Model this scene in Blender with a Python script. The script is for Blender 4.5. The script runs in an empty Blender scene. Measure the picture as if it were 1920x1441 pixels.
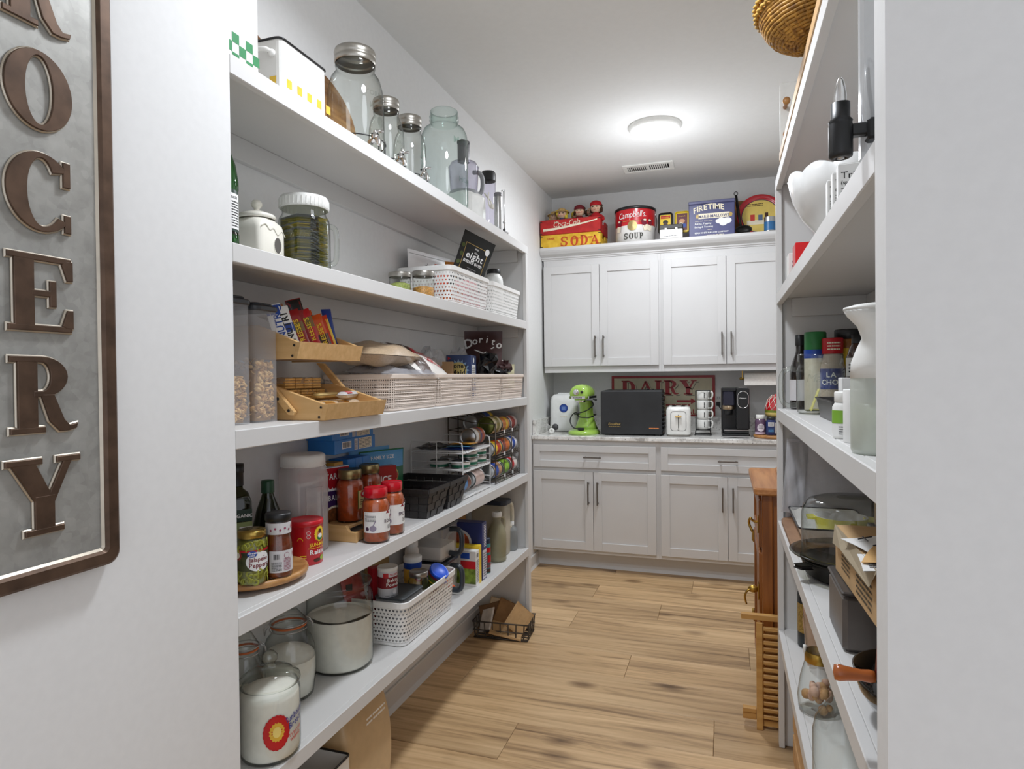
import bpy, math, random
from mathutils import Matrix, Vector
PI = math.pi
rnd = random.Random(7)
scn = bpy.context.scene
COL = scn.collection

# ---------------------------------------------------------------- camera, world, lights, exposure
H = 1.32
YAW, PITCH, ROLL = math.radians(18.4274), math.radians(-0.6679), math.radians(0.6227)
fw = Vector((-math.sin(YAW)*math.cos(PITCH), math.cos(YAW)*math.cos(PITCH), math.sin(PITCH)))
rt0 = Vector((math.cos(YAW), math.sin(YAW), 0)); dn0 = fw.cross(rt0)
rt = math.cos(ROLL)*rt0 + math.sin(ROLL)*dn0
dn = -math.sin(ROLL)*rt0 + math.cos(ROLL)*dn0
cd = bpy.data.cameras.new('camera'); cam = bpy.data.objects.new('camera', cd); COL.objects.link(cam)
cam.matrix_world = Matrix(((rt.x, -dn.x, -fw.x, 0), (rt.y, -dn.y, -fw.y, 0), (rt.z, -dn.z, -fw.z, H), (0, 0, 0, 1)))
cd.sensor_fit = 'HORIZONTAL'; cd.sensor_width = 36; cd.lens = 1198.37/1920*36; cd.clip_start = .02
scn.camera = cam
scn.view_settings.view_transform = 'Standard'; scn.view_settings.look = 'None'
scn.view_settings.exposure = 0.0; scn.view_settings.gamma = 1.0
scn.view_settings.use_curve_mapping = False
world = bpy.data.worlds.new('world'); scn.world = world; world.use_nodes = True
bg = world.node_tree.nodes['Background']; bg.inputs[0].default_value = (.94, .98, 1.06, 1); bg.inputs[1].default_value = WORLD_STRENGTH = 1.05
scn.cycles.max_bounces = 10; scn.cycles.transparent_max_bounces = 24; scn.cycles.diffuse_bounces = 5
scn.cycles.glossy_bounces = 4; scn.cycles.caustics_reflective = False; scn.cycles.caustics_refractive = False
scn.cycles.sample_clamp_indirect = 6
def area(name, loc, size, power, col, shape='DISK'):
    l = bpy.data.lights.new(name, 'AREA'); l.shape = shape; l.size = size; l.energy = power; l.color = col
    o = bpy.data.objects.new(name, l); o.location = loc; COL.objects.link(o); return o
LAMP = (-.362, 3.655)
area('ceiling_lamp_light', (LAMP[0], LAMP[1], 2.655), .24, 14, (.93, .98, 1.05)).data.spread = math.radians(170)
area('near_lamp_light', (-.40, 1.45, 2.66), .24, 16, (.93, .98, 1.05)).data.spread = math.radians(160)
def fill_point(name, loc, r, power):      # unseen fill lights added below the lamps, for the diffusers' sideways and upward spill
    l = bpy.data.lights.new(name, 'POINT'); l.shadow_soft_size = r; l.energy = power; l.color = (.94, .98, 1.04)
    o = bpy.data.objects.new(name, l); o.location = loc; COL.objects.link(o)
fill_point('ceiling_fill_point', (LAMP[0], LAMP[1], 2.34), .13, 7.5); fill_point('near_fill_point', (-.40, 1.45, 2.40), .13, 3)

# ---------------------------------------------------------------- helpers
def lin(c):
    return tuple((x/255/12.92 if x/255 <= .04045 else ((x/255+.055)/1.055)**2.4) for x in c[:3])
MATS = {}
def _new(name):
    m = bpy.data.materials.new(name); m.use_nodes = True; nt = m.node_tree; nt.nodes.clear()
    return m, nt, nt.nodes.new, nt.links.new
def _coord(nt, scale=(1, 1, 1), rnd_obj=False):
    N, L = nt.nodes.new, nt.links.new
    tc = N('ShaderNodeTexCoord'); mp = N('ShaderNodeMapping'); mp.inputs['Scale'].default_value = scale
    L(tc.outputs['Object'], mp.inputs['Vector'])
    if rnd_obj:
        oi = N('ShaderNodeObjectInfo'); ml = N('ShaderNodeMath'); ml.operation = 'MULTIPLY'; ml.inputs[1].default_value = 37
        L(oi.outputs['Random'], ml.inputs[0]); L(ml.outputs[0], mp.inputs['Location'])
    return mp.outputs[0]
def mat(name, rgb, rough=.5, metal=0, var=.05, ns=25, bump=0, alpha=0, coat=0, emit=0, spec=.5):
    """principled material whose colour drifts a little with a noise texture; alpha = share of light let straight through"""
    if name in MATS: return MATS[name]
    m, nt, N, L = _new(name)
    out = N('ShaderNodeOutputMaterial'); p = N('ShaderNodeBsdfPrincipled')
    no = N('ShaderNodeTexNoise'); no.inputs['Scale'].default_value = ns; no.inputs['Detail'].default_value = 3
    L(_coord(nt), no.inputs['Vector'])
    cr = N('ShaderNodeValToRGB'); c = lin(rgb)
    cr.color_ramp.elements[0].position = .3; cr.color_ramp.elements[1].position = .7
    cr.color_ramp.elements[0].color = (*[max(0, x*(1-var)) for x in c], 1); cr.color_ramp.elements[1].color = (*[min(1, x*(1+var)) for x in c], 1)
    L(no.outputs['Fac'], cr.inputs[0]); L(cr.outputs[0], p.inputs['Base Color'])
    p.inputs['Roughness'].default_value = rough; p.inputs['Metallic'].default_value = metal
    p.inputs['Specular IOR Level'].default_value = spec
    if coat: p.inputs['Coat Weight'].default_value = coat; p.inputs['Coat Roughness'].default_value = .08
    if emit: L(cr.outputs[0], p.inputs['Emission Color']); p.inputs['Emission Strength'].default_value = emit
    if bump:
        b = N('ShaderNodeBump'); b.inputs['Strength'].default_value = bump; b.inputs['Distance'].default_value = .002
        L(no.outputs['Fac'], b.inputs['Height']); L(b.outputs[0], p.inputs['Normal'])
    sh = p.outputs[0]
    if alpha:
        t = N('ShaderNodeBsdfTransparent'); t.inputs[0].default_value = (*[.75+.25*x for x in c], 1)
        mx = N('ShaderNodeMixShader'); mx.inputs[0].default_value = alpha; L(sh, mx.inputs[1]); L(t.outputs[0], mx.inputs[2]); sh = mx.outputs[0]
    L(sh, out.inputs[0]); MATS[name] = m; return m
def glass(name, tint=(250, 252, 250), edge=(92, 100, 96), rough=.02, refl=.9):
    """thin clear glass: tinted see-through that darkens at grazing angles, plus mirror reflection by Fresnel"""
    if name in MATS: return MATS[name]
    m, nt, N, L = _new(name); out = N('ShaderNodeOutputMaterial')
    lw = N('ShaderNodeLayerWeight'); lw.inputs[0].default_value = .5
    no = N('ShaderNodeTexNoise'); no.inputs['Scale'].default_value = 9; L(_coord(nt), no.inputs['Vector'])
    bp = N('ShaderNodeBump'); bp.inputs['Strength'].default_value = .12; bp.inputs['Distance'].default_value = .004; L(no.outputs[0], bp.inputs['Height'])
    mx = N('ShaderNodeMix'); mx.data_type = 'RGBA'; mx.inputs[6].default_value = (*lin(tint), 1); mx.inputs[7].default_value = (*lin(edge), 1)
    pw = N('ShaderNodeMath'); pw.operation = 'POWER'; pw.inputs[1].default_value = 3.4; L(lw.outputs['Facing'], pw.inputs[0]); L(pw.outputs[0], mx.inputs[0])
    t = N('ShaderNodeBsdfTransparent'); L(mx.outputs[2], t.inputs[0])
    g = N('ShaderNodeBsdfGlossy'); g.inputs['Roughness'].default_value = rough; g.inputs[0].default_value = (refl, refl, refl, 1); L(bp.outputs[0], g.inputs['Normal'])
    p5 = N('ShaderNodeMath'); p5.operation = 'POWER'; p5.inputs[1].default_value = 5.0; L(lw.outputs['Facing'], p5.inputs[0])
    fr = N('ShaderNodeMath'); fr.operation = 'MULTIPLY_ADD'; fr.inputs[1].default_value = .6; fr.inputs[2].default_value = .06; L(p5.outputs[0], fr.inputs[0])
    ms = N('ShaderNodeMixShader'); L(fr.outputs[0], ms.inputs[0]); L(t.outputs[0], ms.inputs[1]); L(g.outputs[0], ms.inputs[2])
    L(ms.outputs[0], out.inputs[0]); MATS[name] = m; return m
def wood(name, c1, c2, scale=(3, 40, 40), rough=.45, dark=None, rnd_obj=True):
    """long-grain wood: two stretched noises mixed; scale is small along the grain"""
    if name in MATS: return MATS[name]
    m, nt, N, L = _new(name); out = N('ShaderNodeOutputMaterial'); p = N('ShaderNodeBsdfPrincipled')
    co = _coord(nt, scale, rnd_obj)
    no = N('ShaderNodeTexNoise'); no.inputs['Scale'].default_value = 1; no.inputs['Detail'].default_value = 6; no.inputs['Distortion'].default_value = .6; L(co, no.inputs['Vector'])
    cr = N('ShaderNodeValToRGB'); e = cr.color_ramp.elements; e[0].position = .32; e[1].position = .68
    e[0].color = (*lin(c1), 1); e[1].color = (*lin(c2), 1)
    if dark: x = e.new(.2); x.color = (*lin(dark), 1)
    L(no.outputs['Fac'], cr.inputs[0]); L(cr.outputs[0], p.inputs['Base Color']); p.inputs['Roughness'].default_value = rough
    b = N('ShaderNodeBump'); b.inputs['Strength'].default_value = .08; b.inputs['Distance'].default_value = .001; L(no.outputs['Fac'], b.inputs['Height']); L(b.outputs[0], p.inputs['Normal'])
    L(p.outputs[0], out.inputs[0]); MATS[name] = m; return m

GLY = {}
def make_glyphs():
    chars = "ABCDEFGHIJKLMNOPQRSTUVWXYZabcdefghijklmnopqrstuvwxyz0123456789.,&'%+/-!*()"
    obs = []
    for var, off in (('r', 0), ('b', .022)):
        for c in chars:
            cu = bpy.data.curves.new('glyph', 'FONT'); cu.body = c; cu.size = 1; cu.offset = off; cu.resolution_u = 2
            o = bpy.data.objects.new('glyph', cu); COL.objects.link(o); obs.append((var, c, o, cu))
    dg = bpy.context.evaluated_depsgraph_get(); dg.update()
    for var, c, o, cu in obs:
        me = o.evaluated_get(dg).to_mesh()
        vs = [(v.co.x, v.co.y) for v in me.vertices]; fs = [tuple(p.vertices) for p in me.polygons]
        x0 = min(v[0] for v in vs); x1 = max(v[0] for v in vs)
        GLY[var, c] = ([(x-x0, y) for x, y in vs], fs, x1-x0)
        o.evaluated_get(dg).to_mesh_clear()
    for var, c, o, cu in obs:
        bpy.data.objects.remove(o); bpy.data.curves.remove(cu)
make_glyphs()
def text_width(s, var='b', sp=.075):
    return sum((.28 if c == ' ' else GLY[var, c][2]+sp) for c in s)

# maps from a flat (u, v) print to a surface
def front(y): return lambda u, v, e=0: (u, y-e, v)
def rear(y): return lambda u, v, e=0: (-u, y+e, v)
def rside(x): return lambda u, v, e=0: (x+e, u, v)
def lside(x): return lambda u, v, e=0: (x-e, -u, v)
def topf(z): return lambda u, v, e=0: (u, v, z+e)
def cyl(R):
    f = lambda u, v, e=0: ((R+e)*math.sin(u/R), -(R+e)*math.cos(u/R), v)
    f.R = R; return f

def rrect(w, d, r, n=3):
    r = min(r, w/2-1e-5, d/2-1e-5); P = []
    for cx, cy, a in ((w/2-r, d/2-r, 0), (-w/2+r, d/2-r, 90), (-w/2+r, -d/2+r, 180), (w/2-r, -d/2+r, 270)):
        for i in range(n+1):
            t = math.radians(a+90*i/n); P.append((cx+r*math.cos(t), cy+r*math.sin(t)))
    return P
def inset(P, d):
    n = len(P); Q = []
    for i in range(n):
        a, b, c = Vector(P[i-1]), Vector(P[i]), Vector(P[(i+1) % n])
        e1 = (b-a).normalized(); e2 = (c-b).normalized()
        n1 = Vector((-e1.y, e1.x)); n2 = Vector((-e2.y, e2.x)); k = n1+n2
        if k.length < 1e-6: k = n1
        k = k/max(.3, k.dot(n1)); Q.append((b.x+k.x*d, b.y+k.y*d))
    return Q
def smooth_path(P, n=6, closed=False):
    P = [Vector(p) for p in P]; out = []; N = len(P)
    for i in range(N if closed else N-1):
        if closed: p0, p1, p2, p3 = P[i-1], P[i], P[(i+1) % N], P[(i+2) % N]
        else: p0, p1, p2, p3 = P[max(i-1, 0)], P[i], P[i+1], P[min(i+2, N-1)]
        for k in range(n):
            t = k/n; out.append(.5*((2*p1)+(p2-p0)*t+(2*p0-5*p1+4*p2-p3)*t*t+(3*p1-p0-3*p2+p3)*t**3))
    if not closed: out.append(P[-1])
    return out

class MB:
    """collects shapes and links them as ONE mesh object"""
    def __init__(s): s.v = []; s.f = []; s.m = []; s.s = []; s.mats = []; s.xf = None
    def add(s, vs, fs, mt, sm=False):
        b = len(s.v)
        s.v += [tuple(s.xf @ Vector(p)) for p in vs] if s.xf is not None else [tuple(p) for p in vs]
        if mt not in s.mats: s.mats.append(mt)
        i = s.mats.index(mt)
        for f in fs: s.f.append(tuple(b+k for k in f)); s.m.append(i); s.s.append(sm)
        return s
    def box(s, x0, x1, y0, y1, z0, z1, mt, ch=0):
        if ch <= 0:
            return s.add([(x, y, z) for z in (z0, z1) for x, y in ((x0, y0), (x1, y0), (x1, y1), (x0, y1))], [(0, 3, 2, 1), (4, 5, 6, 7), (0, 1, 5, 4), (1, 2, 6, 5), (2, 3, 7, 6), (3, 0, 4, 7)], mt)
        P = [(x0, y0), (x1, y0), (x1, y1), (x0, y1)]
        c = min(ch, (x1-x0)/3, (y1-y0)/3, (z1-z0)/3)
        Q = [(x0+c, y0), (x1-c, y0), (x1, y0+c), (x1, y1-c), (x1-c, y1), (x0+c, y1), (x0, y1-c), (x0, y0+c)]
        return s.prism(Q, z0, z1, mt, ch=c)
    def prism(s, P, z0, z1, mt, ch=0, axis='z', sm=False, cap=True):
        """extrude polygon P (counter-clockwise) from z0 to z1 with chamfered ends; axis x: P is (y,z); axis y: P is (x,z)"""
        n = len(P); L = []
        if ch > 0: Q = inset(P, ch); L = [(Q, z0), (P, z0+ch), (P, z1-ch), (Q, z1)]
        else: L = [(P, z0), (P, z1)]
        vs = []
        for pl, z in L:
            for a, b in pl: vs.append((a, b, z) if axis == 'z' else ((z, a, b) if axis == 'x' else (a, -z, b)))
        fs = []
        for k in range(len(L)-1):
            for i in range(n): j = (i+1) % n; fs.append((k*n+i, k*n+j, (k+1)*n+j, (k+1)*n+i))
        s.add(vs, fs, mt, sm)
        if cap:
            k = (len(L)-1)*n; b = len(s.v)-len(vs); i = s.mats.index(mt)
            s.f += [tuple(b+q for q in range(n-1, -1, -1)), tuple(b+k+q for q in range(n))]; s.m += [i, i]; s.s += [False, False]
        return s
    def lathe(s, prof, mt, n=24, c=(0, 0, 0), sm=True, ex=1, ey=1):
        vs = []; fs = []; rows = []
        for r, z in prof:
            if r < 1e-6: rows.append([len(vs)]); vs.append((c[0], c[1], c[2]+z))
            else:
                rows.append(list(range(len(vs), len(vs)+n)))
                vs += [(c[0]+ex*r*math.cos(2*PI*i/n), c[1]+ey*r*math.sin(2*PI*i/n), c[2]+z) for i in range(n)]
        for a, b in zip(rows, rows[1:]):
            for i in range(n):
                j = (i+1) % n
                if len(a) == 1 and len(b) == 1: continue
                if len(a) == 1: fs.append((a[0], b[j], b[i]))
                elif len(b) == 1: fs.append((a[i], a[j], b[0]))
                else: fs.append((a[i], a[j], b[j], b[i]))
        return s.add(vs, fs, mt, sm)
    def loft(s, secs, mt, sm=True, caps=True):
        """secs: list of (polygon, z); skin them"""
        n = len(secs[0][0]); vs = [(x, y, z) for P, z in secs for x, y in P]; fs = []
        for k in range(len(secs)-1):
            for i in range(n): j = (i+1) % n; fs.append((k*n+i, k*n+j, (k+1)*n+j, (k+1)*n+i))
        if caps: fs += [tuple(range(n-1, -1, -1)), tuple(range((len(secs)-1)*n, len(secs)*n))]
        return s.add(vs, fs, mt, sm)
    def tube(s, P, r, mt, n=6, closed=False, rx=1.0):
        P = [Vector(p) for p in P]; N = len(P); vs = []; fs = []; up = Vector((0, 0, 1)); prev = None
        for i in range(N):
            if closed: d = P[(i+1) % N]-P[i-1]
            else: d = P[min(i+1, N-1)]-P[max(i-1, 0)]
            d.normalize()
            if prev is None:
                a = d.cross(up)
                if a.length < .1: a = d.cross(Vector((1, 0, 0)))
            else: a = prev-d*prev.dot(d)
            a.normalize(); b = d.cross(a); prev = a
            rr = r[i] if isinstance(r, (list, tuple)) else r
            vs += [P[i]+rr*(math.cos(2*PI*k/n)*a*rx+math.sin(2*PI*k/n)*b) for k in range(n)]
        for i in range(N if closed else N-1):
            j = (i+1) % N
            for k in range(n): l = (k+1) % n; fs.append((i*n+k, i*n+l, j*n+l, j*n+k))
        if not closed: fs += [tuple(range(n-1, -1, -1)), tuple(range((N-1)*n, N*n))]
        return s.add(vs, fs, mt, n > 4)
    def ball(s, c, r, mt, n=12, k=8, sc=(1, 1, 1)):
        pr = [(math.sin(PI*i/k)*r, -math.cos(PI*i/k)*r*sc[2]) for i in range(k+1)]
        pr[0] = (0, pr[0][1]); pr[-1] = (0, pr[-1][1])
        return s.lathe(pr, mt, n, c, True, sc[0], sc[1])
    def grid(s, fn, nu, nv, mt, sm=True, wrap=False):
        vs = [fn(i/nu, j/nv) for j in range(nv+1) for i in range(nu+(0 if wrap else 1))]; w = nu if wrap else nu+1
        fs = [(j*w+i, j*w+(i+1) % w, (j+1)*w+(i+1) % w, (j+1)*w+i) for j in range(nv) for i in range(nu)]
        return s.add(vs, fs, mt, sm)
    # flat print
    def patch(s, mp, u0, u1, v0, v1, mt, n=1, e=.0005, k=1):
        R = getattr(mp, 'R', 0)
        if R: n = max(n, int(abs(u1-u0)/R/.13)+1)
        vs = [mp(u0+(u1-u0)*i/n, v0+(v1-v0)*j/k, e) for j in range(k+1) for i in range(n+1)]; w = n+1
        return s.add(vs, [(j*w+i, j*w+i+1, (j+1)*w+i+1, (j+1)*w+i) for j in range(k) for i in range(n)], mt)
    def disc(s, mp, u, v, ru, rv, mt, n=16, e=.0008, a0=0, a1=360, scallop=0):
        R = getattr(mp, 'R', 0); K = 4 if (R and ru > R*.25) or not (R or ru < .02) else 1
        vs = [mp(u, v, e)]
        for r in range(1, K+1):
            for i in range(n+1):
                t = math.radians(a0+(a1-a0)*i/n); q = (1+scallop*(i % 2))*r/K
                vs.append(mp(u+ru*q*math.cos(t), v+rv*q*math.sin(t), e))
        fs = [(0, i, i+1) for i in range(1, n+1)]
        for r in range(1, K):
            o1, o2 = 1+(r-1)*(n+1), 1+r*(n+1); fs += [(o1+i, o2+i, o2+i+1, o1+i+1) for i in range(n)]
        return s.add(vs, fs, mt)
    def poly(s, mp, P, mt, e=.001):
        return s.add([mp(u, v, e) for u, v in P], [tuple(range(len(P)))], mt)
    def text(s, t, mp, u, v, size, mt, al='c', var='b', e=.0012, shear=0, sx=1, rot=0, arc=0):
        W = text_width(t, var)*size*sx; x = u-(W/2 if al == 'c' else (W if al == 'r' else 0)); cr, sr = math.cos(rot), math.sin(rot)
        for c in t:
            if c == ' ': x += .28*size*sx; continue
            gv, gf, gw = GLY[var, c]; V = []
            for a, b in gv:
                uu = x+(a+shear*b)*size*sx; vv = v+b*size
                if arc: vv += arc*(1-((uu-u)/(W/2))**2)
                if rot: du, dv = uu-u, vv-v; uu, vv = u+du*cr-dv*sr, v+du*sr+dv*cr
                V.append(mp(uu, vv, e))
            s.add(V, gf, mt); x += (gw+.075)*size*sx
        return s
    def lines(s, mp, u0, u1, v0, v1, n, mt, e=.0011, seed=3):
        """rows of tiny illegible print"""
        q = random.Random(seed); h = (v1-v0)/n
        for i in range(n):
            u = u0; v = v1-(i+.75)*h
            while u < u1-.001:
                w = min(u1-u, (u1-u0)*q.uniform(.08, .3)); s.patch(mp, u, u+w*.85, v, v+h*.42, mt, e=e); u += w
        return s
    def barcode(s, mp, u0, u1, v0, v1, white, black, e=.001):
        s.patch(mp, u0, u1, v0, v1, white, e=e); q = random.Random(5); u = u0+(u1-u0)*.08
        while u < u1-(u1-u0)*.1:
            w = (u1-u0)*q.choice((.015, .03, .045)); s.patch(mp, u, u+w, v0+(v1-v0)*.12, v1-(v1-v0)*.1, black, e=e+.0003); u += w+(u1-u0)*q.choice((.02, .035))
        return s
    def build(s, name, parent=None, loc=None, rz=0, kind=None, label=None):
        me = bpy.data.meshes.new(name); me.from_pydata(s.v, [], s.f)
        for q in s.mats: me.materials.append(q)
        me.polygons.foreach_set('material_index', s.m); me.polygons.foreach_set('use_smooth', s.s); me.update()
        o = bpy.data.objects.new(name, me); COL.objects.link(o)
        if parent is not None: o.parent = parent
        if loc is not None: o.location = loc
        if rz: o.rotation_euler[2] = rz
        if kind: o['kind'] = kind
        if label: o['label'] = label
        return o
def thing(name, label, cat, loc=(0, 0, 0), rz=0, group=None, rot=None):
    o = bpy.data.objects.new(name, None); COL.objects.link(o); o.empty_display_size = .05
    o.location = loc; o.rotation_euler = rot if rot else (0, 0, rz)
    o['label'] = label; o['category'] = cat
    if group: o['group'] = group
    return o
def tag(o, label, cat, group=None):
    o['label'] = label; o['category'] = cat
    if group: o['group'] = group
    return o
def dup(root, loc, rz, label, group=None):
    r = root.copy(); COL.objects.link(r); r.location = loc; r.rotation_euler = (0, 0, rz); r['label'] = label
    if group: r['group'] = group
    for ch in list(root.children):
        c = ch.copy(); COL.objects.link(c); c.parent = r
        for g in ch.children: d = g.copy(); COL.objects.link(d); d.parent = c
    return r
def frame_xf(o, x, y): return Matrix.Translation(o) @ Matrix((tuple(x), tuple(y), tuple(Vector(x).cross(Vector(y))))).transposed().to_4x4()
LEFT, RIGHT = PI/2, -PI/2       # turn a thing so its front looks out of the left / right shelves

# common materials
WHITE = mat('white_print', (240, 240, 238), .5); BLACK = mat('black_print', (22, 22, 24), .5); GREYP = mat('grey_print', (120, 120, 120), .6)
RED = mat('red_print', (190, 20, 32), .4); YEL = mat('yellow_print', (240, 205, 50), .45); BLUE = mat('blue_print', (25, 70, 160), .4)
GREEN = mat('green_print', (40, 120, 60), .45); GOLD = mat('gold_print', (190, 160, 90), .35); CREAM = mat('cream_print', (240, 230, 205), .5)
STEEL = mat('steel', (190, 190, 190), .28, 1); CHROME = mat('chrome', (225, 225, 225), .1, 1); DARKMETAL = mat('dark_metal', (60, 58, 56), .4, .8)
BRASS = mat('brass', (180, 145, 70), .3, 1); NICKEL = mat('brushed_nickel', (120, 114, 108), .38, 1)
BLKP = mat('black_plastic', (26, 27, 29), .4); WHP = mat('white_plastic', (236, 236, 232), .4); GRYP = mat('grey_plastic', (150, 152, 155), .45)
CLEAR = glass('clear_glass'); GREENGLASS = glass('green_glass', (128, 150, 84), (48, 66, 26)); AQUA = glass('aqua_glass', (246, 252, 250), (112, 142, 136))
PAINT = mat('shelf_paint', (214, 213, 211), .45, var=.012, ns=6, bump=.04); CABPAINT = mat('cabinet_paint', (208, 207, 206), .42, var=.012, ns=6)
WALLP = mat('wall_paint', (228, 228, 227), .75, var=.015, ns=60, bump=.08); CEILP = mat('ceiling_paint', (226, 226, 224), .85, var=.012, ns=40)
BAMBOO = wood('bamboo', (206, 164, 106), (222, 182, 126), (4, 60, 60), .4)
ACACIA = wood('acacia', (150, 98, 50), (200, 150, 92), (6, 40, 40), .42)
# ---------------------------------------------------------------- the room
XW, XS, XD, XR, YB, ZC = -1.276, -.98, .174, .474, 4.87, 2.71
def struct(name, m): o = m.build(name); o['kind'] = 'structure'; return o
m = MB(); m.box(-1.40, XW, 1.05, 4.95, 0, ZC, WALLP); struct('wall_left', m)
m = MB(); m.box(-1.40, XS, -2.0, 1.092, 0, ZC, WALLP); struct('wall_outer', m)
m = MB(); m.box(XW, XR, YB, 4.95, 0, ZC, WALLP); struct('wall_back', m)
m = MB(); m.box(XR, .6, .877, 4.95, 0, ZC, WALLP); struct('wall_right', m)
m = MB(); m.box(XD, 1.9, .823, .877, 0, ZC, WALLP); struct('wall_front', m)
m = MB(); m.box(-1.40, 1.9, -2.0, 4.95, ZC, ZC+.08, CEILP); struct('ceiling', m)
# floor: wide oak planks running across the room, each a piece of its own
def oak_floor():
    m, nt, N, L = _new('oak_planks'); out = N('ShaderNodeOutputMaterial'); p = N('ShaderNodeBsdfPrincipled')
    oi = N('ShaderNodeObjectInfo')
    def co(scale):
        tc = N('ShaderNodeTexCoord'); mp = N('ShaderNodeMapping'); mp.inputs['Scale'].default_value = scale
        ml = N('ShaderNodeMath'); ml.operation = 'MULTIPLY'; ml.inputs[1].default_value = 53; L(oi.outputs['Random'], ml.inputs[0])
        L(tc.outputs['Object'], mp.inputs['Vector']); L(ml.outputs[0], mp.inputs['Location']); return mp.outputs[0]
    g = N('ShaderNodeTexNoise'); g.inputs['Scale'].default_value = 1; g.inputs['Detail'].default_value = 8; g.inputs['Roughness'].default_value = .62; g.inputs['Distortion'].default_value = .9; L(co((1.3, 26, 26)), g.inputs['Vector'])
    cr = N('ShaderNodeValToRGB'); e = cr.color_ramp.elements
    e[0].position = .28; e[0].color = (*lin((130, 103, 73)), 1); e[1].position = .7; e[1].color = (*lin((222, 192, 150)), 1)
    x = e.new(.48); x.color = (*lin((198, 166, 124)), 1)
    L(g.outputs['Fac'], cr.inputs[0])
    b = N('ShaderNodeTexNoise'); b.inputs['Scale'].default_value = 1; b.inputs['Detail'].default_value = 2; L(co((.9, 3.2, 3.2)), b.inputs['Vector'])
    br = N('ShaderNodeValToRGB'); br.color_ramp.elements[0].position = .3; br.color_ramp.elements[1].position = .75
    br.color_ramp.elements[0].color = (.78, .74, .70, 1); br.color_ramp.elements[1].color = (1.12, 1.1, 1.08, 1); L(b.outputs['Fac'], br.inputs[0])
    mu = N('ShaderNodeMix'); mu.data_type = 'RGBA'; mu.blend_type = 'MULTIPLY'; mu.inputs[0].default_value = 1; L(cr.outputs[0], mu.inputs[6]); L(br.outputs[0], mu.inputs[7])
    # knots and dark cracks
    v = N('ShaderNodeTexVoronoi'); v.inputs['Scale'].default_value = 1; L(co((2.7, 5.4, 5.4)), v.inputs['Vector'])
    nz = N('ShaderNodeTexNoise'); nz.inputs['Scale'].default_value = 1; nz.inputs['Detail'].default_value = 4; L(co((9, 40, 40)), nz.inputs['Vector'])
    ad = N('ShaderNodeMath'); ad.operation = 'MULTIPLY_ADD'; ad.inputs[1].default_value = .16; L(nz.outputs['Fac'], ad.inputs[0]); L(v.outputs['Distance'], ad.inputs[2])
    kr = N('ShaderNodeValToRGB'); k = kr.color_ramp.elements; k[0].position = .12; k[0].color = (.26, .2, .15, 1); k[1].position = .30; k[1].color = (1, 1, 1, 1); L(ad.outputs[0], kr.inputs[0])
    m2 = N('ShaderNodeMix'); m2.data_type = 'RGBA'; m2.blend_type = 'MULTIPLY'; m2.inputs[0].default_value = .85; L(mu.outputs[2], m2.inputs[6]); L(kr.outputs[0], m2.inputs[7])
    # each plank its own tone
    tr = N('ShaderNodeMapRange'); tr.inputs[3].default_value = .86; tr.inputs[4].default_value = 1.12; L(oi.outputs['Random'], tr.inputs[0])
    m3 = N('ShaderNodeMix'); m3.data_type = 'RGBA'; m3.blend_type = 'MULTIPLY'; m3.inputs[0].default_value = 1; L(m2.outputs[2], m3.inputs[6]); L(tr.outputs[0], m3.inputs[7])
    L(m3.outputs[2], p.inputs['Base Color']); p.inputs['Roughness'].default_value = .42
    bp = N('ShaderNodeBump'); bp.inputs['Strength'].default_value = .1; bp.inputs['Distance'].default_value = .001; L(g.outputs['Fac'], bp.inputs['Height']); L(bp.outputs[0], p.inputs['Normal'])
    L(p.outputs[0], out.inputs[0]); return m
OAKF = oak_floor()
SUB = mat('floor_gap', (70, 52, 34), .9)
m = MB(); m.box(-1.40, 1.9, -2.0, 4.95, -.06, -.008, SUB); floor = struct('floor', m)
joints = {0: -.757, 1: -.047, 2: -1.1, 3: -.428, 4: .1, 5: -.79, 6: -.355, 7: -.76, 8: -.2, -1: .2, -2: -.6, -3: -.1, -4: -.9}
for r in range(-17, 12):
    y0 = 2.062+r*.2412; j = joints.get(r, rnd.uniform(-1.2, .4)); xs = [j+k*1.52 for k in range(-2, 3)]
    if y0 > 4.9: continue
    for a, b in zip(xs, xs[1:]):
        a, b = max(a, -1.39), min(b, 1.89)
        if b-a < .01 or (y0 < .6 and a > XD) : continue
        if y0+.241 < .82 and b < XS: continue
        w = b-a; m = MB(); m.box(-w/2+.0006, w/2-.0006, .0006, .2406, -.012, 0, OAKF, ch=.0012)
        m.build('plank', floor, ((a+b)/2, y0, 0))
# baseboards
def baseboard(name, x0, x1, y0, y1, axis, sgn):
    m = MB(); h = .085
    if axis == 'y':
        a, b = (x0, x0+.013*sgn); m.box(min(a, b), max(a, b), y0, y1, 0, h, PAINT, ch=.003); c, d = b, b+.012*sgn
        m.prism([(min(c, d), 0), (max(c, d), 0)][::1]+([(c, .018)] if sgn > 0 else [(c, .018)]), -y1, -y0, PAINT, axis='y')
    else:
        m.box(x0, x1, y0-.013, y0, 0, h, PAINT, ch=.003)
    struct(name, m)
baseboard('baseboard_left', XW, 0, 1.094, 4.355, 'y', 1)
m = MB(); m.box(XD, 1.9, .81, .823, 0, .09, PAINT, ch=.003); struct('baseboard_front', m)

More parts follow.
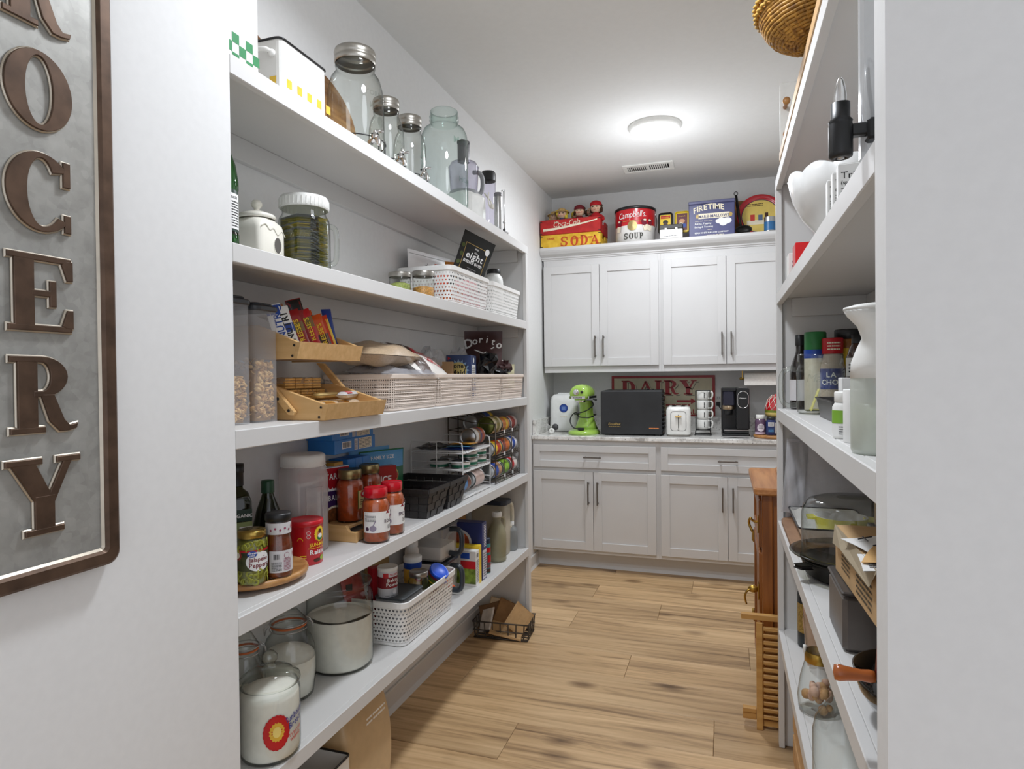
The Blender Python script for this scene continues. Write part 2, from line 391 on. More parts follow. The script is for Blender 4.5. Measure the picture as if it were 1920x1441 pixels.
# ---------------------------------------------------------------- built-in shelves
def shelving(name, label, sgn, xb, xf, y0, y1, zs, stile_near):
    """sgn=+1: backs on xb (left wall), front at xf; open front board 41 mm, ply 19 mm, cleat along the wall"""
    t = thing(name, label, 'shelves', ((xb+xf)/2, (y0+y1)/2, 0))
    ox, oy = (xb+xf)/2, (y0+y1)/2
    def bx(m, xa, xc, ya, yc, z0, z1, ch=.0015): m.box(min(xa, xc)-ox, max(xa, xc)-ox, ya-oy, yc-oy, z0, z1, PAINT, ch)
    fi = xf-.019*sgn
    for i, z in enumerate(zs):
        top = i == 0; ye = y1+(.038 if top else .019)
        m = MB(); bx(m, xb, fi, y0, ye, z-.019, z, .001); s = m.build('shelf', t)
        m = MB(); bx(m, fi, xf, y0, (y1+.038 if top else y1), z-.041, z, .0018); m.build('front_board', s)
        m = MB(); bx(m, xb, xb+.019*sgn, y0, y1+.018, z-.083, z-.0195, .001); bx(m, xb+.019*sgn, fi-.03*sgn, y1-.0005, y1+.0185, z-.083, z-.0195, .001); m.build('cleat', s)
    m = MB(); bx(m, xb, fi, y1+.0185, y1+.038, 0, zs[0]-.0195); m.build('end_panel', t)
    m = MB(); bx(m, fi, xf, y1, y1+.038, 0, zs[0]-.0415, .0018); m.build('stile', t)
    return t
shelving('shelving_unit', 'long white built-in shelves with five levels beside the grocery sign wall', 1, XW, XS, 1.093, 3.19, (2.005, 1.610, 1.2138, .8166, .425), False)
shelving('shelving_unit', 'short white built-in shelves holding the spray bottle and glass cake dome', -1, XR, XD, .878, 2.424, (2.005, 1.604, 1.20, .806, .418), True)

# ---------------------------------------------------------------- back wall cabinets
def shaker(m, x0, x1, z0, z1, y, rail=.056, th=.019):
    m.box(x0, x0+rail, y, y+th, z0, z1, CABPAINT, .0012); m.box(x1-rail, x1, y, y+th, z0, z1, CABPAINT, .0012)
    m.box(x0+rail, x1-rail, y, y+th, z1-rail, z1, CABPAINT, .0012); m.box(x0+rail, x1-rail, y, y+th, z0, z0+rail, CABPAINT, .0012)
    m.box(x0+rail-.003, x1-rail+.003, y+.009, y+th-.002, z0+rail-.003, z1-rail+.003, CABPAINT)
def pull(x, y, z, l, parent, horiz=False):
    m = MB(); r = .0045
    if horiz:
        m.box(x-l/2, x+l/2, y-.032, y-.023, z-r, z+r, NICKEL, .001)
        for q in (-1, 1): m.box(x+q*(l/2-.012)-r, x+q*(l/2-.012)+r, y-.024, y, z-r, z+r, NICKEL)
    else:
        m.box(x-r, x+r, y-.032, y-.023, z-l/2, z+l/2, NICKEL, .001)
        for q in (-1, 1): m.box(x-r, x+r, y-.024, y, z+q*(l/2-.012)-r, z+q*(l/2-.012)+r, NICKEL)
    m.build('handle', parent)
def door(t, x0, x1, z0, z1, y, hx, hz, name='door', lab=None):
    m = MB(); shaker(m, x0, x1, z0, z1, y); d = m.build(name, t)
    if lab: d['label'] = lab
    pull(hx, y, hz, .155, d)
def base_cab(x0, x1, doors, label):
    cx = (x0+x1)/2; t = thing('base_cabinet', label, 'cabinet', (cx, 4.262, 0))
    m = MB(); w = (x1-x0)/2; D = YB-4.262-.004
    m.box(-w, w, .02, D, .117, .887, CABPAINT)
    m.box(-w, w, .088, .1, 0, .117, CABPAINT); m.prism([(.088, 0), (.088, .02), (.076, 0)][::-1], -w, w, CABPAINT, axis='x')
    m.build('body', t)
    m = MB()
    for a, b, c, d in ((-w, -w+.02, .117, .887), (w-.02, w, .117, .887), (-w+.02, w-.02, .117, .150), (-w+.02, w-.02, .668, .704), (-w+.02, w-.02, .848, .887)): m.box(a, b, 0, .02, c, d, CABPAINT, .0008)
    m.build('face_frame', t)
    a0, a1, b0, b1 = [q-cx for q in doors]; y = -.019
    m = MB(); shaker(m, a0, b1, .70, .853, y, .046); dr = m.build('drawer', t); pull((a0+b1)/2, y, .774, .12, dr, True)
    door(t, a0, a1, .143, .673, y, a1-.030, .533); door(t, b0, b1, .143, .673, y, b0+.030, .533)
base_cab(XW+.002, -.416, (-1.263, -.847, -.844, -.431), 'white base cabinet under the white mini fridge and black dehydrator')
base_cab(-.416, XR-.002, (-.400, .011, .014, .428), 'white base cabinet under the toaster and coffee maker, partly behind the oak icebox')
def upper_cab(x0, x1, doors, label):
    cx = (x0+x1)/2; t = thing('upper_cabinet', label, 'cabinet', (cx, 4.55, 1.347)); w = (x1-x0)/2; D = YB-4.55-.004; Z = 2.17-1.347
    m = MB(); m.box(-w, w, .02, D, .02, Z, CABPAINT); m.build('body', t)
    m = MB()
    for a, b, c, d in ((-w, -w+.022, 0, Z), (w-.022, w, 0, Z), (-w+.022, w-.022, 0, .05), (-w+.022, w-.022, Z-.052, Z)): m.box(a, b, 0, .02, c, d, CABPAINT, .0008)
    m.build('face_frame', t)
    a0, a1, b0, b1 = [q-cx for q in doors]
    door(t, a0, a1, .046, .773, -.019, a1-.028, .184); door(t, b0, b1, .046, .773, -.019, b0+.028, .184)
upper_cab(XW+.016, -.418, (-1.257, -.848, -.845, -.434), 'white two-door upper cabinet below the stacked red and yellow crates')
upper_cab(-.418, XR-.002, (-.402, .011, .014, .428), 'white two-door upper cabinet below the marshmallow tin and red tray')
m = MB(); pr = [(4.57, 2.170), (4.545, 2.170), (4.545, 2.178), (4.536, 2.182), (4.536, 2.192), (4.528, 2.196), (4.505, 2.206), (4.490, 2.222), (4.484, 2.232), (4.484, 2.252), (4.57, 2.252)]
m.prism(pr[::-1], XW+.002, XR-.002, CABPAINT, axis='x')
m.box(XW+.002, XR-.002, 4.56, YB-.003, 2.2485, 2.252, CABPAINT)
o = m.build('trim_1'); o['kind'] = 'structure'
# granite
def granite():
    m, nt, N, L = _new('granite'); out = N('ShaderNodeOutputMaterial'); p = N('ShaderNodeBsdfPrincipled'); c = _coord(nt)
    a = N('ShaderNodeTexNoise'); a.inputs['Scale'].default_value = 14; a.inputs['Detail'].default_value = 7; a.inputs['Roughness'].default_value = .7; L(c, a.inputs['Vector'])
    r = N('ShaderNodeValToRGB'); e = r.color_ramp.elements; e[0].position = .33; e[0].color = (*lin((150, 146, 142)), 1); e[1].position = .62; e[1].color = (*lin((244, 243, 240)), 1); e.new(.46).color = (*lin((222, 220, 216)), 1)
    L(a.outputs['Fac'], r.inputs[0])
    b = N('ShaderNodeTexNoise'); b.inputs['Scale'].default_value = 70; b.inputs['Detail'].default_value = 3; L(c, b.inputs['Vector'])
    s = N('ShaderNodeValToRGB'); s.color_ramp.elements[0].position = .62; s.color_ramp.elements[0].color = (1, 1, 1, 1); s.color_ramp.elements[1].position = .70; s.color_ramp.elements[1].color = (.12, .11, .11, 1); L(b.outputs['Fac'], s.inputs[0])
    x = N('ShaderNodeMix'); x.data_type = 'RGBA'; x.blend_type = 'MULTIPLY'; x.inputs[0].default_value = .8; L(r.outputs[0], x.inputs[6]); L(s.outputs[0], x.inputs[7])
    L(x.outputs[2], p.inputs['Base Color']); p.inputs['Roughness'].default_value = .16; L(p.outputs[0], out.inputs[0]); return m
GRAN = granite()
t = thing('countertop', 'grey speckled granite worktop along the back wall', 'countertop', (XW, 4.236, .888))
m = MB(); m.box(.002, XR-XW-.002, 0, YB-4.236-.003, 0, .026, GRAN, .003); m.build('slab', t)
m = MB(); m.box(.022, XR-XW-.002, YB-4.236-.022, YB-4.236-.003, .0262, .13, GRAN, .002); m.build('backsplash', t)
m = MB(); m.box(.002, .021, .03, YB-4.236-.003, .0262, .13, GRAN, .002); m.build('side_splash', t)

# ---------------------------------------------------------------- ceiling lamp and vent
LEDM = mat('lamp_diffuser', (255, 252, 246), .6, var=.0, emit=9)
t = thing('ceiling_lamp', 'round flush white disc lamp glowing on the ceiling', 'lamp', (LAMP[0], LAMP[1], ZC))
m = MB(); m.lathe([(.145, 0), (.145, -.012), (.138, -.026), (.128, -.030), (.128, -.022)], WHP, 40); m.build('rim', t)
m = MB(); m.lathe([(.128, -.027), (.10, -.033), (0, -.035)], LEDM, 40); m.build('diffuser', t)
t = thing('ceiling_vent', 'white slotted air vent in the ceiling beyond the lamp', 'vent', (-.475, 4.35, ZC))
m = MB(); VB = mat('vent_dark', (25, 25, 25), .9)
m.box(-.135, .135, -.045, .045, -.004, -.0005, VB); m.build('backing', t, kind=None)
m = MB()
for a, b, c, d in ((-.165, .165, .05, .085), (-.165, .165, -.085, -.05), (-.165, -.135, -.05, .05), (.135, .165, -.05, .05), (-.008, .008, -.05, .05)): m.box(a, b, c, d, -.009, 0, WHP, .002)
m.build('frame', t)
sl = None
for i in range(20):
    x = -.128+i*.0128+(.006 if i > 9 else 0)
    if sl is None:
        m = MB(); m.box(-.0028, .0028, -.05, .05, -.007, -.003, WHP); sl = m.build('slat', t, (x, 0, 0))
    else:
        c = sl.copy(); COL.objects.link(c); c.location = (x, 0, 0)
# ================================================================ near wall: the grocery sign
GALV = None
def galvanised():
    m, nt, N, L = _new('galvanised_sheet'); out = N('ShaderNodeOutputMaterial'); p = N('ShaderNodeBsdfPrincipled'); c = _coord(nt)
    v = N('ShaderNodeTexVoronoi'); v.inputs['Scale'].default_value = 85; L(c, v.inputs['Vector'])
    a = N('ShaderNodeTexNoise'); a.inputs['Scale'].default_value = 26; a.inputs['Detail'].default_value = 6; L(c, a.inputs['Vector'])
    x = N('ShaderNodeMath'); x.operation = 'MULTIPLY_ADD'; x.inputs[1].default_value = .25; L(v.outputs['Color'], x.inputs[0]); L(a.outputs['Fac'], x.inputs[2])
    r = N('ShaderNodeValToRGB'); e = r.color_ramp.elements; e[0].position = .38; e[0].color = (*lin((150, 149, 144)), 1); e[1].position = .85; e[1].color = (*lin((176, 175, 170)), 1)
    L(x.outputs[0], r.inputs[0]); L(r.outputs[0], p.inputs['Base Color']); p.inputs['Metallic'].default_value = .35; p.inputs['Roughness'].default_value = .42
    L(p.outputs[0], out.inputs[0]); return m
GALV = galvanised()
BRONZE = mat('aged_bronze', (92, 72, 58), .42, .55, var=.3, ns=30); RIMW = mat('worn_rim', (196, 186, 170), .35, .7, var=.1)
def arc(cx, cy, ro, so, ri, si, a0, a1, n=14):
    A = [math.radians(a0+(a1-a0)*i/n) for i in range(n+1)]
    return [(cx+ro*math.cos(t), cy+so*math.sin(t)) for t in A]+[(cx+ri*math.cos(t), cy+si*math.sin(t)) for t in reversed(A)]
def rc(x0, y0, x1, y1): return [(x0, y0), (x1, y0), (x1, y1), (x0, y1)]
SLAB = {  # letters of unit height: overlapping strokes with slab serifs
 'R': [rc(.10, .03, .36, .97), rc(0, 0, .46, .075), rc(0, .925, .40, 1), arc(.42, .735, .36, .265, .12, .19, -90, 90), rc(.3, .925, .43, 1), rc(.3, .47, .43, .545),
       [(.40, .50), (.58, .50), (.72, .16), (.80, .075), (.92, .10), (.90, .03), (.78, 0), (.66, 0), (.52, .14)]],
 'O': [arc(.46, .5, .46, .52, .19, .45, 86, 274, 22), arc(.46, .5, .46, .52, .19, .45, -94, 94, 22)],
 'C': [arc(.47, .5, .47, .52, .20, .45, 40, 276, 26), arc(.47, .5, .47, .52, .30, .45, 270, 318, 8), rc(.77, .64, .87, .98), rc(.78, .02, .87, .26)],
 'E': [rc(.08, .03, .34, .97), rc(0, 0, .86, .075), rc(0, .925, .86, 1), rc(.3, .46, .62, .535), rc(.55, .33, .64, .67), [(.77, .05), (.88, .05), (.88, .30), (.80, .30), (.72, .08)], [(.72, .92), (.80, .70), (.88, .70), (.88, .97), (.77, .97)]],
 'Y': [[(.02, .95), (.34, .95), (.58, .46), (.34, .42)], [(.50, .46), (.74, .95), (.86, .95), (.60, .40)], rc(.33, .03, .60, .5), rc(.20, 0, .73, .075), rc(-.04, .925, .44, 1), rc(.64, .925, .98, 1)],
 'G': [arc(.47, .5, .47, .52, .20, .45, 40, 276, 26), arc(.47, .5, .47, .52, .30, .45, 270, 330, 8), rc(.77, .64, .87, .98), rc(.64, .05, .9, .44), rc(.52, .40, .98, .47)],
 'D': [rc(.08, .03, .34, .97), rc(0, 0, .44, .08), rc(0, .92, .44, 1), arc(.42, .5, .46, .5, .2, .42, -90, 90, 18)],
 'A': [[(.44, .96), (.58, .96), (.98, .04), (.68, .04)], [(.08, .04), (.19, .04), (.56, .92), (.46, .96)], rc(.26, .27, .72, .345), rc(-.04, 0, .32, .075), rc(.58, 0, 1.06, .075)],
 'I': [rc(.10, .03, .36, .97), rc(0, 0, .46, .075), rc(0, .925, .46, 1)],
 'S': [arc(.42, .735, .40, .285, .17, .2, 30, 270, 16), arc(.40, .27, .42, .285, .17, .2, -150, 90, 16), rc(.70, .62, .80, .98), rc(0, .02, .10, .38)],
 'U': [rc(.09, .3, .35, .97), rc(.64, .3, .74, .97), arc(.415, .32, .325, .34, .07, .25, 180, 360, 14), rc(0, .925, .45, 1), rc(.53, .925, .85, 1)],
 'P': [rc(.10, .03, .36, .97), rc(0, 0, .46, .075), rc(0, .925, .40, 1), arc(.42, .71, .36, .29, .12, .21, -90, 90), rc(.3, .925, .43, 1), rc(.3, .42, .43, .5)],
}
def ccw(P): return P if sum(a[0]*b[1]-b[0]*a[1] for a, b in zip(P, P[1:]+P[:1])) > 0 else P[::-1]
def slab(m, ch, u, v, w, h, mp_y, d, top, edge=None, c=.0025):
    """raised letter standing proud of the plane y=mp_y by d; chamfers in the edge material"""
    for k, P in enumerate(SLAB[ch]):
        Q = ccw([(u+x*w, v+y*h) for x, y in P])
        if d: m.prism(Q, -mp_y, -mp_y+d+.00008*k, top, axis='y', ch=c)
        else: m.poly(front(mp_y), Q, top, .0012)
def slab_rim(m, ch, u, v, w, h, y, d, grow, mt):
    for k, P in enumerate(SLAB[ch]):
        Q = inset(ccw([(u+x*w, v+y_*h) for x, y_ in P]), -grow); m.prism(Q, -y, -y+d+.00008*k, mt, axis='y', ch=.0015)
t = thing('grocery_sign', 'tall galvanised metal sign spelling grocery in raised bronze letters', 'sign', (XS+.001, .680, 1.02), LEFT)
SW, SH = .1205, 1.20
m = MB(); m.prism(rrect(2*SW, SH, .02, 5), 0, .012, BRONZE, axis='y', ch=.002); m.v = [(x, y, z+SH/2) for x, y, z in m.v]; m.build('backing', t)
m = MB()
outer = rrect(2*SW, SH, .022, 5); inner = rrect(2*SW-.060, SH-.060, .004, 5)
for k in range(len(outer)):
    a, b, c, d = outer[k], outer[(k+1) % len(outer)], inner[(k+1) % len(inner)], inner[k]
    Z = lambda p, y: (p[0], -y, p[1]+SH/2)
    mid = lambda p, q, f: (p[0]*(1-f)+q[0]*f, p[1]*(1-f)+q[1]*f)
    rows = [(0, .012), (.06, .022), (.2, .0255), (.72, .0245), (.86, .019), (1, .0155)]
    for (f0, h0), (f1, h1) in zip(rows, rows[1:]):
        m.add([Z(mid(a, d, f0), h0), Z(mid(b, c, f0), h0), Z(mid(b, c, f1), h1), Z(mid(a, d, f1), h1)], [(0, 1, 2, 3)], RIMW if f0 > .84 else BRONZE, True)
m.build('rolled_frame', t)
m = MB(); m.prism(rrect(2*SW-.056, SH-.056, .004, 5), .012, .0158, GALV, axis='y'); m.v = [(x, y, z+SH/2) for x, y, z in m.v]; m.build('sheet', t)
for i, ch in enumerate('YRECORG'):
    zc = 1.152-1.02+i*.1497; m = MB(); w, h = .108, .112; u0 = -.049 if ch != 'Y' else -.053
    slab_rim(m, ch, u0, zc-h/2, w, h, -.0155, .0045, .0022, RIMW)
    slab(m, ch, u0, zc-h/2, w, h, -.0155, .0078, BRONZE, c=.0008)
    m.build('letter', t)

# ================================================================ top shelf (5), standing on z = 2.005
ZA, ZB, ZC_, ZD, ZE = 2.0055, 1.6105, 1.2143, .8171, .4255
ENAM = mat('white_enamel', (226, 225, 221), .22, var=.02, coat=.3); GRNSQ = mat('green_enamel', (70, 140, 95), .3, var=.12); YELSQ = mat('yellow_enamel', (232, 190, 70), .3, var=.12); RIMBLK = mat('black_rim', (24, 24, 26), .3)
t = thing('enamel_tin', 'tall white tin with a green checker band at the end of the top shelf', 'tin', (-1.085, 1.154, ZA), LEFT)
m = MB(); m.prism(rrect(.108, .17, .006), 0, .27, ENAM, ch=.003); m.build('body', t)
m = MB(); m.prism(rrect(.112, .174, .008), .27, .29, ENAM, ch=.004); m.box(-.02, .02, -.006, .006, .29, .305, ENAM, .003); m.build('lid', t)
m = MB(); mp = front(-.085)
for cx, rows in ((0, 'b'), (1, 'ac'), (2, 'b'), (3, 'ac'), (4, 'b')):
    for r in rows:
        v0, v1 = {'a': (.043, .064), 'b': (.021, .043), 'c': (.0145, .021)}[r]
        m.patch(mp, -.052+cx*.0212, -.052+(cx+1)*.0212, v0, v1, GRNSQ)
m.build('checker_print', t)
m = MB(); WOVEN = wood('woven_straw', (104, 66, 30), (150, 104, 56), (50, 50, 50), .7)
m.lathe([(0, 0), (.13, .004), (.142, .01), (.142, .016), (.13, .02), (0, .02)], WOVEN, 28)
for k in range(7): m.tube([(.02*(k+1)*math.cos(a*PI/12), .02*(k+1)*math.sin(a*PI/12), .021) for a in range(24)], .004, WOVEN, 4, True)
o = m.build('woven_trivet'); o.location = (-1.232, 1.42, ZA+.142); o.rotation_euler = (0, math.radians(82), 0)
tag(o, 'brown woven round trivet leaning on the wall behind the white enamel boxes', 'trivet')
t = thing('bread_box', 'white enamel bread box with black rim and small yellow squares', 'box', (-1.135, 1.4445, ZA), LEFT)
m = MB(); P = rrect(.195, .17, .014); m.prism(P, 0, .172, ENAM, ch=.002); m.build('body', t)
m = MB(); m.tube([(x, y, .172) for x, y in rrect(.197, .172, .014)], .003, RIMBLK, 6, True); m.build('rim', t)
m = MB(); m.tube(smooth_path([(-.098, -.06, .135), (-.115, -.05, .14), (-.122, 0, .138), (-.115, .05, .14), (-.098, .06, .135)]), .006, ENAM, 8)
for y in (-.06, .06): m.ball((-.100, y, .135), .010, ENAM)
m.build('handle', t)
m = MB()
for k in range(5): m.patch(front(-.085), -.075+k*.042, -.055+k*.042, .056, .078, YELSQ)
for k in range(4): m.patch(lside(-.0975), -.075+k*.042, -.055+k*.042, .056, .078, YELSQ)
m.build('square_print', t)
m = MB(); P = [(.20*math.cos(a*PI/20), .155*math.sin(a*PI/20)) for a in range(40)]; m.prism(P, 0, .02, ACACIA, ch=.006)
o = m.build('wooden_board'); o.matrix_world = frame_xf((-1.225, 1.745, ZA+.158), (0, 1, 0), (-.16, 0, .987)); tag(o, 'oval brown wooden board leaning on the wall behind the largest lidded dispenser', 'board')
LIDM = mat('jar_lid_metal', (172, 168, 160), .32, .9)
def jar_dispenser(loc, r, h, label, rz, big):
    t = thing('drink_dispenser', label, 'jar', loc, rz, 'lidded glass drink dispensers'); nr = r*(.68 if big else .70)
    m = MB(); b = h*(.80 if big else .78)
    m.lathe([(0, .004), (r*.86, 0), (r*.97, .008), (r, .03), (r, b*.62), (r*.97, b*.78), (r*.86, b*.92), (nr, b), (nr, b+h*.04), (nr*1.04, b+h*.05), (nr, b+h*.07), (nr, h-.004)], CLEAR, 32); m.build('glass_body', t)
    m = MB(); z0 = b+h*.075
    m.lathe([(nr*1.03, z0), (nr*1.07, z0+.004), (nr*1.07, z0+(h-z0)*.35), (nr*1.03, z0+(h-z0)*.4), (nr*1.07, z0+(h-z0)*.5), (nr*1.09, h-.012), (nr*1.04, h-.002), (nr*.95, h), (0, h)], LIDM, 32); m.build('lid', t)
    m = MB(); z = .035
    m.tube([(0, -r+.002, z), (0, -r-.035, z)], .009, CHROME, 8); m.tube(smooth_path([(0, -r-.03, z), (0, -r-.045, z), (0, -r-.052, z-.01), (0, -r-.053, z-.024)]), .007, CHROME, 8)
    m.lathe([(.011, 0), (.011, .012), (.006, .014), (.005, .024)], CHROME, 10, (0, -r-.03, z+.003)); m.tube([(0, -r-.03, z+.026), (.026, -r-.036, z+.030)], .0045, CHROME, 6); m.build('spigot', t)
    m = MB(); R = r+.004
    for zz in (.012, .055 if big else .045): m.tube([(R*math.cos(a*PI/12), R*math.sin(a*PI/12), zz) for a in range(24)], .002, RIMBLK, 5, True)
    for a in (.25, .75, 1.25, 1.75): m.tube([(R*math.cos(a*PI), R*math.sin(a*PI), .06), (R*math.cos(a*PI), R*math.sin(a*PI), .001)], .002, RIMBLK, 5)
    m.tube(smooth_path([(.02, -R-.012, .0), (.02, -R-.014, .05), (.012, -R-.014, .062), (0, -R-.004, .06)]), .0022, RIMBLK, 5); m.build('wire_stand', t)
    m = MB(); g = cyl(r); W = glass('embossed_glass', (236, 238, 236), (130, 136, 132), .06)
    for a, b2, s in (('YORKSHIRE', .66, .022), ('MASON', .52, .024)) if big else (('MASON', .5, .014),): m.text(a, g, r*.5, b*b2, s, W, var='b', e=.0015)
    m.disc(g, r*.5, b*.4, r*.18, r*.2, W, 10, e=.0012); m.build('embossed_letters', t)  # lettering embossed in the dispenser glass, drawn as flat shapes
    return t
jar_dispenser((-1.10, 1.771, ZA), .088, .346, 'largest lidded glass dispenser jar with a wide silver lid on the top shelf', math.radians(60), True)
jar_dispenser((-1.09, 1.945, ZA), .060, .262, 'small glass dispenser with silver lid just behind the largest lidded dispenser', math.radians(60), False)
jar_dispenser((-1.09, 2.115, ZA), .060, .268, 'small glass dispenser with silver lid standing against the tall open jar', math.radians(60), False)
t = thing('open_jar', 'tall aqua-tinted glass jar without a lid on the top shelf', 'jar', (-1.10, 2.446, ZA), math.radians(60))
m = MB(); r, h = .097, .42
m.lathe([(0, .006), (r*.84, 0), (r*.97, .01), (r, .03), (r, .295), (r*.96, .32), (r*.86, .342), (r*.68, .355), (r*.60, .362), (r*.60, .375), (r*.63, .379), (r*.60, .384), (r*.63, .394), (r*.60, .400), (r*.60, .416), (r*.57, .42), (r*.56, .41), (r*.56, .364)], AQUA, 36); m.build('glass_body', t)
m = MB(); EMB = glass('embossed_aqua', (220, 236, 230), (120, 150, 144), .06)
for a, z, s in (('MASON', .262, .036), ('HOME', .11, .03)): m.text(a, cyl(r), r*.45, z, s, EMB, e=.002)
m.build('embossed_letters', t)  # words embossed in the jar glass
t = thing('food_processor', 'white food processor with clear bowl and grey handle on the top shelf', 'appliance', (-1.13, 2.725, ZA), math.radians(70))
m = MB(); m.prism(rrect(.165, .165, .045, 5), 0, .15, WHP, ch=.016); m.lathe([(.07, .148), (.066, .162), (.06, .166), (0, .166)], GRYP, 24); m.build('base', t)
PURP = glass('smoky_plastic', (232, 230, 238), (150, 148, 165), .05)
m = MB(); m.lathe([(.052, .166), (.062, .17), (.068, .272), (.070, .276), (.066, .280), (.058, .296), (.032, .306), (0, .307)], PURP, 28); m.build('bowl', t)
m = MB(); m.prism(rrect(.056, .046, .02, 4), .300, .385, mat('feed_tube', (70, 66, 76), .25, var=.1, alpha=.25)); m.prism(rrect(.06, .05, .022, 4), .383, .396, BLKP, ch=.002); m.build('feed_tube', t)
m = MB(); m.tube(smooth_path([(.062, -.005, .268), (.092, -.012, .272), (.112, -.015, .25), (.112, -.015, .205), (.098, -.012, .175), (.066, -.005, .176)]), .0105, GRYP, 8); m.build('handle', t)
m = MB()
CORD = mat('white_cord', (222, 218, 208), .5)
for k in range(4): m.tube(smooth_path([(.085+.004*k, -.05, .17-.004*k), (.10, -.075, .13), (.085+.006*k, -.088, .095), (.07, -.088, .115), (.08, -.08, .166)]), .0032, CORD, 5)
m.box(.082, .096, -.100, -.086, .09, .112, CORD, .003); m.build('power_cord', t)
m = MB(); m.lathe([(0, 0), (.034, 0), (.036, .01), (.038, .17), (.036, .172)], PURP, 20, (0, 0, 0)); m.lathe([(.039, .165), (.039, .185), (.034, .190), (0, .190)], BLKP, 20)
m.v = [(x, y, z*1.95) for x, y, z in m.v]; o = m.build('blender_cup'); o.location = (-1.15, 3.10, ZA); tag(o, 'clear plastic cup with black lid between the food processor and steel opener', 'cup')
t = thing('wine_opener', 'slim stainless steel electric opener standing at the far end of the top shelf', 'opener', (-1.018, 2.875, ZA), math.radians(75))
m = MB(); m.lathe([(0, .004), (.019, .004), (.0195, .008), (.0195, .168), (.018, .172)], STEEL, 20); m.lathe([(.0197, .172), (.0197, .186), (.017, .19), (0, .192)], mat('smoky_cap', (110, 108, 112), .3, alpha=.3), 20); m.build('body', t)
m = MB(); m.lathe([(0, 0), (.036, 0), (.036, .006), (.03, .009), (.024, .009)], mat('clear_base', (200, 200, 200), .15, alpha=.5), 22, (.022, 0, 0)); m.build('charging_base', t)
m = MB(); m.tube([(.05, 0, .006), (.05, 0, .216)], .0035, STEEL, 6); m.tube([(.05, 0, .214), (.03, 0, .206)], .003, STEEL, 6); m.lathe([(.006, .01), (.007, .028), (.004, .03)], BLKP, 8, (.05, 0, 0)); m.ball((.05, 0, .06), .007, STEEL); m.build('foil_cutter', t)

# ================================================================ second shelf, z = 1.6105
t = thing('soda_bottle', 'green plastic soda bottle with dark green label beside the wall', 'bottle', (-1.125, 1.203, ZB), math.radians(50))
SODA = glass('soda_green', (110, 196, 112), (30, 110, 44), .05); DKGRN = mat('label_dark_green', (22, 52, 40), .35)
m = MB(); m.lathe([(0, .006), (.03, 0), (.044, .01), (.05, .03), (.05, .05), (.048, .055), (.048, .15), (.05, .156), (.05, .175), (.044, .215), (.03, .255), (.014, .28), (.013, .305)], SODA, 28); m.build('body', t)
m = MB(); m.lathe([(.0486, .054), (.0489, .057), (.0489, .147), (.0486, .151)], DKGRN, 28); g = cyl(.0495)
m.lines(g, -.03, .012, .075, .11, 9, WHITE, e=.0006); m.patch(g, .016, .06, .06, .142, WHITE, 5, e=.0004); m.text('Facts', g, .037, .13, .011, BLACK, e=.0008); m.lines(g, .019, .057, .064, .126, 10, BLACK, e=.0008); m.build('label_sleeve', t)
m = MB(); m.lathe([(.016, .3), (.016, .318), (0, .319)], GREEN, 16); m.build('cap', t)
m = MB(); m.lathe([(0, .008), (.045, .013), (.0475, .03), (.0475, .048), (0, .05)], mat('soda', (40, 90, 40), .2), 20); m.build('soda', t)
CER = mat('cream_ceramic', (240, 236, 224), .25, var=.02, coat=.4)
t = thing('ceramic_canister', 'cream ceramic canister with an oval tag and knobbed lid', 'canister', (-1.17, 1.395, ZB), LEFT)
m = MB(); Q = lambda s, r: rrect(s, s, r, 4)
m.loft([(Q(.094, .014), 0), (Q(.104, .016), .006), (Q(.104, .016), .10), (Q(.100, .02), .116), (Q(.084, .03), .128), (Q(.072, .034), .134)], CER); m.build('body', t)
m = MB(); m.lathe([(.045, .132), (.049, .136), (.046, .143), (.022, .152), (.008, .155), (.007, .160), (.0135, .167), (.0145, .174), (.010, .182), (0, .184)], CER, 24); m.build('lid', t)
m = MB(); m.disc(front(-.052), .016, .062, .0135, .020, mat('oval_tag', (92, 88, 84), .6), 18); ORN = mat('ceramic_relief', (206, 202, 190), .3)
m.tube([(.016+.0155*math.cos(a*PI/10), -.0525, .062+.022*math.sin(a*PI/10)) for a in range(20)], .0013, CER, 5, True)
m.tube(smooth_path([(-.045, -.0525, .104), (-.03, -.0525, .11), (-.015, -.0525, .098), (.0, -.0525, .104), (.016, -.0525, .09), (.032, -.0525, .102), (.046, -.0525, .09)]), .0014, ORN, 5); m.build('oval_tag', t)
t = thing('tea_jar', 'glass mug jar with white lid packed with yellow tea packets', 'jar', (-1.125, 1.535, ZB), math.radians(62))
R = .071; m = MB(); m.lathe([(0, .004), (R*.85, 0), (R, .012), (R, .140), (R*.96, .158), (R*.84, .172), (R*.84, .186)], CLEAR, 32); m.build('glass_body', t)
m = MB(); m.lathe([(R*.92, .186), (R*.95, .189), (R*.95, .213), (R*.90, .220), (R*.3, .222), (0, .222)], WHP, 36)
for k in range(36): a = k*PI/18; m.box(-.0012, .0012, -R*.96-.0006, -R*.95+.002, .190, .212, WHP); m.v[-8:] = [(x*math.cos(a)-y*math.sin(a), x*math.sin(a)+y*math.cos(a), z) for x, y, z in m.v[-8:]]
m.build('lid', t)
m = MB(); q = random.Random(4); TEA = [mat('tea_yellow', (226, 212, 104), .5), mat('tea_olive', (176, 172, 76), .5), mat('tea_grey', (190, 192, 192), .4), mat('tea_dark', (90, 92, 86), .5)]
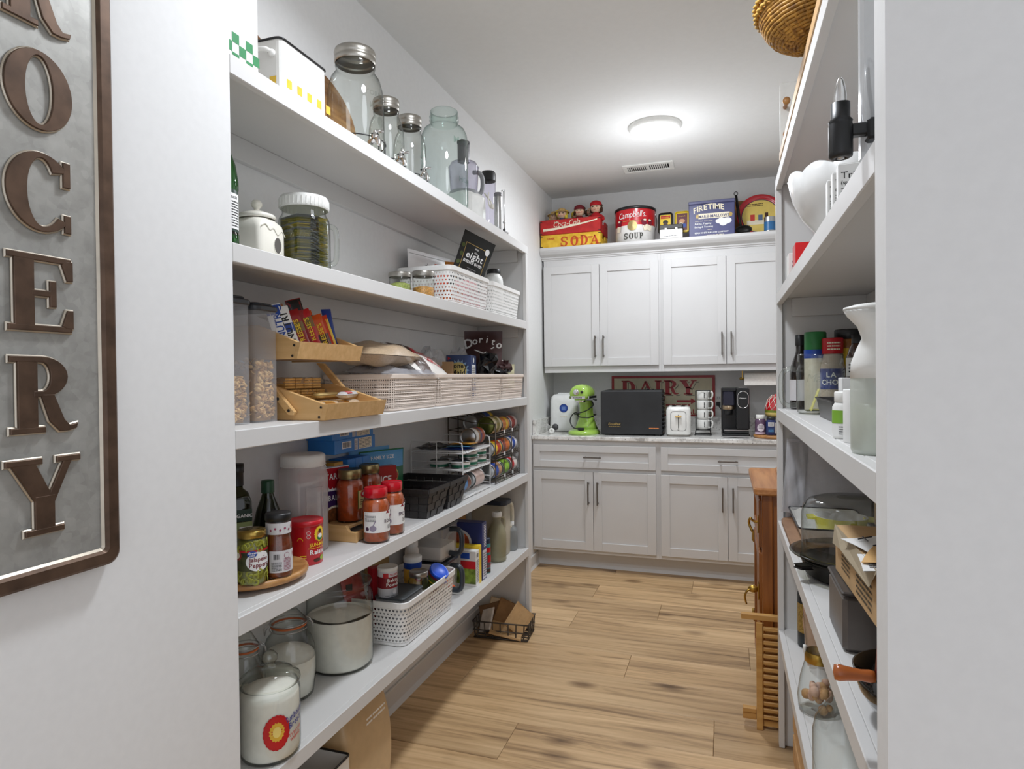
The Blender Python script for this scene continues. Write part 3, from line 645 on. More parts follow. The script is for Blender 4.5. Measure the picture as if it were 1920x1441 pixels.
for k in range(110):
    z = .008+k*.00138; tilt = q.uniform(-.007, .007)
    for s in (-1, 1):
        x = .030*s; gap = .004
        m.add([(x-.028, -.066, z+tilt), (x+.028, -.066, z-tilt*s), (x+.028, .045, z+tilt), (x-.028, .045, z+.004)], [(0, 1, 2, 3)], q.choice(TEA[:3]))
    m.add([(-.012, -.067, z+tilt), (.012, -.067, z-tilt), (.008, .03, z), (-.008, .03, z)], [(0, 1, 2, 3)], q.choice(TEA[2:]))
m.v = [(x, y, z) if x*x+y*y < (R*.96)**2 else (x*R*.96/math.hypot(x, y), y*R*.96/math.hypot(x, y), z) for x, y, z in m.v]
m.build('tea_packets', t, kind='stuff')
m = MB(); m.tube(smooth_path([(R*.97, 0, .150), (R*1.22, 0, .152), (R*1.38, 0, .135), (R*1.38, 0, .065), (R*1.22, 0, .045), (R*.97, 0, .042)]), .008, CLEAR, 8); m.build('handle', t)
m = MB(); m.text('Sunflower', cyl(R), -.03, .095, .026, glass('emb2', (235, 240, 230), (130, 136, 130), .06), var='r', shear=.3, e=.0015); m.build('embossed_letters', t)  # embossed script on the mug glass
def mini_jar(loc, r, h, label, fill, fh, grp='small jars before the white basket'):
    t = thing('small_jar', label, 'jar', loc, LEFT, grp)
    m = MB(); m.lathe([(0, .003), (r*.88, 0), (r*.95, .006), (r*.95, h*.78), (r*.88, h*.84), (r*.88, h*.9)], CLEAR, 24); m.build('glass_body', t)
    m = MB(); m.lathe([(r*.97, h*.82), (r*.99, h*.84), (r*.99, h*.97), (r*.95, h), (0, h)], LIDM, 24); m.build('lid', t)
    m = MB(); m.lathe([(0, .004), (r*.84, .004), (r*.9, .008), (r*.9, fh), (r*.5, fh+.006), (0, fh+.008)], fill, 18); m.build('filling', t)
mini_jar((-1.135, 2.112, ZB), .042, .098, 'small green-filled glass jar with metal lid, farther from the basket', mat('dried_herb', (150, 160, 80), .8, var=.4, ns=150), .055)
mini_jar((-1.085, 2.205, ZB), .0435, .113, 'small glass jar of golden seeds touching the end of the heart-cut basket', mat('seeds', (196, 140, 66), .7, var=.5, ns=220), .050)
# ---------------------------------------------------------------- perforated baskets
def perim(P):
    P = [Vector((x, y)) for x, y in P]; L = [(P[(i+1) % len(P)]-P[i]).length for i in range(len(P))]; T = sum(L)
    def f(s):
        d = (s % 1.0)*T
        for i, l in enumerate(L):
            if d <= l: return P[i].lerp(P[(i+1) % len(P)], d/l if l else 0)
            d -= l
        return P[0]
    return f, T
HEART = [(0, -.36), (.20, -.17), (.34, .08), (.22, .31), (0, .20), (-.22, .31), (-.34, .08), (-.20, -.17)]
SQR = [(0, -.27), (.27, -.27), (.27, 0), (.27, .27), (0, .27), (-.27, .27), (-.27, 0), (-.27, -.27)]
BORD = [(0, -.5), (.5, -.5), (.5, 0), (.5, .5), (0, .5), (-.5, .5), (-.5, 0), (-.5, -.5)]
def lattice(m, fn, ns, nz, hole, mt, stagger=.5, alt=1.0):
    vs = []; fs = []
    for j in range(nz):
        sc = alt if j % 2 else 1.0
        for i in range(ns):
            b = len(vs); cs = i+.5+(stagger if j % 2 else 0)
            vs += [fn((cs+x)/ns, (j+.5+y)/nz) for x, y in BORD]+[fn((cs+x*sc)/ns, (j+.5+y*sc)/nz) for x, y in hole]
            fs += [(b+k, b+(k+1) % 8, b+8+(k+1) % 8, b+8+k) for k in range(8)]
    m.add(vs, fs, mt)
def perforated(name, label, loc, rz, w, d, h, mt, cell, hole, group, rim=.022, base=.014, taper=.012, rr=.03, alt=1.0, ribs=0, kind_part='lattice_wall'):
    t = thing(name, label, 'basket', loc, rz, group)
    f, T = perim(rrect(w-2*taper, d-2*taper, rr, 4)); g, _ = perim(rrect(w, d, rr, 4))
    def fn(s, v):
        z = base+(h-rim-base)*v; k = z/h; a, b = f(s), g(s); return (a.x*(1-k)+b.x*k, a.y*(1-k)+b.y*k, z)
    m = MB(); lattice(m, fn, int(T/cell), max(3, int((h-rim-base)/cell)), hole, mt, .5 if hole is HEART else 0, alt); m.build(kind_part, t)
    m = MB(); P = rrect(w, d, rr, 4); Q = rrect(w+.006, d+.006, rr+.003, 4); I = inset(P, .003); n = len(P)
    vs = []; k0 = (h-rim)/h
    for p, z in ((rrect(w-2*taper*(1-k0), d-2*taper*(1-k0), rr, 4), h-rim-.0005), (Q, h-rim+.003), (Q, h-.002), (P, h), (I, h-.002), (I, h-rim)): vs += [(x, y, z) for x, y in p]
    m.add(vs, [(r*n+i, r*n+(i+1) % n, (r+1)*n+(i+1) % n, (r+1)*n+i) for r in range(5) for i in range(n)], mt, False)
    m.build('rim', t)
    m = MB(); m.prism(rrect(w-2*taper, d-2*taper, rr, 4), 0, base+.0008, mt, ch=.004); m.build('base', t)
    if ribs:
        m = MB()
        for j in range(1, ribs):
            v = j/ribs; m.tube([Vector(fn(s/44, v)) for s in range(44)], .0016, mt, 4, True)
        m.build('rib', t)
    return t
WB = mat('white_basket', (238, 237, 234), .42, var=.02)
perforated('heart_basket', 'long white heart-cut basket on the second shelf holding foil pouches', (-1.125, 2.50, ZB), LEFT, .43, .245, .150, WB, .0128, HEART, 'white heart-cut baskets', alt=.72)
perforated('heart_basket', 'white heart-cut basket against the far shelf end holding the white supplement bottle', (-1.125, 2.955, ZB), LEFT, .43, .245, .150, WB, .0128, HEART, 'white heart-cut baskets', alt=.72)
def pouch(name, label, cat, loc, rz, w, h, th, body, prints=None, tilt=0, lean=0, group=None, seal=.1, crease=0, bend=0):
    """upright filled bag: flat sealed top, bulging belly; lean tips it back, tilt rolls it sideways"""
    t = thing(name, label, cat, loc, 0, group); t.rotation_euler = (lean, tilt, rz); t.rotation_mode = 'XYZ'
    q = random.Random(len(label)*7+3); ph = [q.uniform(0, 6) for _ in range(4)]
    def half(u, v):
        bv = min(1, v/.12)**.6*min(1, max(0, (1-seal-v))/.35)**.8 if v < 1-seal else 0
        a = max(0, 1-abs(2*u-1)**2.6)
        return .0012+th/2*a*bv+crease*bv*(math.sin(9*u+5*v+ph[0])+math.sin(14*v-7*u+ph[1]))*a
    def P(u, v, s): k = 1-.05*max(0, 1-abs(v-.5)*2); return ((u-.5)*w*k, s*half(u, v)+bend*v*v, v*h)
    m = MB(); m.grid(lambda u, v: P(u, v, -1), 10, 14, body); m.grid(lambda u, v: P(1-u, v, 1), 10, 14, body); m.build('bag', t)
    if prints:
        mp = lambda u, v, e=0: (P(u/w+.5, max(0, min(1, v/h)), -1)[0], P(u/w+.5, max(0, min(1, v/h)), -1)[1]-e-.0008, v)
        m = MB(); prints(m, mp, w, h); m.build('label_print', t)
    return t
FOILW = mat('pale_foil', (216, 216, 216), .32, .25, var=.03); FOILK = mat('black_foil', (30, 31, 30), .3, .1, var=.2); PLUM = mat('plum_print', (90, 50, 90), .5)
def p1(m, mp, w, h):
    m.patch(mp, -w*.47, w*.47, h*.93, h*.935, GREYP, 8); m.text('plexus', mp, -.01, h*.70, .030, BLACK, var='r'); m.text('Active', mp, .012, h*.50, .062, PLUM, var='r')
pouch('supplement_pouch', 'pale grey pouch with dark lettering in the long white basket', 'pouch', (-1.20, 2.50, ZB+.016), math.radians(78), .30, .225, .05, FOILW, p1)
def p2(m, mp, w, h):
    for a, b, c, d in ((-.36, -.345, .1, .82), (.345, .36, .1, .82), (-.36, .36, .81, .82)): m.patch(mp, w*a, w*b, h*c, h*d, GOLD, 2, k=8)
    m.text('the', mp, 0, h*.68, .014, WHITE, var='r', shear=.2); m.text('eight', mp, 0, h*.575, .042, WHITE, shear=.15); m.text('mushroom', mp, 0, h*.49, .026, WHITE, sx=.85)
    m.disc(mp, w*.33, h*.80, .012, .016, WHITE, 12); m.text('om', mp, 0, h*.75, .014, WHITE); m.lines(mp, -.022, .026, h*.2, h*.43, 7, GREYP)
    OL = mat('olive_blotch', (82, 96, 40), .5)
    for a, b in ((-.42, .75), (-.41, .6), (-.43, .45), (-.41, .3)): m.disc(mp, w*a, h*b, w*.05, h*.04, OL, 8)
pouch('mushroom_pouch', 'black foil pouch with gold frame leaning out of the long white basket', 'pouch', (-1.095, 2.60, ZB+.085), math.radians(52), .165, .26, .022, FOILK, p2, tilt=math.radians(19), lean=math.radians(6), seal=.08)
pouch('snack_pouch', 'small red and white pouch between the pale and black pouches', 'pouch', (-1.15, 2.545, ZB+.016), math.radians(70), .12, .178, .03, mat('coral_foil', (226, 84, 50), .3), lambda m, mp, w, h: m.patch(mp, -w*.47, w*.47, h*.78, h*.95, WHITE, 4))
pouch('spice_pouch', 'olive green pouch peeking behind the pale grey pouch', 'pouch', (-1.235, 2.66, ZB+.016), math.radians(75), .09, .205, .03, mat('olive_foil', (122, 122, 88), .45))
pouch('fruit_pouch', 'orange and pink pouch standing beside the white supplement bottle', 'pouch', (-1.125, 2.655, ZB+.02), math.radians(66), .15, .205, .03, mat('orange_foil', (226, 150, 70), .25), lambda m, mp, w, h: (m.patch(mp, -w*.4, w*.4, h*.3, h*.74, mat('pink_fruit', (224, 70, 70), .3, var=.4, ns=40), 6, k=6), m.disc(mp, 0, h*.5, w*.2, h*.13, mat('peach', (244, 170, 90), .4), 12)), tilt=math.radians(-4))
t = thing('supplement_bottle', 'white plastic bottle with black cap in the far white basket', 'bottle', (-1.10, 3.03, ZB+.016), LEFT)
m = MB(); m.lathe([(0, 0), (.044, 0), (.047, .006), (.047, .17), (.044, .19), (.034, .205), (.03, .208), (.03, .215)], WHP, 28); m.build('body', t)
m = MB(); m.lathe([(.0473, .150), (.0473, .156)], BLKP, 28); m.build('band', t)
m = MB(); m.lathe([(.033, .212), (.034, .215), (.034, .232), (.03, .235), (0, .235)], BLKP, 24); m.build('cap', t)
m = MB(); m.box(-.06, .06, -.035, .035, 0, .115, mat('pink_box', (224, 130, 140), .5, var=.1), .001); o = m.build('pink_packet', None, (-1.075, 2.62, ZB+.0165), LEFT); tag(o, 'pink packet seen through the holes of the long white basket', 'packet')
m = MB(); m.box(-.10, .06, -.03, .03, 0, .06, mat('orange_box', (224, 120, 40), .5, var=.1), .001); o = m.build('orange_packet', None, (-1.06, 2.40, ZB+.0165), LEFT); tag(o, 'orange packet low inside the near end of the long white basket', 'packet')

# ================================================================ third shelf, z = 1.2143
FROST = mat('clear_plastic', (236, 236, 238), .16, alpha=.8, var=.02); DKLID = mat('slate_lid', (52, 55, 60), .4)
SHELLS = [mat('cereal_light', (224, 184, 120), .7, var=.12, ns=60), mat('cereal_dark', (190, 146, 84), .75, var=.15, ns=60)]
def cereal_box(loc, w, d, h, fill, label, seed):
    t = thing('cereal_container', label, 'container', loc, LEFT, 'tall clear cereal containers')
    m = MB(); P = rrect(w, d, .016, 5); n = len(P)
    m.prism(P, 0.001, h, FROST, sm=True, cap=False); m.prism(rrect(w, d, .016, 5), 0, .003, FROST); m.build('clear_body', t)
    m = MB(); m.prism(rrect(w+.008, d+.008, .02, 5), h-.002, h+.012, DKLID, ch=.003); m.prism(rrect(w*.86, d*.93, .016, 5), h+.012, h+.019, DKLID, ch=.003); m.build('lid', t)
    m = MB(); q = random.Random(seed); core = mat('cereal_core', (150, 112, 62), .9, var=.3, ns=90)
    m.prism(rrect(w-.024, d-.024, .012), .004, fill-.02, core)
    for k in range(330):
        s = q.choice('xxyt'); z = q.uniform(.012, fill) if s != 't' else q.uniform(fill-.022, fill+.004)
        x, y = q.uniform(-.5, .5)*(w-.03), q.uniform(-.5, .5)*(d-.03)
        if s == 'x': y = -(d/2-.013)
        elif s == 'y': x = q.choice((-1, 1))*(w/2-.013)
        m.xf = Matrix.Translation((x, y, z)) @ Matrix.Rotation(q.uniform(0, 6), 4, 'Z') @ Matrix.Rotation(q.uniform(-1.2, 1.2), 4, 'X') @ Matrix.Rotation(q.uniform(-.7, .7), 4, 'Y')
        r = q.uniform(.007, .0105); m.lathe([(0, -.0025), (r*.6, -.001), (r, .002), (r*.6, .0005), (0, 0)], q.choice(SHELLS), 7)
    m.xf = None; m.build('cereal', t, kind='stuff')
cereal_box((-1.165, 1.222, ZC_), .082, .17, .286, .105, 'tall clear container half hidden by the wall, low filled with cereal', 5)
cereal_box((-1.165, 1.322, ZC_), .085, .165, .278, .150, 'tall clear container half full of cereal touching the bamboo rack', 9)
# bamboo two-tier rack
t = thing('bamboo_rack', 'two-tier bamboo rack of tilted trays filled with snacks', 'rack', (0, 0, 0))
def tray(t, y0, y1, xb, xf, z, zb, hf, fl=.012):
    """side boards with sloped tops, a leaning front board, a floor; xf is the front foot line"""
    sid = [(xb, z), (xf, z), (xf+fl, z+hf), (xb+.11, zb), (xb, zb)]
    for y in (y0, y1-.012):
        m = MB(); m.prism([(x, q) for x, q in sid], -(y+.012), -y, BAMBOO, axis='y', ch=.001); m.build('side_board', t)
    m = MB(); m.prism([(xf-.001, z), (xf+.011, z), (xf+fl+.011, z+hf+.001), (xf+fl-.001, z+hf+.001)], -y1-.001, -y0+.001, BAMBOO, axis='y', ch=.001); m.build('front_board', t)
    m = MB(); m.box(xb, xf, y0+.012, y1-.012, z+.004, z+.012, BAMBOO); m.build('tray_floor', t)
    m = MB(); m.box(xb, xb+.01, y0+.012, y1-.012, z+.012, zb-.004, BAMBOO, .001); m.build('back_board', t)
    m = MB()
    for y, s in ((y0-.0008, -1), (y1+.0008, 1)):
        for x, q in ((xf-.004, z+.008), (xf+.002, z+hf-.008)): m.lathe([(.0035, 0), (.003, .001), (0, .0005)], DARKMETAL, 8); m.v[-17:] = [(x+a, y+s*c, q+b) for a, b, c in m.v[-17:]]
    m.build('screw', t)
tray(t, 1.388, 1.682, -1.235, -.977, ZC_+.0005, 1.305, .041)
tray(t, 1.368, 1.660, -1.262, -1.040, 1.372, 1.462, .043)
for y in (1.374, 1.684):
    m = MB(); P = [(-1.20, 1.37), (-1.172, 1.368), (-1.045, 1.236), (-1.050, 1.228), (-1.066, 1.229)]
    m.prism(ccw(P), -(y+.012), -y, BAMBOO, axis='y', ch=.0015)
    for x, z in ((-1.062, 1.240), (-1.095, 1.27)): m.lathe([(.004, 0), (.004, .002), (0, .002)], DARKMETAL, 8); m.v[-17:] = [(x+a, y-.0003-c, z+b) for a, b, c in m.v[-17:]]
    m.build('brace', t)
def bar(label, c, size, rot, body, prints=None, group='wrapped bars in the upper bamboo tray', cat='snack'):
    """wrapped bar: flat crimped ends, swollen middle; local x is its length"""
    l, w, th = size; t = thing('snack_bar', label, cat, c, 0, group, rot); m = MB()
    def P(u, v, s):
        e = min(1, min(u, 1-u)/.12); a = max(0, 1-(2*v-1)**4); return ((u-.5)*l, (v-.5)*w*(1 if e < 1 else .94), s*(.0006+th/2*a*e**.5))
    m.grid(lambda u, v: P(u, v, 1), 10, 6, body); m.grid(lambda u, v: P(u, 1-v, -1), 10, 6, body); m.build('wrapper', t)
    if prints:
        mp = lambda u, v, e=0: (u, v, P(max(0, min(1, u/l+.5)), max(0, min(1, v/w+.5)), 1)[2]+e)
        m = MB(); prints(m, mp, l, w); m.build('label_print', t)
    return t
DKRED = mat('dark_red_wrap', (150, 20, 26), .3); ORGW = mat('orange_wrap', (214, 84, 24), .3); BRWN = mat('brown_wrap', (70, 40, 26), .35); BLW = mat('blue_wrap', (28, 62, 150), .3); CLR = mat('clear_wrap', (222, 214, 196), .15, alpha=.55)
def U(x, y, z, lean, roll): return (x, y, z), (0, -math.radians(90-lean), math.radians(roll))
# bars stand on end, long axis up, faces toward +x; lean along +y
def ubar(label, x, y, z, l, w, th, lean, back, body, prints=None):
    """stand a bar: length axis up, tipped by lean degrees toward +y and back toward the wall"""
    a, b = math.radians(lean), math.radians(back)
    X = Vector((-math.sin(b)*math.cos(a), -math.sin(a)*-1*-1, math.cos(a)*math.cos(b))).normalized(); Zf = Vector((.85, -.53, .25)); Zf = (Zf-X*Zf.dot(X)).normalized(); Yv = Zf.cross(X)
    t = bar(label, (0, 0, 0), (l, w, th), (0, 0, 0), body, prints); t.matrix_world = Matrix.Translation((x, y, z)) @ Matrix((X, Yv, Zf)).transposed().to_4x4(); return t
def txt(s, col, size, band=None, bcol=None):
    def f(m, mp, l, w):
        if band: m.patch(mp, l*band[0], l*band[1], -w*.48, w*.48, bcol, 3, k=4)
        m.text(s, mp, l*.02, -size*.35, size, col, sx=.9)
    return f
S = [('white and blue wrapped snack bar next to the cereal containers', 1.405, 8, WHITE, txt('NUTRI', BLUE, .028, (.25, .47), BLUE), 1.435, .0),
     ('second white bar with blue lettering in the upper tray', 1.425, 10, WHITE, txt('NUTRI', BLACK, .028, (-.1, .1), BLW), 1.43, .01),
     ('tan wrapped bar between the white and dark red bars', 1.455, 9, mat('tan_wrap', (160, 110, 76), .35), None, 1.44, -.03),
     ('dark red bar with a gold badge, lowest in the upper tray', 1.47, 14, DKRED, txt("REESE'S", YEL, .020, (-.02, .2), mat('olive_badge', (120, 100, 40), .4)), 1.425, .012),
     ('dark red bar with a black top, tallest in the upper tray', 1.505, 10, DKRED, txt('', WHITE, .022, (.26, .48), BLKP), 1.447, -.005),
     ('red bar with white stripes in the middle of the upper tray', 1.525, 13, RED, txt("REESE'S", YEL, .022, (.05, .3), mat('olive_badge', (120, 100, 40), .4)), 1.432, .006),
     ('orange bar with a brown top standing behind the red bars', 1.555, 10, ORGW, txt('', CREAM, .026, (.1, .38), BRWN), 1.43, -.01),
     ('orange and yellow bar with brown stripe', 1.58, 13, ORGW, txt("REESE'S", YEL, .02, (-.3, .0), BRWN), 1.422, .008),
     ('red bar edged with yellow and green at the far side of the tray', 1.603, 12, mat('red_orange', (206, 58, 26), .3), lambda m, mp, l, w: (m.patch(mp, -l*.45, l*.4, -w*.48, -w*.25, YEL, 4), m.patch(mp, -l*.3, l*.2, w*.05, w*.3, BRWN, 3)), 1.42, .01),
     ('narrow blue bar standing apart at the far end of the upper tray', 1.635, -2, BLW, txt('', WHITE, .02), 1.445, .0)]
for lab, y, ln, b, pr, z, dx in S: ubar(lab, -1.115+dx, y, z+.026, .145 if 'tall' in lab else .118, .045 if 'narrow' not in lab else .03, .014, ln, 14, b, pr)
for k, (y, z, rz) in enumerate(((1.47, 1.500, .3), (1.53, 1.494, -.2), (1.58, 1.488, .1))):
    bar(('pale wrapper lying at the back of the upper tray, next to the containers', 'silver wrapper lying at the back of the upper tray, in the middle', 'thin white wrapper lying at the back behind the orange bars')[k], (-1.185, y, z-.012), (.12, .04, .012), (0.2, 0, PI/2+rz), (FOILW, FOILW, WHITE)[k])
CRK = mat('cracker', (226, 180, 104), .7, var=.12, ns=80)
def cracker_pack(label, c, rz, n=4):
    t = thing('cracker_pack', label, 'snack', c, rz, 'cracker packets in the lower bamboo tray'); m = MB()
    for k in range(n):
        for s in (-1, 1): m.box(s*.022-.020, s*.022+.020, -.020, .020, .001+k*.0075, .0072+k*.0075, CRK, .0015)
    m.build('crackers', t)
    m = MB(); h = n*.0075+.002; m.grid(lambda u, v: ((u-.5)*.108, (v-.5)*.046, h*(.5+.5*min(1, min(u, 1-u)/.12))+.001*math.sin(19*u+7*v)), 10, 4, CLR); m.build('clear_wrap', t)
spots = [(-1.165, 1.445, 1.228, 1.5, 'back row, next to the containers'), (-1.165, 1.505, 1.228, 1.6, 'back row, beside the first'), (-1.165, 1.565, 1.228, 1.5, 'back row, under the taller pile'), (-1.165, 1.625, 1.228, 1.5, 'back row, far end from the containers'),
         (-1.165, 1.475, 1.2605, 1.55, 'second layer, next to the brace'), (-1.165, 1.54, 1.2605, 1.45, 'second layer, in the middle'), (-1.165, 1.61, 1.2605, 1.6, 'second layer, far end'), (-1.165, 1.515, 1.293, 1.5, 'top of the pile, nearer one'), (-1.16, 1.585, 1.293, 1.62, 'top of the pile, farther one'),
         (-1.06, 1.44, 1.228, .1, 'front row, next to the brace'), (-1.06, 1.53, 1.228, .05, 'front row, under the red-wrapped stick'), (-1.06, 1.61, 1.228, -.1, 'front row, at the far side')]
for x, y, z, r, w in spots: cracker_pack('clear-wrapped cracker packet in the lower tray: '+w, (x, y, z+.0005), r)
bar('red and silver wrapped stick lying across the crackers of the lower tray', (-1.03, 1.595, 1.275), (.15, .03, .018), (0, 0, 1.9), FOILW, lambda m, mp, l, w: m.patch(mp, -l*.36, l*.05, -w*.46, w*.46, RED, 4, k=4), 'wrapped sticks in the lower bamboo tray')
bar('pale cracker stick lying along the back of the lower tray', (-1.095, 1.585, 1.274), (.15, .03, .014), (0, 0, 1.75), mat('cream_wrap', (224, 196, 130), .4), None, 'wrapped sticks in the lower bamboo tray')
# woven plastic baskets
WV = mat('blush_weave', (232, 218, 206), .5, var=.03)
lab = ['first blush woven basket, next to the bamboo rack, under the sugar and rice bags', 'second blush woven basket from the bamboo rack', 'third blush woven basket, under the graham cracker box', 'last blush woven basket, against the far end of the third shelf']
W0 = perforated('woven_basket', lab[0], (-1.13, 1.975, ZC_), LEFT, .345, .265, .120, WV, .0075, SQR, 'blush woven baskets on the third shelf', rim=.016, base=.01, taper=.008, rr=.018, ribs=8)
for k in (1, 2, 3): dup(W0, (-1.13, 1.975+k*.3495, ZC_), LEFT, lab[k])
def pillow(name, label, cat, c, rot, l, w, th, body, prints=None, crease=.002, seed=1, sag=0, group=None):
    t = thing(name, label, cat, c, 0, group, rot); q = random.Random(seed); ph = [q.uniform(0, 6) for _ in range(4)]
    def P(u, v, s):
        a = max(0, 1-abs(2*u-1)**3)**.6*max(0, 1-abs(2*v-1)**3)**.6
        return ((u-.5)*l, (v-.5)*w, s*(.0008+th/2*a)+a*crease*(math.sin(11*u+4*v+ph[0])+math.sin(13*v-6*u+ph[1])+.7*math.sin(23*u+17*v+ph[2]))-sag*(2*u-1)**2)
    m = MB(); m.grid(lambda u, v: P(u, v, 1), 18, 12, body); m.grid(lambda u, v: P(u, 1-v, -1), 18, 12, body); m.build('bag', t)
    if prints:
        mp = lambda u, v, e=0: (u, v, P(max(0, min(1, u/l+.5)), max(0, min(1, v/w+.5)), 1)[2]+e+.0012)
        m = MB(); prints(m, mp, l, w); m.build('label_print', t)
    return t
SUGAR = mat('brown_sugar', (190, 166, 136), .45, var=.12, ns=180, coat=.4); FILM = mat('clear_film', (206, 206, 212), .12, alpha=.5)
pillow('sugar_bag', 'clear bag of tan sugar lying on top of the first blush basket', 'bag', (-1.12, 1.905, 1.399), (.05, 0, 1.62), .32, .21, .075, SUGAR, crease=.004, seed=3)
pillow('clear_bag', 'crinkled clear plastic bag under the tan sugar bag', 'bag', (-1.085, 1.955, 1.339), (.06, 0, 1.5), .31, .19, .04, FILM, crease=.006, seed=5)
def ricep(m, mp, l, w):
    m.patch(mp, -l*.45, -l*.2, -w*.47, w*.47, mat('brown_band', (74, 48, 34), .4), 6, k=8); m.text('Mahatma', mp, l*.08, w*.05, .052, RED, shear=.2); m.text('Mahatma', mp, l*.1, -w*.2, .036, RED, shear=.2); m.lines(mp, -l*.15, l*.35, w*.24, w*.34, 1, RED)
    m.lines(lambda u, v, e=0: mp(-v, u, e), -w*.3, w*.3, l*.27, l*.4, 3, WHITE)
pillow('rice_bag', 'white rice bag with red lettering and a brown end across two baskets', 'bag', (-1.085, 2.165, 1.372), (.62, .12, 1.62), .34, .20, .06, mat('rice_white', (236, 232, 226), .35, var=.04), ricep, seed=8)
pillow('pasta_bag', 'olive green bag standing behind the rice bag', 'bag', (-1.19, 2.36, 1.36), (1.1, 0, 1.5), .20, .13, .04, mat('olive_bag', (120, 116, 84), .5), seed=9)
t = thing('graham_box', 'dark blue graham cracker box rising from the third blush basket', 'box', (-1.125, 2.66, ZC_+.0125), math.radians(12))
m = MB(); NAVY = mat('navy_card', (38, 58, 104), .45, var=.05); m.box(-.055, .055, -.07, .07, 0, .192, NAVY, .0012); m.build('carton', t)
m = MB(); mp = front(-.07); SUN = mat('sun_gold', (196, 180, 110), .5)
P = []
for k in range(32): a = k*PI/16; r = .036 if k % 2 else .050; P.append((r*math.cos(a), .125+r*math.sin(a)))
m.poly(mp, P, mat('sky_glow', (120, 150, 180), .5), .0006); m.disc(mp, 0, .125, .036, .036, SUN, 24, e=.0009)
m.text('Honey', mp, 0, .135, .032, BLACK, e=.0015, sx=.9); m.text('Maid', mp, 0, .105, .032, BLACK, e=.0015); m.disc(mp, -.043, .178, .009, .009, RED, 3)
g = rside(.055); m.patch(g, -.045, .045, .07, .15, WHITE); m.lines(g, -.04, .04, .075, .145, 8, GREYP); m.disc(g, 0, .17, .014, .012, WHITE, 12); m.build('label_print', t)
MAR = mat('maroon_foil', (70, 42, 42), .28, .15, var=.15)
def dor(m, mp, w, h):
    for i, (c, s, dy) in enumerate(zip('Dorito', (.062, .052, .048, .05, .046, .056), (0, .016, .024, .024, .014, -.004))): m.text(c, mp, -.07+i*.029, h*.74+dy, s, WHITE, shear=.12, rot=-.12*(i-2.2))
    m.poly(mp, [(-.05, h*.70), (0, h*.63), (.055, h*.74), (.05, h*.75), (0, h*.655), (-.045, h*.71)], WHITE); m.poly(mp, [(-.065, h*.42), (.02, h*.38), (.06, h*.5), (-.02, h*.52)], BLACK); m.lines(mp, -.03, .03, h*.42, h*.46, 1, WHITE, e=.002)
pouch('chip_bag', 'maroon and black chip bag standing at the far end of the third shelf', 'bag', (-1.135, 2.965, ZC_+.02), math.radians(24), .19, .315, .085, MAR, dor, crease=.004)
def crumple(name, label, c, r, mt, seed, sc=(1, 1, 1), cat='bag'):
    q = random.Random(seed); m = MB(); n, k = 12, 8
    def f(u, v):
        th, ph = u*2*PI, v*PI; d = r*(1+.28*math.sin(3*th+seed)*math.sin(2*ph)+.2*math.sin(7*th+5*ph+seed)+q.uniform(-.14, .14)*(0 < v < 1)*(0 < u < 1))
        return (d*math.sin(ph)*math.cos(th)*sc[0], d*math.sin(ph)*math.sin(th)*sc[1], -d*math.cos(ph)*sc[2])
    cache = {}
    m.grid(lambda u, v: cache.setdefault((round((u % 1)*n), round(v*k)), f(u % 1, v)), n, k, mt, False); o = m.build(name); o.location = c; return tag(o, label, cat)
BAGCLEAR = mat('bag_clear', (226, 226, 228), .1, alpha=.6)
crumple('foil_wrapper', 'crumpled glossy black wrapper in front of the chip bag', (-1.075, 2.86, 1.375), .050, mat('gloss_black', (20, 20, 22), .12, var=.3), 4, (.9, 1, 1.1))
crumple('foil_wrapper', 'flat crumpled dark wrapper beside the yellow-white packet', (-1.06, 2.995, 1.343), .045, mat('gloss_black', (20, 20, 22), .12, var=.3), 9, (1, 1.6, .5))
crumple('sandwich_bag', 'crumpled clear bag beside the chip bag and graham box', (-1.19, 2.79, 1.40), .05, BAGCLEAR, 6, (1, 1, 1.1))
crumple('sandwich_bag', 'tall clear bag standing behind the graham box', (-1.20, 2.49, 1.375), .060, BAGCLEAR, 2, (.9, 1, 1.15))
crumple('maroon_packet', 'small maroon crumpled packet at the foot of the chip bag', (-1.05, 3.03, 1.372), .036, MAR, 12, (1, 1.3, .8))
pouch('paper_packet', 'pale yellow torn packet at the far corner of the last basket', 'packet', (-1.07, 3.125, ZC_+.05), math.radians(35), .085, .122, .03, mat('pale_yellow', (224, 218, 180), .4, var=.1), crease=.004)
m = MB(); m.box(-.05, .05, -.035, .035, 0, .162, mat('kraft_card', (176, 140, 100), .7), .001); o = m.build('kraft_box', None, (-1.165, 2.535, ZC_+.0125), math.radians(20)); tag(o, 'small brown kraft box before the tall clear bag', 'box')
# ================================================================ fourth shelf, z = .8171
def label_wrap(m, R, u0, u1, v0, v1, mt, e=.0004, n=10): m.patch(cyl(R), u0, u1, v0, v1, mt, n, e)
t = thing('turntable', 'round acacia wood turntable carrying pickle and sauce jars', 'turntable', (-1.135, 1.318, ZD), .4)
m = MB(); m.lathe([(0, .009), (.125, .009), (.133, .013), (.135, .02), (.133, .026), (.127, .0275), (.12, .024), (0, .024)], ACACIA, 44); m.build('tray', t)
m = MB(); m.lathe([(0, 0), (.09, 0), (.09, .009)], DARKMETAL, 24); m.build('foot', t)
ZT = ZD+.0245
PICK = mat('pickle_brine', (120, 118, 30), .3, var=.35, ns=45); SAL = mat('tomato_sauce', (178, 70, 26), .35, var=.25, ns=70, coat=.3); SALD = mat('dark_salsa', (120, 52, 26), .35, var=.3, ns=60, coat=.3)
GLOSSGOLD = mat('gold_lid', (176, 146, 74), .25, .9)
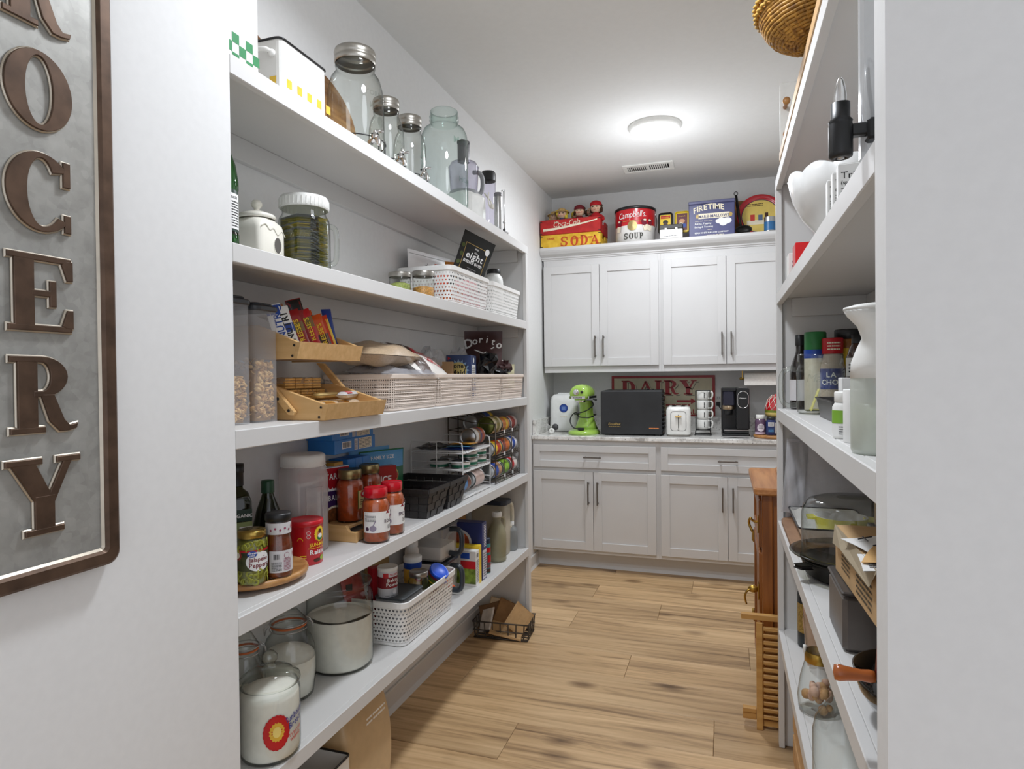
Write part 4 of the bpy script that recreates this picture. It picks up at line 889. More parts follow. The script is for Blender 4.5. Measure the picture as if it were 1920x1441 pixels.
t = thing('pickle_jar', 'jar of green jalapeno slices with gold lid on the turntable', 'jar', (-1.062, 1.232, ZT), math.radians(58))
R = .034; m = MB(); m.lathe([(0, .003), (R*.9, 0), (R, .006), (R, .095), (R*.92, .107), (R*.84, .110), (R*.84, .118)], CLEAR, 28); m.build('glass_body', t)
m = MB(); m.lathe([(0, .004), (R*.9, .004), (R*.965, .009), (R*.965, .094), (R*.88, .105), (0, .106)], PICK, 24); m.build('brine', t)
m = MB(); q = random.Random(2); SL = mat('pepper_slice', (150, 150, 50), .35, var=.3)
for k in range(34):
    a = q.uniform(-1.3, 1.6); z = q.choice((q.uniform(.008, .034), q.uniform(.085, .1))); m.xf = Matrix.Rotation(a, 4, 'Z') @ Matrix.Translation((0, -R*.955, z)) @ Matrix.Rotation(PI/2+q.uniform(-.3, .3), 4, 'X') @ Matrix.Rotation(q.uniform(-.4, .4), 4, 'Y')
    m.lathe([(.003, .0006), (.0055, .0016), (.008, .0012), (.008, 0)], SL, 9)
m.xf = None; m.build('pepper_slices', t, kind='stuff')
m = MB(); m.lathe([(R*.90, .109), (R*.95, .111), (R*.95, .123), (R*.9, .126), (0, .1255)], GLOSSGOLD, 30); m.build('lid', t)
m = MB(); label_wrap(m, R, -.062, .046, .036, .082, mat('olive_photo', (60, 62, 30), .4, var=.5, ns=60)); label_wrap(m, R, -.062, .046, .079, .084, RED, .0007)
g = cyl(R); m.disc(g, .006, .057, .030, .023, WHITE, 26, e=.0009); m.disc(g, -.010, .075, .011, .0075, BLUE, 18, e=.0013); m.text('Great', g, -.010, .0755, .0068, WHITE, e=.0017, shear=.2); m.text('value', g, -.010, .0705, .005, WHITE, e=.0017)
m.text('Jalapeno', g, .006, .0575, .0135, mat('maroon_ink', (120, 30, 40), .5), e=.0014, sx=.92); m.text('Peppers', g, .007, .0435, .0145, MATS['maroon_ink'], e=.0014, sx=.92); m.patch(g, .0155, .0195, .0668, .0680, MATS['maroon_ink'], e=.0014)
m.disc(g, -.048, .072, .014, .012, mat('onion', (150, 60, 50), .4), 14, e=.0009); m.disc(g, -.048, .072, .009, .008, CREAM, 14, e=.0012); m.build('label_print', t)
t = thing('sauce_jar', 'dark salsa jar with black lid and white label on the turntable', 'jar', (-1.035, 1.293, ZT), math.radians(62), 'sauce jars on the fourth shelf')
R = .0315; m = MB(); m.lathe([(0, .003), (R*.9, 0), (R, .006), (R, .078), (R*.93, .092), (R*.88, .100), (R*.92, .108), (R*.92, .136), (R*.86, .140)], CLEAR, 28); m.build('glass_body', t)
m = MB(); m.lathe([(0, .004), (R*.9, .004), (R*.965, .009), (R*.965, .077), (R*.88, .092), (R*.84, .1), (R*.88, .109), (R*.88, .132), (0, .132)], SALD, 24); m.build('salsa', t)
m = MB(); m.lathe([(R*.9, .137), (R*.98, .139), (R*.98, .151), (R*.93, .155), (0, .1545)], BLKP, 30); m.build('lid', t)
m = MB(); LG = mat('label_grey', (214, 212, 214), .5); label_wrap(m, R*.925, -.06, .05, .107, .134, LG, .0006); g = cyl(R); label_wrap(m, R, -.036, .04, .016, .068, LG)
MAG = mat('magenta_ink', (150, 60, 90), .5); m.text('H', cyl(R*.925), .026, .118, .014, mat('red_ink', (180, 40, 50), .5), e=.0014); m.text('H', g, .03, .052, .014, MATS['red_ink'], e=.001)
for k in range(5): m.disc(cyl(R*.925), -.03+k*.011, .117+.004*(k % 2), .0028, .0028, MAG, 8, e=.0012)
m.barcode(g, -.026, -.010, .046, .062, LG, BLACK); m.lines(g, -.03, -.006, .02, .042, 7, BLACK); m.lines(g, -.002, .018, .02, .05, 9, MAG); m.disc(g, .006, .056, .007, .007, MAG, 12, e=.0009); m.disc(g, .006, .056, .006, .006, LG, 12, e=.0012); m.build('label_print', t)
t = thing('raisin_can', 'red cardboard raisin canister with red lid', 'can', (-1.098, 1.486, ZD), math.radians(60))
R = .044; REDCAN = mat('red_can', (192, 18, 34), .32, var=.06, coat=.3); m = MB(); m.lathe([(0, 0), (R*.98, 0), (R, .003), (R, .106)], REDCAN, 34); m.build('body', t)
m = MB(); m.lathe([(R*1.0, .104), (R*1.045, .105), (R*1.05, .117), (R*1.0, .119), (R*.9, .1165), (0, .1165)], mat('red_lid', (206, 30, 44), .3), 34); m.build('lid', t)
m = MB(); g = cyl(R); m.disc(g, .022, .082, .019, .022, YEL, 40, e=.0008, scallop=-.12); m.disc(g, .022, .080, .010, .014, mat('tan_print', (200, 130, 80), .5), 16, e=.0012); m.disc(g, .022, .090, .0055, .006, BRWN, 12, e=.0016); m.disc(g, .022, .072, .010, .007, GREEN, 12, e=.0016); m.disc(g, .022, .077, .008, .006, WHITE, 12, e=.0018)
m.text('SUN-MAID', g, .020, .050, .0135, YEL, e=.001, sx=.9); m.patch(g, -.014, .052, .045, .0462, YEL, 6); m.text('Raisins', g, .018, .029, .018, WHITE, e=.001)
m.disc(g, .030, .016, .008, .007, mat('lime_print', (150, 170, 60), .5), 12); m.disc(g, .012, .012, .012, .005, BRWN, 12); m.lines(g, -.034, -.018, .008, .030, 4, YEL)
for z in (.088, .078): m.disc(g, -.012, z, .0055, .0055, WHITE, 14); m.disc(g, -.012, z, .0045, .0045, REDCAN, 14, e=.0011)
m.disc(g, -.034, .068, .008, .008, YEL, 12, a0=0, a1=180); m.disc(g, -.034, .068, .0065, .0065, REDCAN, 12, e=.0011, a0=0, a1=180); m.build('label_print', t)
OILG = glass('olive_oil_glass', (104, 118, 58), (36, 50, 16), .04); OIL = mat('olive_oil', (92, 84, 14), .2, alpha=.35)
t = thing('olive_oil_bottle', 'tall olive oil bottle with black cap half behind the wall edge', 'bottle', (-1.20, 1.340, ZD), math.radians(50), 'olive oil bottles')
m = MB(); m.loft([(rrect(.058, .058, .012, 3), 0), (rrect(.064, .064, .012, 3), .004), (rrect(.064, .064, .012, 3), .19), (rrect(.052, .052, .016, 3), .212), (rrect(.03, .03, .014, 3), .222), (rrect(.027, .027, .013, 3), .24)], OILG); m.build('body', t)
m = MB(); m.lathe([(.0165, .23), (.0165, .262), (.018, .264), (.018, .286), (0, .287)], BLKP, 20); m.build('cap', t)
m = MB(); g = front(-.032); m.patch(g, -.03, .031, .02, .14, mat('sage_label', (150, 164, 110), .5)); m.patch(g, -.03, .031, .142, .172, mat('deep_green', (34, 58, 44), .4)); m.text('ORGANIC', g, .004, .152, .012, WHITE); m.patch(g, .0, .03, .03, .128, WHITE, e=.0009); m.text('Facts', g, .015, .115, .009, BLACK, e=.0015); m.lines(g, .003, .028, .034, .11, 9, BLACK, e=.0014); m.text('120', g, .019, .092, .011, BLACK, e=.0017); m.build('label_print', t)
t = thing('olive_oil_bottle', 'squat dark olive oil bottle with green cap beside the large frosted tub', 'bottle', (-1.20, 1.457, ZD), math.radians(40), 'olive oil bottles')
m = MB(); m.lathe([(0, .003), (.036, 0), (.042, .006), (.043, .07), (.040, .10), (.030, .145), (.019, .175), (.0145, .19), (.0145, .20)], OILG, 28); m.build('body', t)
m = MB(); m.lathe([(0, .005), (.038, .005), (.0415, .01), (.0415, .07), (.038, .1), (.028, .142), (0, .144)], OIL, 22); m.build('oil', t)
m = MB(); m.lathe([(.0175, .192), (.0175, .222), (.016, .226), (0, .226)], mat('green_cap', (36, 74, 50), .4), 24); m.build('cap', t)
m = MB(); m.box(-.014, .014, -.02, .02, 0, .128, mat('pink_carton', (220, 170, 170), .5), .001); o = m.build('pink_carton', None, (-1.145, 1.432, ZD), .6); tag(o, 'small pink carton between the salsa jar and the frosted tub', 'carton')
FT = mat('frosted_tub', (232, 227, 224), .38, alpha=.58, var=.03)
t = thing('frosted_tub', 'tall frosted tub with white lid holding orange snacks', 'container', (-1.188, 1.598, ZD), math.radians(60))
m = MB(); P = [(x, y) for x, y in rrect(.128, .128, .045, 6)]
m.loft([(inset(P, .006), 0), (P, .006), (P, .225), (inset(P, .004), .235), (inset(P, .008), .25)], FT, caps=False); m.prism(inset(P, .006), 0, .003, FT); m.build('body', t)
m = MB(); m.tube([(-.02, -.0655, .03), (-.02, -.0655, .19), (.03, -.0655, .19), (.03, -.0655, .03)], .0018, FT, 4); m.build('embossed_panel', t)
m = MB(); m.lathe([(.058, .246), (.064, .248), (.064, .276), (.060, .282), (.05, .283), (0, .283)], WHP, 36); m.build('lid', t)
m = MB(); q = random.Random(8)
for k in range(40): m.ball((q.uniform(-.042, .042), q.uniform(-.042, .042), q.uniform(.014, .082)), q.uniform(.009, .016), mat('orange_puff', (224, 140, 70), .8, var=.15), 7, 5)
m.build('snacks', t, kind='stuff')
# bamboo step with two tall sauce jars
t = thing('bamboo_step', 'low bamboo step under the two gold-lidded sauce jars', 'riser', (0, 0, 0))
m = MB(); m.prism(ccw([(-1.20, ZD), (-1.075, ZD), (-1.075, ZD+.030), (-1.10, ZD+.032), (-1.112, ZD+.05), (-1.20, ZD+.052)]), -1.712, -1.700, BAMBOO, axis='y', ch=.001); m.build('side_board', t)
m = MB(); m.prism(ccw([(-1.20, ZD), (-1.075, ZD), (-1.075, ZD+.030), (-1.10, ZD+.032), (-1.112, ZD+.05), (-1.20, ZD+.052)]), -1.962, -1.950, BAMBOO, axis='y', ch=.001); m.build('side_board', t)
m = MB(); m.box(-1.20, -1.112, 1.712, 1.95, ZD+.036, ZD+.046, BAMBOO, .001); m.build('step_board', t)
m = MB(); m.box(-1.088, -1.077, 1.712, 1.95, ZD+.002, ZD+.03, BAMBOO, .001); m.build('front_rail', t)
def big_jar(loc, R, h, label, rz, lid, lidtop, fill, prints, grp='sauce jars on the fourth shelf', sq=False):
    t = thing('sauce_jar', label, 'jar', loc, rz, grp)
    b = h*.80; pr = [(0, .003), (R*.9, 0), (R, .006), (R, b*.84), (R*.95, b*.92), (R*.80, b), (R*.78, b+.006)]
    m = MB(); m.lathe(pr, CLEAR, 10 if sq else 30, sm=True); m.build('glass_body', t)
    m = MB(); m.lathe([(0, .005), (R*.88, .005)]+[(r*.965, z) for r, z in pr[3:6]]+[(0, b-.001)], fill, 10 if sq else 26); m.build('sauce', t)
    m = MB(); m.lathe([(R*.80, b+.004), (R*.86, b+.006), (R*.86, h-.004), (R*.81, h)], lid, 30); m.lathe([(R*.81, h), (R*.76, h-.0012), (0, h-.0012)], lidtop, 30); m.build('lid', t)
    m = MB(); prints(m, cyl(R), R, h); m.build('label_print', t); return t
LIDG = mat('brass_lid', (150, 134, 92), .3, .8); LIDT = mat('teal_lid_top', (70, 84, 84), .35, .3)
def bert(m, g, R, h):
    k = .036
    m.patch(g, k-.026, k+.02, h*.26, h*.60, mat('cream_label', (222, 204, 140), .5), 6); m.patch(g, k-.0285, k-.0255, h*.25, h*.61, mat('leaf_green', (90, 100, 40), .5), 1, .0008); m.disc(g, k, h*.53, .017, .012, RED, 18, e=.0012); m.text('BER', g, k-.002, h*.51, .011, WHITE, e=.0018); m.lines(g, k-.02, k+.016, h*.32, h*.44, 3, BRWN); m.disc(g, k+.01, h*.33, .008, .01, BRWN, 10)
big_jar((-1.150, 1.786, ZD+.0465), .044, .166, 'tall gold-lidded red sauce jar on the bamboo step, nearer one', math.radians(55), LIDG, LIDT, SAL, bert, sq=False)
big_jar((-1.150, 1.905, ZD+.0465), .040, .166, 'tall gold-lidded red sauce jar on the bamboo step, farther one', math.radians(55), LIDG, LIDT, SAL, bert)
def mez(word):
    def f(m, g, R, h):
        c = .02; m.patch(g, -.055, .075, h*.20, h*.58, WHITE, 14); m.poly(g, [(c+.005, h*.58), (c+.055, h*.58), (c+.055, h*.70), (c+.038, h*.68), (c+.02, h*.62)], WHITE, .0006)
        m.poly(g, [(c-.002, h*.535), (c+.014, h*.53), (c+.05, h*.58), (c+.05, h*.66), (c+.03, h*.645), (c+.012, h*.59), (c+.004, h*.585)], mat('crimson', (150, 24, 44), .4), .0012)
        m.text('Mezze', g, c+.029, h*.585, .013, WHITE, e=.002, rot=.45); m.text(word, g, c+.02, h*.37, .0145, mat('plum_ink', (70, 40, 70), .5), e=.0012, sx=.8); m.lines(g, c+.005, c+.045, h*.25, h*.33, 3, GREYP)
        m.lines(g, -.05, -.015, h*.40, h*.52, 5, GREYP); m.disc(g, -.024, h*.28, .011, .009, mat('garlic', (150, 140, 160), .5), 12); m.disc(g, -.042, h*.27, .006, .006, MATS['plum_ink'], 10); m.poly(g, [(-.026, h*.32), (-.022, h*.32), (-.014, h*.42), (-.017, h*.42)], MATS['garlic'], .0012)
        m.disc(g, c+.024, h*.465, .005, .006, MATS['crimson'], 8)
    return f
REDL = mat('red_lid_gloss', (205, 14, 36), .22, coat=.4)
big_jar((-1.030, 1.742, ZD), .042, .167, 'nearer red-lidded sauce jar with white label at the shelf edge', math.radians(50), REDL, REDL, mat('orange_sauce', (196, 90, 40), .35, var=.2, ns=80, coat=.3), mez('ROASTED'))
big_jar((-1.032, 1.846, ZD), .040, .168, 'red-lidded spicy sauce jar just behind the nearer red-lidded jar', math.radians(46), REDL, REDL, mat('orange_sauce', (196, 90, 40), .35, var=.2, ns=80, coat=.3), mez('SPICY NAP'))
# boxes behind the jars
def carton(name, label, cat, loc, rz, w, d, h, body, prints=None, group=None, tilt=(0, 0)):
    """printed card box, front on local -y, base at the origin; pressed edges and a lid flap"""
    t = thing(name, label, cat, loc, rz, group)
    if tilt != (0, 0): t.rotation_euler = (tilt[0], tilt[1], rz)
    m = MB(); m.box(-w/2, w/2, -d/2, d/2, 0, h, body, .001); m.build('carton', t)
    m = MB(); m.box(-w/2+.002, w/2-.002, -d/2+.001, d/2-.004, h, h+.0008, body); m.build('lid_flap', t)
    if prints: m = MB(); prints(m, w, d, h); m.build('label_print', t)
    return t
ZRED = mat('deep_red_card', (168, 20, 34), .4, var=.05); PURPC = mat('purple_card', (60, 34, 90), .4); STEW = mat('stew_photo', (120, 70, 34), .5, var=.6, ns=90)
def zat(w1, w2):
    def f(m, w, d, h):
        g = front(-d/2); m.patch(g, -w/2+.001, w/2-.001, h*.72, h-.001, ZRED); m.text(w1, g, 0, h*.83, .026, WHITE, sx=.86, e=.0012)
        for k in range(9): m.disc(g, -w/2+w*(k+.5)/9, h*.72, w/18, w/18, ZRED, 8)
        m.patch(g, -w*.42, w/2-.001, .02, h*.66, PURPC); m.text(w2, g, .0, h*.52, .024, WHITE, sx=.8, e=.0012); m.disc(g, .0, h*.27, w*.36, h*.17, CREAM, 22, e=.001); m.disc(g, 0, h*.275, w*.30, h*.135, STEW, 20, e=.0014)
        g = lside(-w/2) if 0 else (lambda u, v, e=0: (-w/2-e, -u, v)); m.patch(g, -d/2+.001, d/2-.001, h*.72, h-.001, ZRED); m.disc(g, 0, h*.62, d*.3, d*.3, PURPC, 12); m.lines(g, -d*.4, d*.35, .03, h*.5, 9, GREYP)
    return f
carton('rice_mix_box', 'front white and red jambalaya rice box behind the bamboo step', 'box', (-1.215, 1.772, ZD), math.radians(72), .125, .040, .218, WHITE, zat("ZATARAIN'S", 'JAMBALAYA'), 'boxed rice mixes')
carton('rice_mix_box', 'taller red-topped rice box between the frosted tub and blue boxes', 'box', (-1.245, 1.690, ZD), math.radians(80), .10, .034, .262, WHITE, zat("ZATARAIN'S", 'RICE'), 'boxed rice mixes')
SKY = mat('sky_blue_card', (46, 122, 196), .42, var=.06)
def bl(m, w, d, h):
    g = front(-d/2); m.patch(g, -w*.3, w*.3, h*.18, h*.62, WHITE); m.lines(g, -w*.25, w*.25, h*.22, h*.5, 5, GREYP)
for k in range(3): carton('pasta_box', ['upright blue box next to the jambalaya box', 'middle upright blue box of the row', 'upright blue box at the far end of the row'][k], 'box', (-1.235, 1.872+k*.047, ZD), LEFT, .045, .075, .232, SKY, bl, 'blue pasta boxes')
AMB = mat('amber_card', (206, 150, 60), .45); carton('amber_box', 'amber and white box between the rice mix boxes and upright blue boxes', 'box', (-1.240, 1.815, ZD), LEFT, .05, .06, .228, AMB, lambda m, w, d, h: (m.patch(front(-d/2), -w/2, w/2, h*.62, h*.86, WHITE),))
def lyb(m, w, d, h):
    g = front(-d/2); m.barcode(g, -w*.34, -w*.12, h*.32, h*.82, WHITE, BLACK); m.patch(g, -w*.04, w*.04, h*.1, h*.92, LG); m.patch(g, w*.06, w*.40, h*.1, h*.92, CREAM); m.lines(g, w*.075, w*.38, h*.14, h*.88, 7, GREYP); m.lines(g, -w*.03, w*.03, h*.14, h*.85, 8, GREYP, seed=8)
carton('pasta_box', 'blue box lying on the upright blue boxes, lower of two', 'box', (-1.222, 1.860, ZD+.2625), LEFT, .245, .10, .044, SKY, lyb, 'blue pasta boxes')
carton('pasta_box', 'blue box lying topmost of the blue stack under the third shelf', 'box', (-1.222, 1.848, ZD+.3072), LEFT, .245, .10, .034, SKY, lyb, 'blue pasta boxes')
carton('rice_box', 'red rice and noodle box beside the red-lidded jars', 'box', (-1.165, 2.01, ZD), math.radians(60), .105, .035, .190, mat('brick_red_card', (160, 36, 32), .4), lambda m, w, d, h: (m.text('RICE', front(-d/2), 0, h*.70, .034, WHITE, sx=.9), m.text('A', front(-d/2), 0, h*.61, .014, WHITE), m.text('RONI', front(-d/2), 0, h*.43, .034, WHITE, sx=.9), m.patch(front(-d/2), -w*.4, w*.4, h*.05, h*.36, STEW)))
GRNB = mat('green_foil', (30, 104, 66), .28, .1, var=.12); SKYF = mat('sky_foil', (90, 160, 210), .28)
def soup(m, mp, w, h):
    m.patch(mp, -w*.48, w*.48, h*.72, h*.98, SKYF, 6, k=6); m.text('FAMILY SIZE', mp, 0, h*.86, .018, WHITE); m.disc(mp, 0, h*.60, w*.34, h*.16, GOLD, 24, e=.0015); m.disc(mp, 0, h*.60, w*.31, h*.145, mat('forest_photo', (60, 60, 36), .5, var=.5, ns=60), 22, e=.002); m.patch(mp, -w*.1, w*.3, h*.55, h*.63, RED, 3, e=.0026)
    m.text('Creamy', mp, .01, h*.36, .028, WHITE, var='r', shear=.25); m.text('Potato', mp, .01, h*.24, .028, WHITE, var='r', shear=.25); m.disc(mp, 0, h*.12, w*.3, h*.06, mat('soup_photo', (200, 170, 90), .4), 14)
pouch('soup_mix_pouch', 'green and blue soup mix pouch in front of its pair', 'pouch', (-1.205, 2.085, ZD), math.radians(66), .20, .240, .035, GRNB, soup, group='green soup mix pouches', seal=.06)
pouch('soup_mix_pouch', 'blue-topped soup mix pouch showing only its top behind the green one', 'pouch', (-1.232, 2.045, ZD), math.radians(72), .19, .252, .02, SKYF, None, group='green soup mix pouches', seal=.06)
# black strap baskets: interlaced straps, each a piece
STRAP = mat('black_strap', (38, 36, 36), .42, var=.3, ns=120)
def strap_basket(loc, label, w, d, h):
    t = thing('strap_basket', label, 'basket', loc, LEFT, 'black woven strap baskets'); tp = .022
    m = MB(); m.box(-w/2+tp, w/2-tp, -d/2+tp, d/2-tp, 0, .004, STRAP); m.build('base', t)
    def side(o, ux, l0, l1, nrm, ncol):
        for i in range(ncol):
            m = MB()
            for j in range(4):
                z0, z1 = h*j/4, h*(j+1)/4
                def pt(f, z, e): k = z/h; l = l0*(1-k)+l1*k; return tuple(o[a]+ux[a]*(f-.5)*l+nrm[a]*(tp*(k-1)+e) for a in (0, 1))+(z,)
                e = .0028 if (i+j) % 2 else .0006; f0, f1 = (i+.03)/ncol, (i+.97)/ncol; zz0, zz1 = z0+.0008, z1-.0008
                q = [pt(f0, zz0, e), pt(f1, zz0, e), pt(f1, zz1, e), pt(f0, zz1, e)]; b = [pt(f0, zz0, -.001), pt(f1, zz0, -.001), pt(f1, zz1, -.001), pt(f0, zz1, -.001)]
                m.add(q+b, [(0, 1, 2, 3), (0, 4, 5, 1), (1, 5, 6, 2), (2, 6, 7, 3), (3, 7, 4, 0), (7, 6, 5, 4)], STRAP)
            m.build('strap', t)
    side((0, -d/2), (1, 0), w-2*tp, w, (0, -1), 5); side((0, d/2), (-1, 0), w-2*tp, w, (0, 1), 5)
    side((w/2, 0), (0, 1), d-2*tp, d, (1, 0), 7); side((-w/2, 0), (0, -1), d-2*tp, d, (-1, 0), 7)
    m = MB(); P = rrect(w+.004, d+.004, .004, 2); I = inset(P, .006); n = len(P)
    vs = [(x, y, h-.014) for x, y in P]+[(x, y, h) for x, y in P]+[(x, y, h) for x, y in I]+[(x, y, h-.014) for x, y in I]
    m.add(vs, [(r*n+i, r*n+(i+1) % n, ((r+1) % 4)*n+(i+1) % n, ((r+1) % 4)*n+i) for r in range(4) for i in range(n)], STRAP); m.build('rim', t)
    return t
strap_basket((-1.125, 2.123, ZD), 'black woven strap basket beside the red-lidded jars', .176, .27, .108)
strap_basket((-1.125, 2.302, ZD), 'black woven strap basket beside the white wire rack', .176, .27, .108)
m = MB(); m.box(-.05, .05, -.02, .02, .0045, .07, mat('maroon_packet', (110, 30, 50), .4), .001); o = m.build('tea_box', None, (-1.19, 2.125, ZD), LEFT); tag(o, 'small maroon packet inside the nearer black strap basket', 'packet')
# wire racks and cans
WIRE = mat('white_wire', (226, 226, 224), .35); WIRED = mat('bronze_wire', (96, 88, 80), .35, .7)
t = thing('wire_rack', 'white wire two-tier rack with tuna tins and lying cans', 'rack', (0, 0, 0))
x0, x1, y0, y1 = -1.255, -1.022, 2.415, 2.735
for y in (y0, y1):
    m = MB(); m.tube(smooth_path([(x1, y, ZD+.001), (x1, y, ZD+.21), (x1-.012, y, ZD+.233), (x1-.03, y, ZD+.238), (x0+.02, y, ZD+.238), (x0+.005, y, ZD+.23), (x0, y, ZD+.21), (x0, y, ZD+.001)], 3), .0026, WIRE, 6)
    for z in (.025, .055, .125, .155, .19): m.tube([(x0, y, ZD+z), (x1, y, ZD+z)], .0018, WIRE, 5)
    m.tube([((x0+x1)/2, y, ZD+.02), ((x0+x1)/2, y, ZD+.238)], .0018, WIRE, 5); m.build('side_frame', t)
for z in (.012, .118, .196):
    m = MB(); zz = ZD+z
    for k in range(19): y = y0+(y1-y0)*(k+.5)/19; m.tube([(x0, y, zz), (x1, y, zz), (x1+.002, y, zz-.006)], .0014, WIRE, 4)
    for x in (x0+.004, (x0+x1)/2, x1): m.tube([(x, y0, zz-.0025), (x, y1, zz-.0025)], .002, WIRE, 5)
    m.tube([(x1+.002, y0+(y1-y0)*k/38, zz-.004-.004*(k % 2)) for k in range(39)], .0017, WIRE, 4); m.build('wire_tier', t)
TIN = mat('tin_metal', (176, 178, 178), .3, .95)
def can(label, c, R, L, prints, axis='y', group='cans lying in the wire racks', top=TIN, rz=0):
    """food can; axis y: lying along the shelf with its end toward the room's near side"""
    t = thing('food_can', label, 'can', c, 0, group)
    if axis == 'y': t.rotation_euler = (PI/2, PI, 0) if False else (-PI/2, 0, 0)
    if rz: t.rotation_euler[2] = rz
    m = MB(); m.lathe([(0, .003), (R*.82, .003), (R*.86, .0045), (R*.9, .003), (R*.95, .003), (R*.97, 0), (R, .001), (R, .004), (R*.975, .006)], top, 26); m.build('can_end', t)
    m = MB(); m.lathe([(R*.975, L-.006), (R, L-.004), (R, L-.001), (R*.97, L), (R*.95, L-.003), (R*.9, L-.003), (R*.86, L-.0045), (R*.82, L-.003), (0, L-.003)], top, 26); m.build('can_end', t)
    m = MB(); prints(m, R*.976, L); m.build('label_wrap', t); return t
def wrap(*bands):
    """bands: (fraction start, end, material) along the can"""
    def f(m, R, L):
        z0, z1 = .0055, L-.0055
        for a, b, mt in bands: m.lathe([(R, z0+(z1-z0)*a), (R, z0+(z1-z0)*b)], mt, 26)
    return f
def word(f, s, size, col, blob=None):
    def g2(m, R, L):
        f(m, R, L); rot = lambda u, v, e=0: cyl(R)(v, L/2+u, e)       # print reads along the can
        if blob: m.disc(rot, 0, -.02+R*1.4, L*.28, R*.5, blob, 14, e=.0006)
        for off in (R*.9, R*1.9): m.text(s, rot, 0, off, size, col, e=.0012, rot=0)
    return g2
def C(n, c, **k): return mat('can_'+n, c, .35, **k)
Z1, Z2, Z3 = ZD+.0145, ZD+.1205, ZD+.1985
can('large ringed can lying on the top tier of the white wire rack', (-1.082, 2.625, Z3+.040), .0385, .115, word(wrap((0, .32, WHITE), (.32, .42, C('tan', (190, 140, 90))), (.42, .6, C('taupe', (150, 120, 96), var=.4)), (.6, .68, BLUE), (.68, 1, C('stew', (190, 90, 50), var=.4, ns=60))), '', .016, BRWN))
for k, (x, y, z) in enumerate(((-1.062, 2.49, Z2), (-1.066, 2.585, Z2), (-1.066, 2.585, Z2+.0335), (-1.062, 2.683, Z2), (-1.062, 2.683, Z2+.0335), (-1.16, 2.49, Z2), (-1.16, 2.59, Z2))):
    can('green tuna tin on the middle wire tier: '+('lone tin next to the strap baskets', 'lower of the middle pair', 'upper of the middle pair', 'lower of the far pair', 'upper of the far pair', 'at the back, near end', 'at the back, in the middle')[k], (x, y, z), .041, .0325, word(wrap((0, .55, C('tuna_green', (30, 100, 76))), (.55, 1, C('tuna_pale', (214, 210, 206)))), '', .001, WHITE), 'z', 'green tuna tins', rz=.5+.4*k)
can('blue and white can lying lowest in the white wire rack', (-1.075, 2.44, Z1+.0385), .0375, .112, word(wrap((0, .18, YEL), (.18, .65, C('sky', (80, 140, 200), var=.3)), (.65, 1, C('brown_stew', (120, 70, 50), var=.4))), '', .016, WHITE))
can('pale pink can lying beside the blue and white can', (-1.075, 2.60, Z1+.0385), .0375, .112, word(wrap((0, 1, C('pale_pink', (222, 196, 186), var=.15))), '', .014, RED))
for k, (y, z, mt, r) in enumerate(((2.52, .012, SKYF, .2), (2.50, .004, BLW, -.1), (2.55, .020, mat('amber_foil', (224, 160, 50), .35), .1))):
    pillow('seasoning_packet', 'flat seasoning packet before the ringed can: '+('blue one in the middle', 'dark blue one at the bottom', 'amber one on top')[k], 'packet', (-1.075, y, Z3+z), (0, .05, 1.57+r), .13, .10, .006, mt, crease=.0008, seed=20+k, group='seasoning packets')
pillow('dark_packet', 'dark plastic packet lying at the back of the top wire tier', 'packet', (-1.19, 2.50, Z3+.012), (0, 0, 1.5), .15, .10, .016, mat('dark_film', (70, 70, 72), .2), crease=.003, seed=31)
t = thing('can_rack', 'bronze wire rack of three sloping tiers filled with cans at the far shelf end', 'rack', (0, 0, 0))
x0, x1, y0, y1 = -1.262, -1.022, 2.812, 3.172
for y in (y0, (y0*2+y1)/3, (y0+2*y1)/3, y1):
    m = MB(); m.tube([(x1, y, ZD+.001), (x1, y, ZD+.285 if y == y0 else ZD+.258)], .0026, WIRED, 6); m.tube([(x0, y, ZD+.001), (x0, y, ZD+.33)], .0026, WIRED, 6)
    for z in (.010, .116, .222): m.tube([(x0, y, ZD+z+.03), (x1, y, ZD+z)], .0019, WIRED, 5); m.tube([(x1, y, ZD+z), (x1, y, ZD+z+.022)], .0019, WIRED, 5)
    m.tube([(x0, y, ZD+.315), (x0+.12, y, ZD+.29), (x1, y, ZD+.283 if y == y0 else ZD+.25)], .0022, WIRED, 5); m.build('upright', t)
CLIP = mat('white_clip', (236, 236, 236), .4)
for z in (.010, .116, .222):
    m = MB()
    for dz in (0, .011, .022): m.tube([(x1+.001, y0, ZD+z+dz), (x1+.001, y1, ZD+z+dz)], .0019, WIRED, 5)
    for k in range(13): y = y0+(y1-y0)*k/12; m.tube([(x1+.001, y, ZD+z-.002), (x1+.001, y, ZD+z+.022)], .0014, WIRED, 4)
    for k in range(4): x = x0+(x1-x0)*k/4; m.tube([(x, y0, ZD+z+.03*(1-k/4)), (x, y1, ZD+z+.03*(1-k/4))], .0019, WIRED, 5)
    m.build('wire_tier', t)
    for k in (1, 2): m = MB(); m.box(x1+.0005, x1+.006, y0+(y1-y0)*k/3-.005, y0+(y1-y0)*k/3+.005, ZD+z+.008, ZD+z+.024, CLIP, .001); m.build('clip', t)
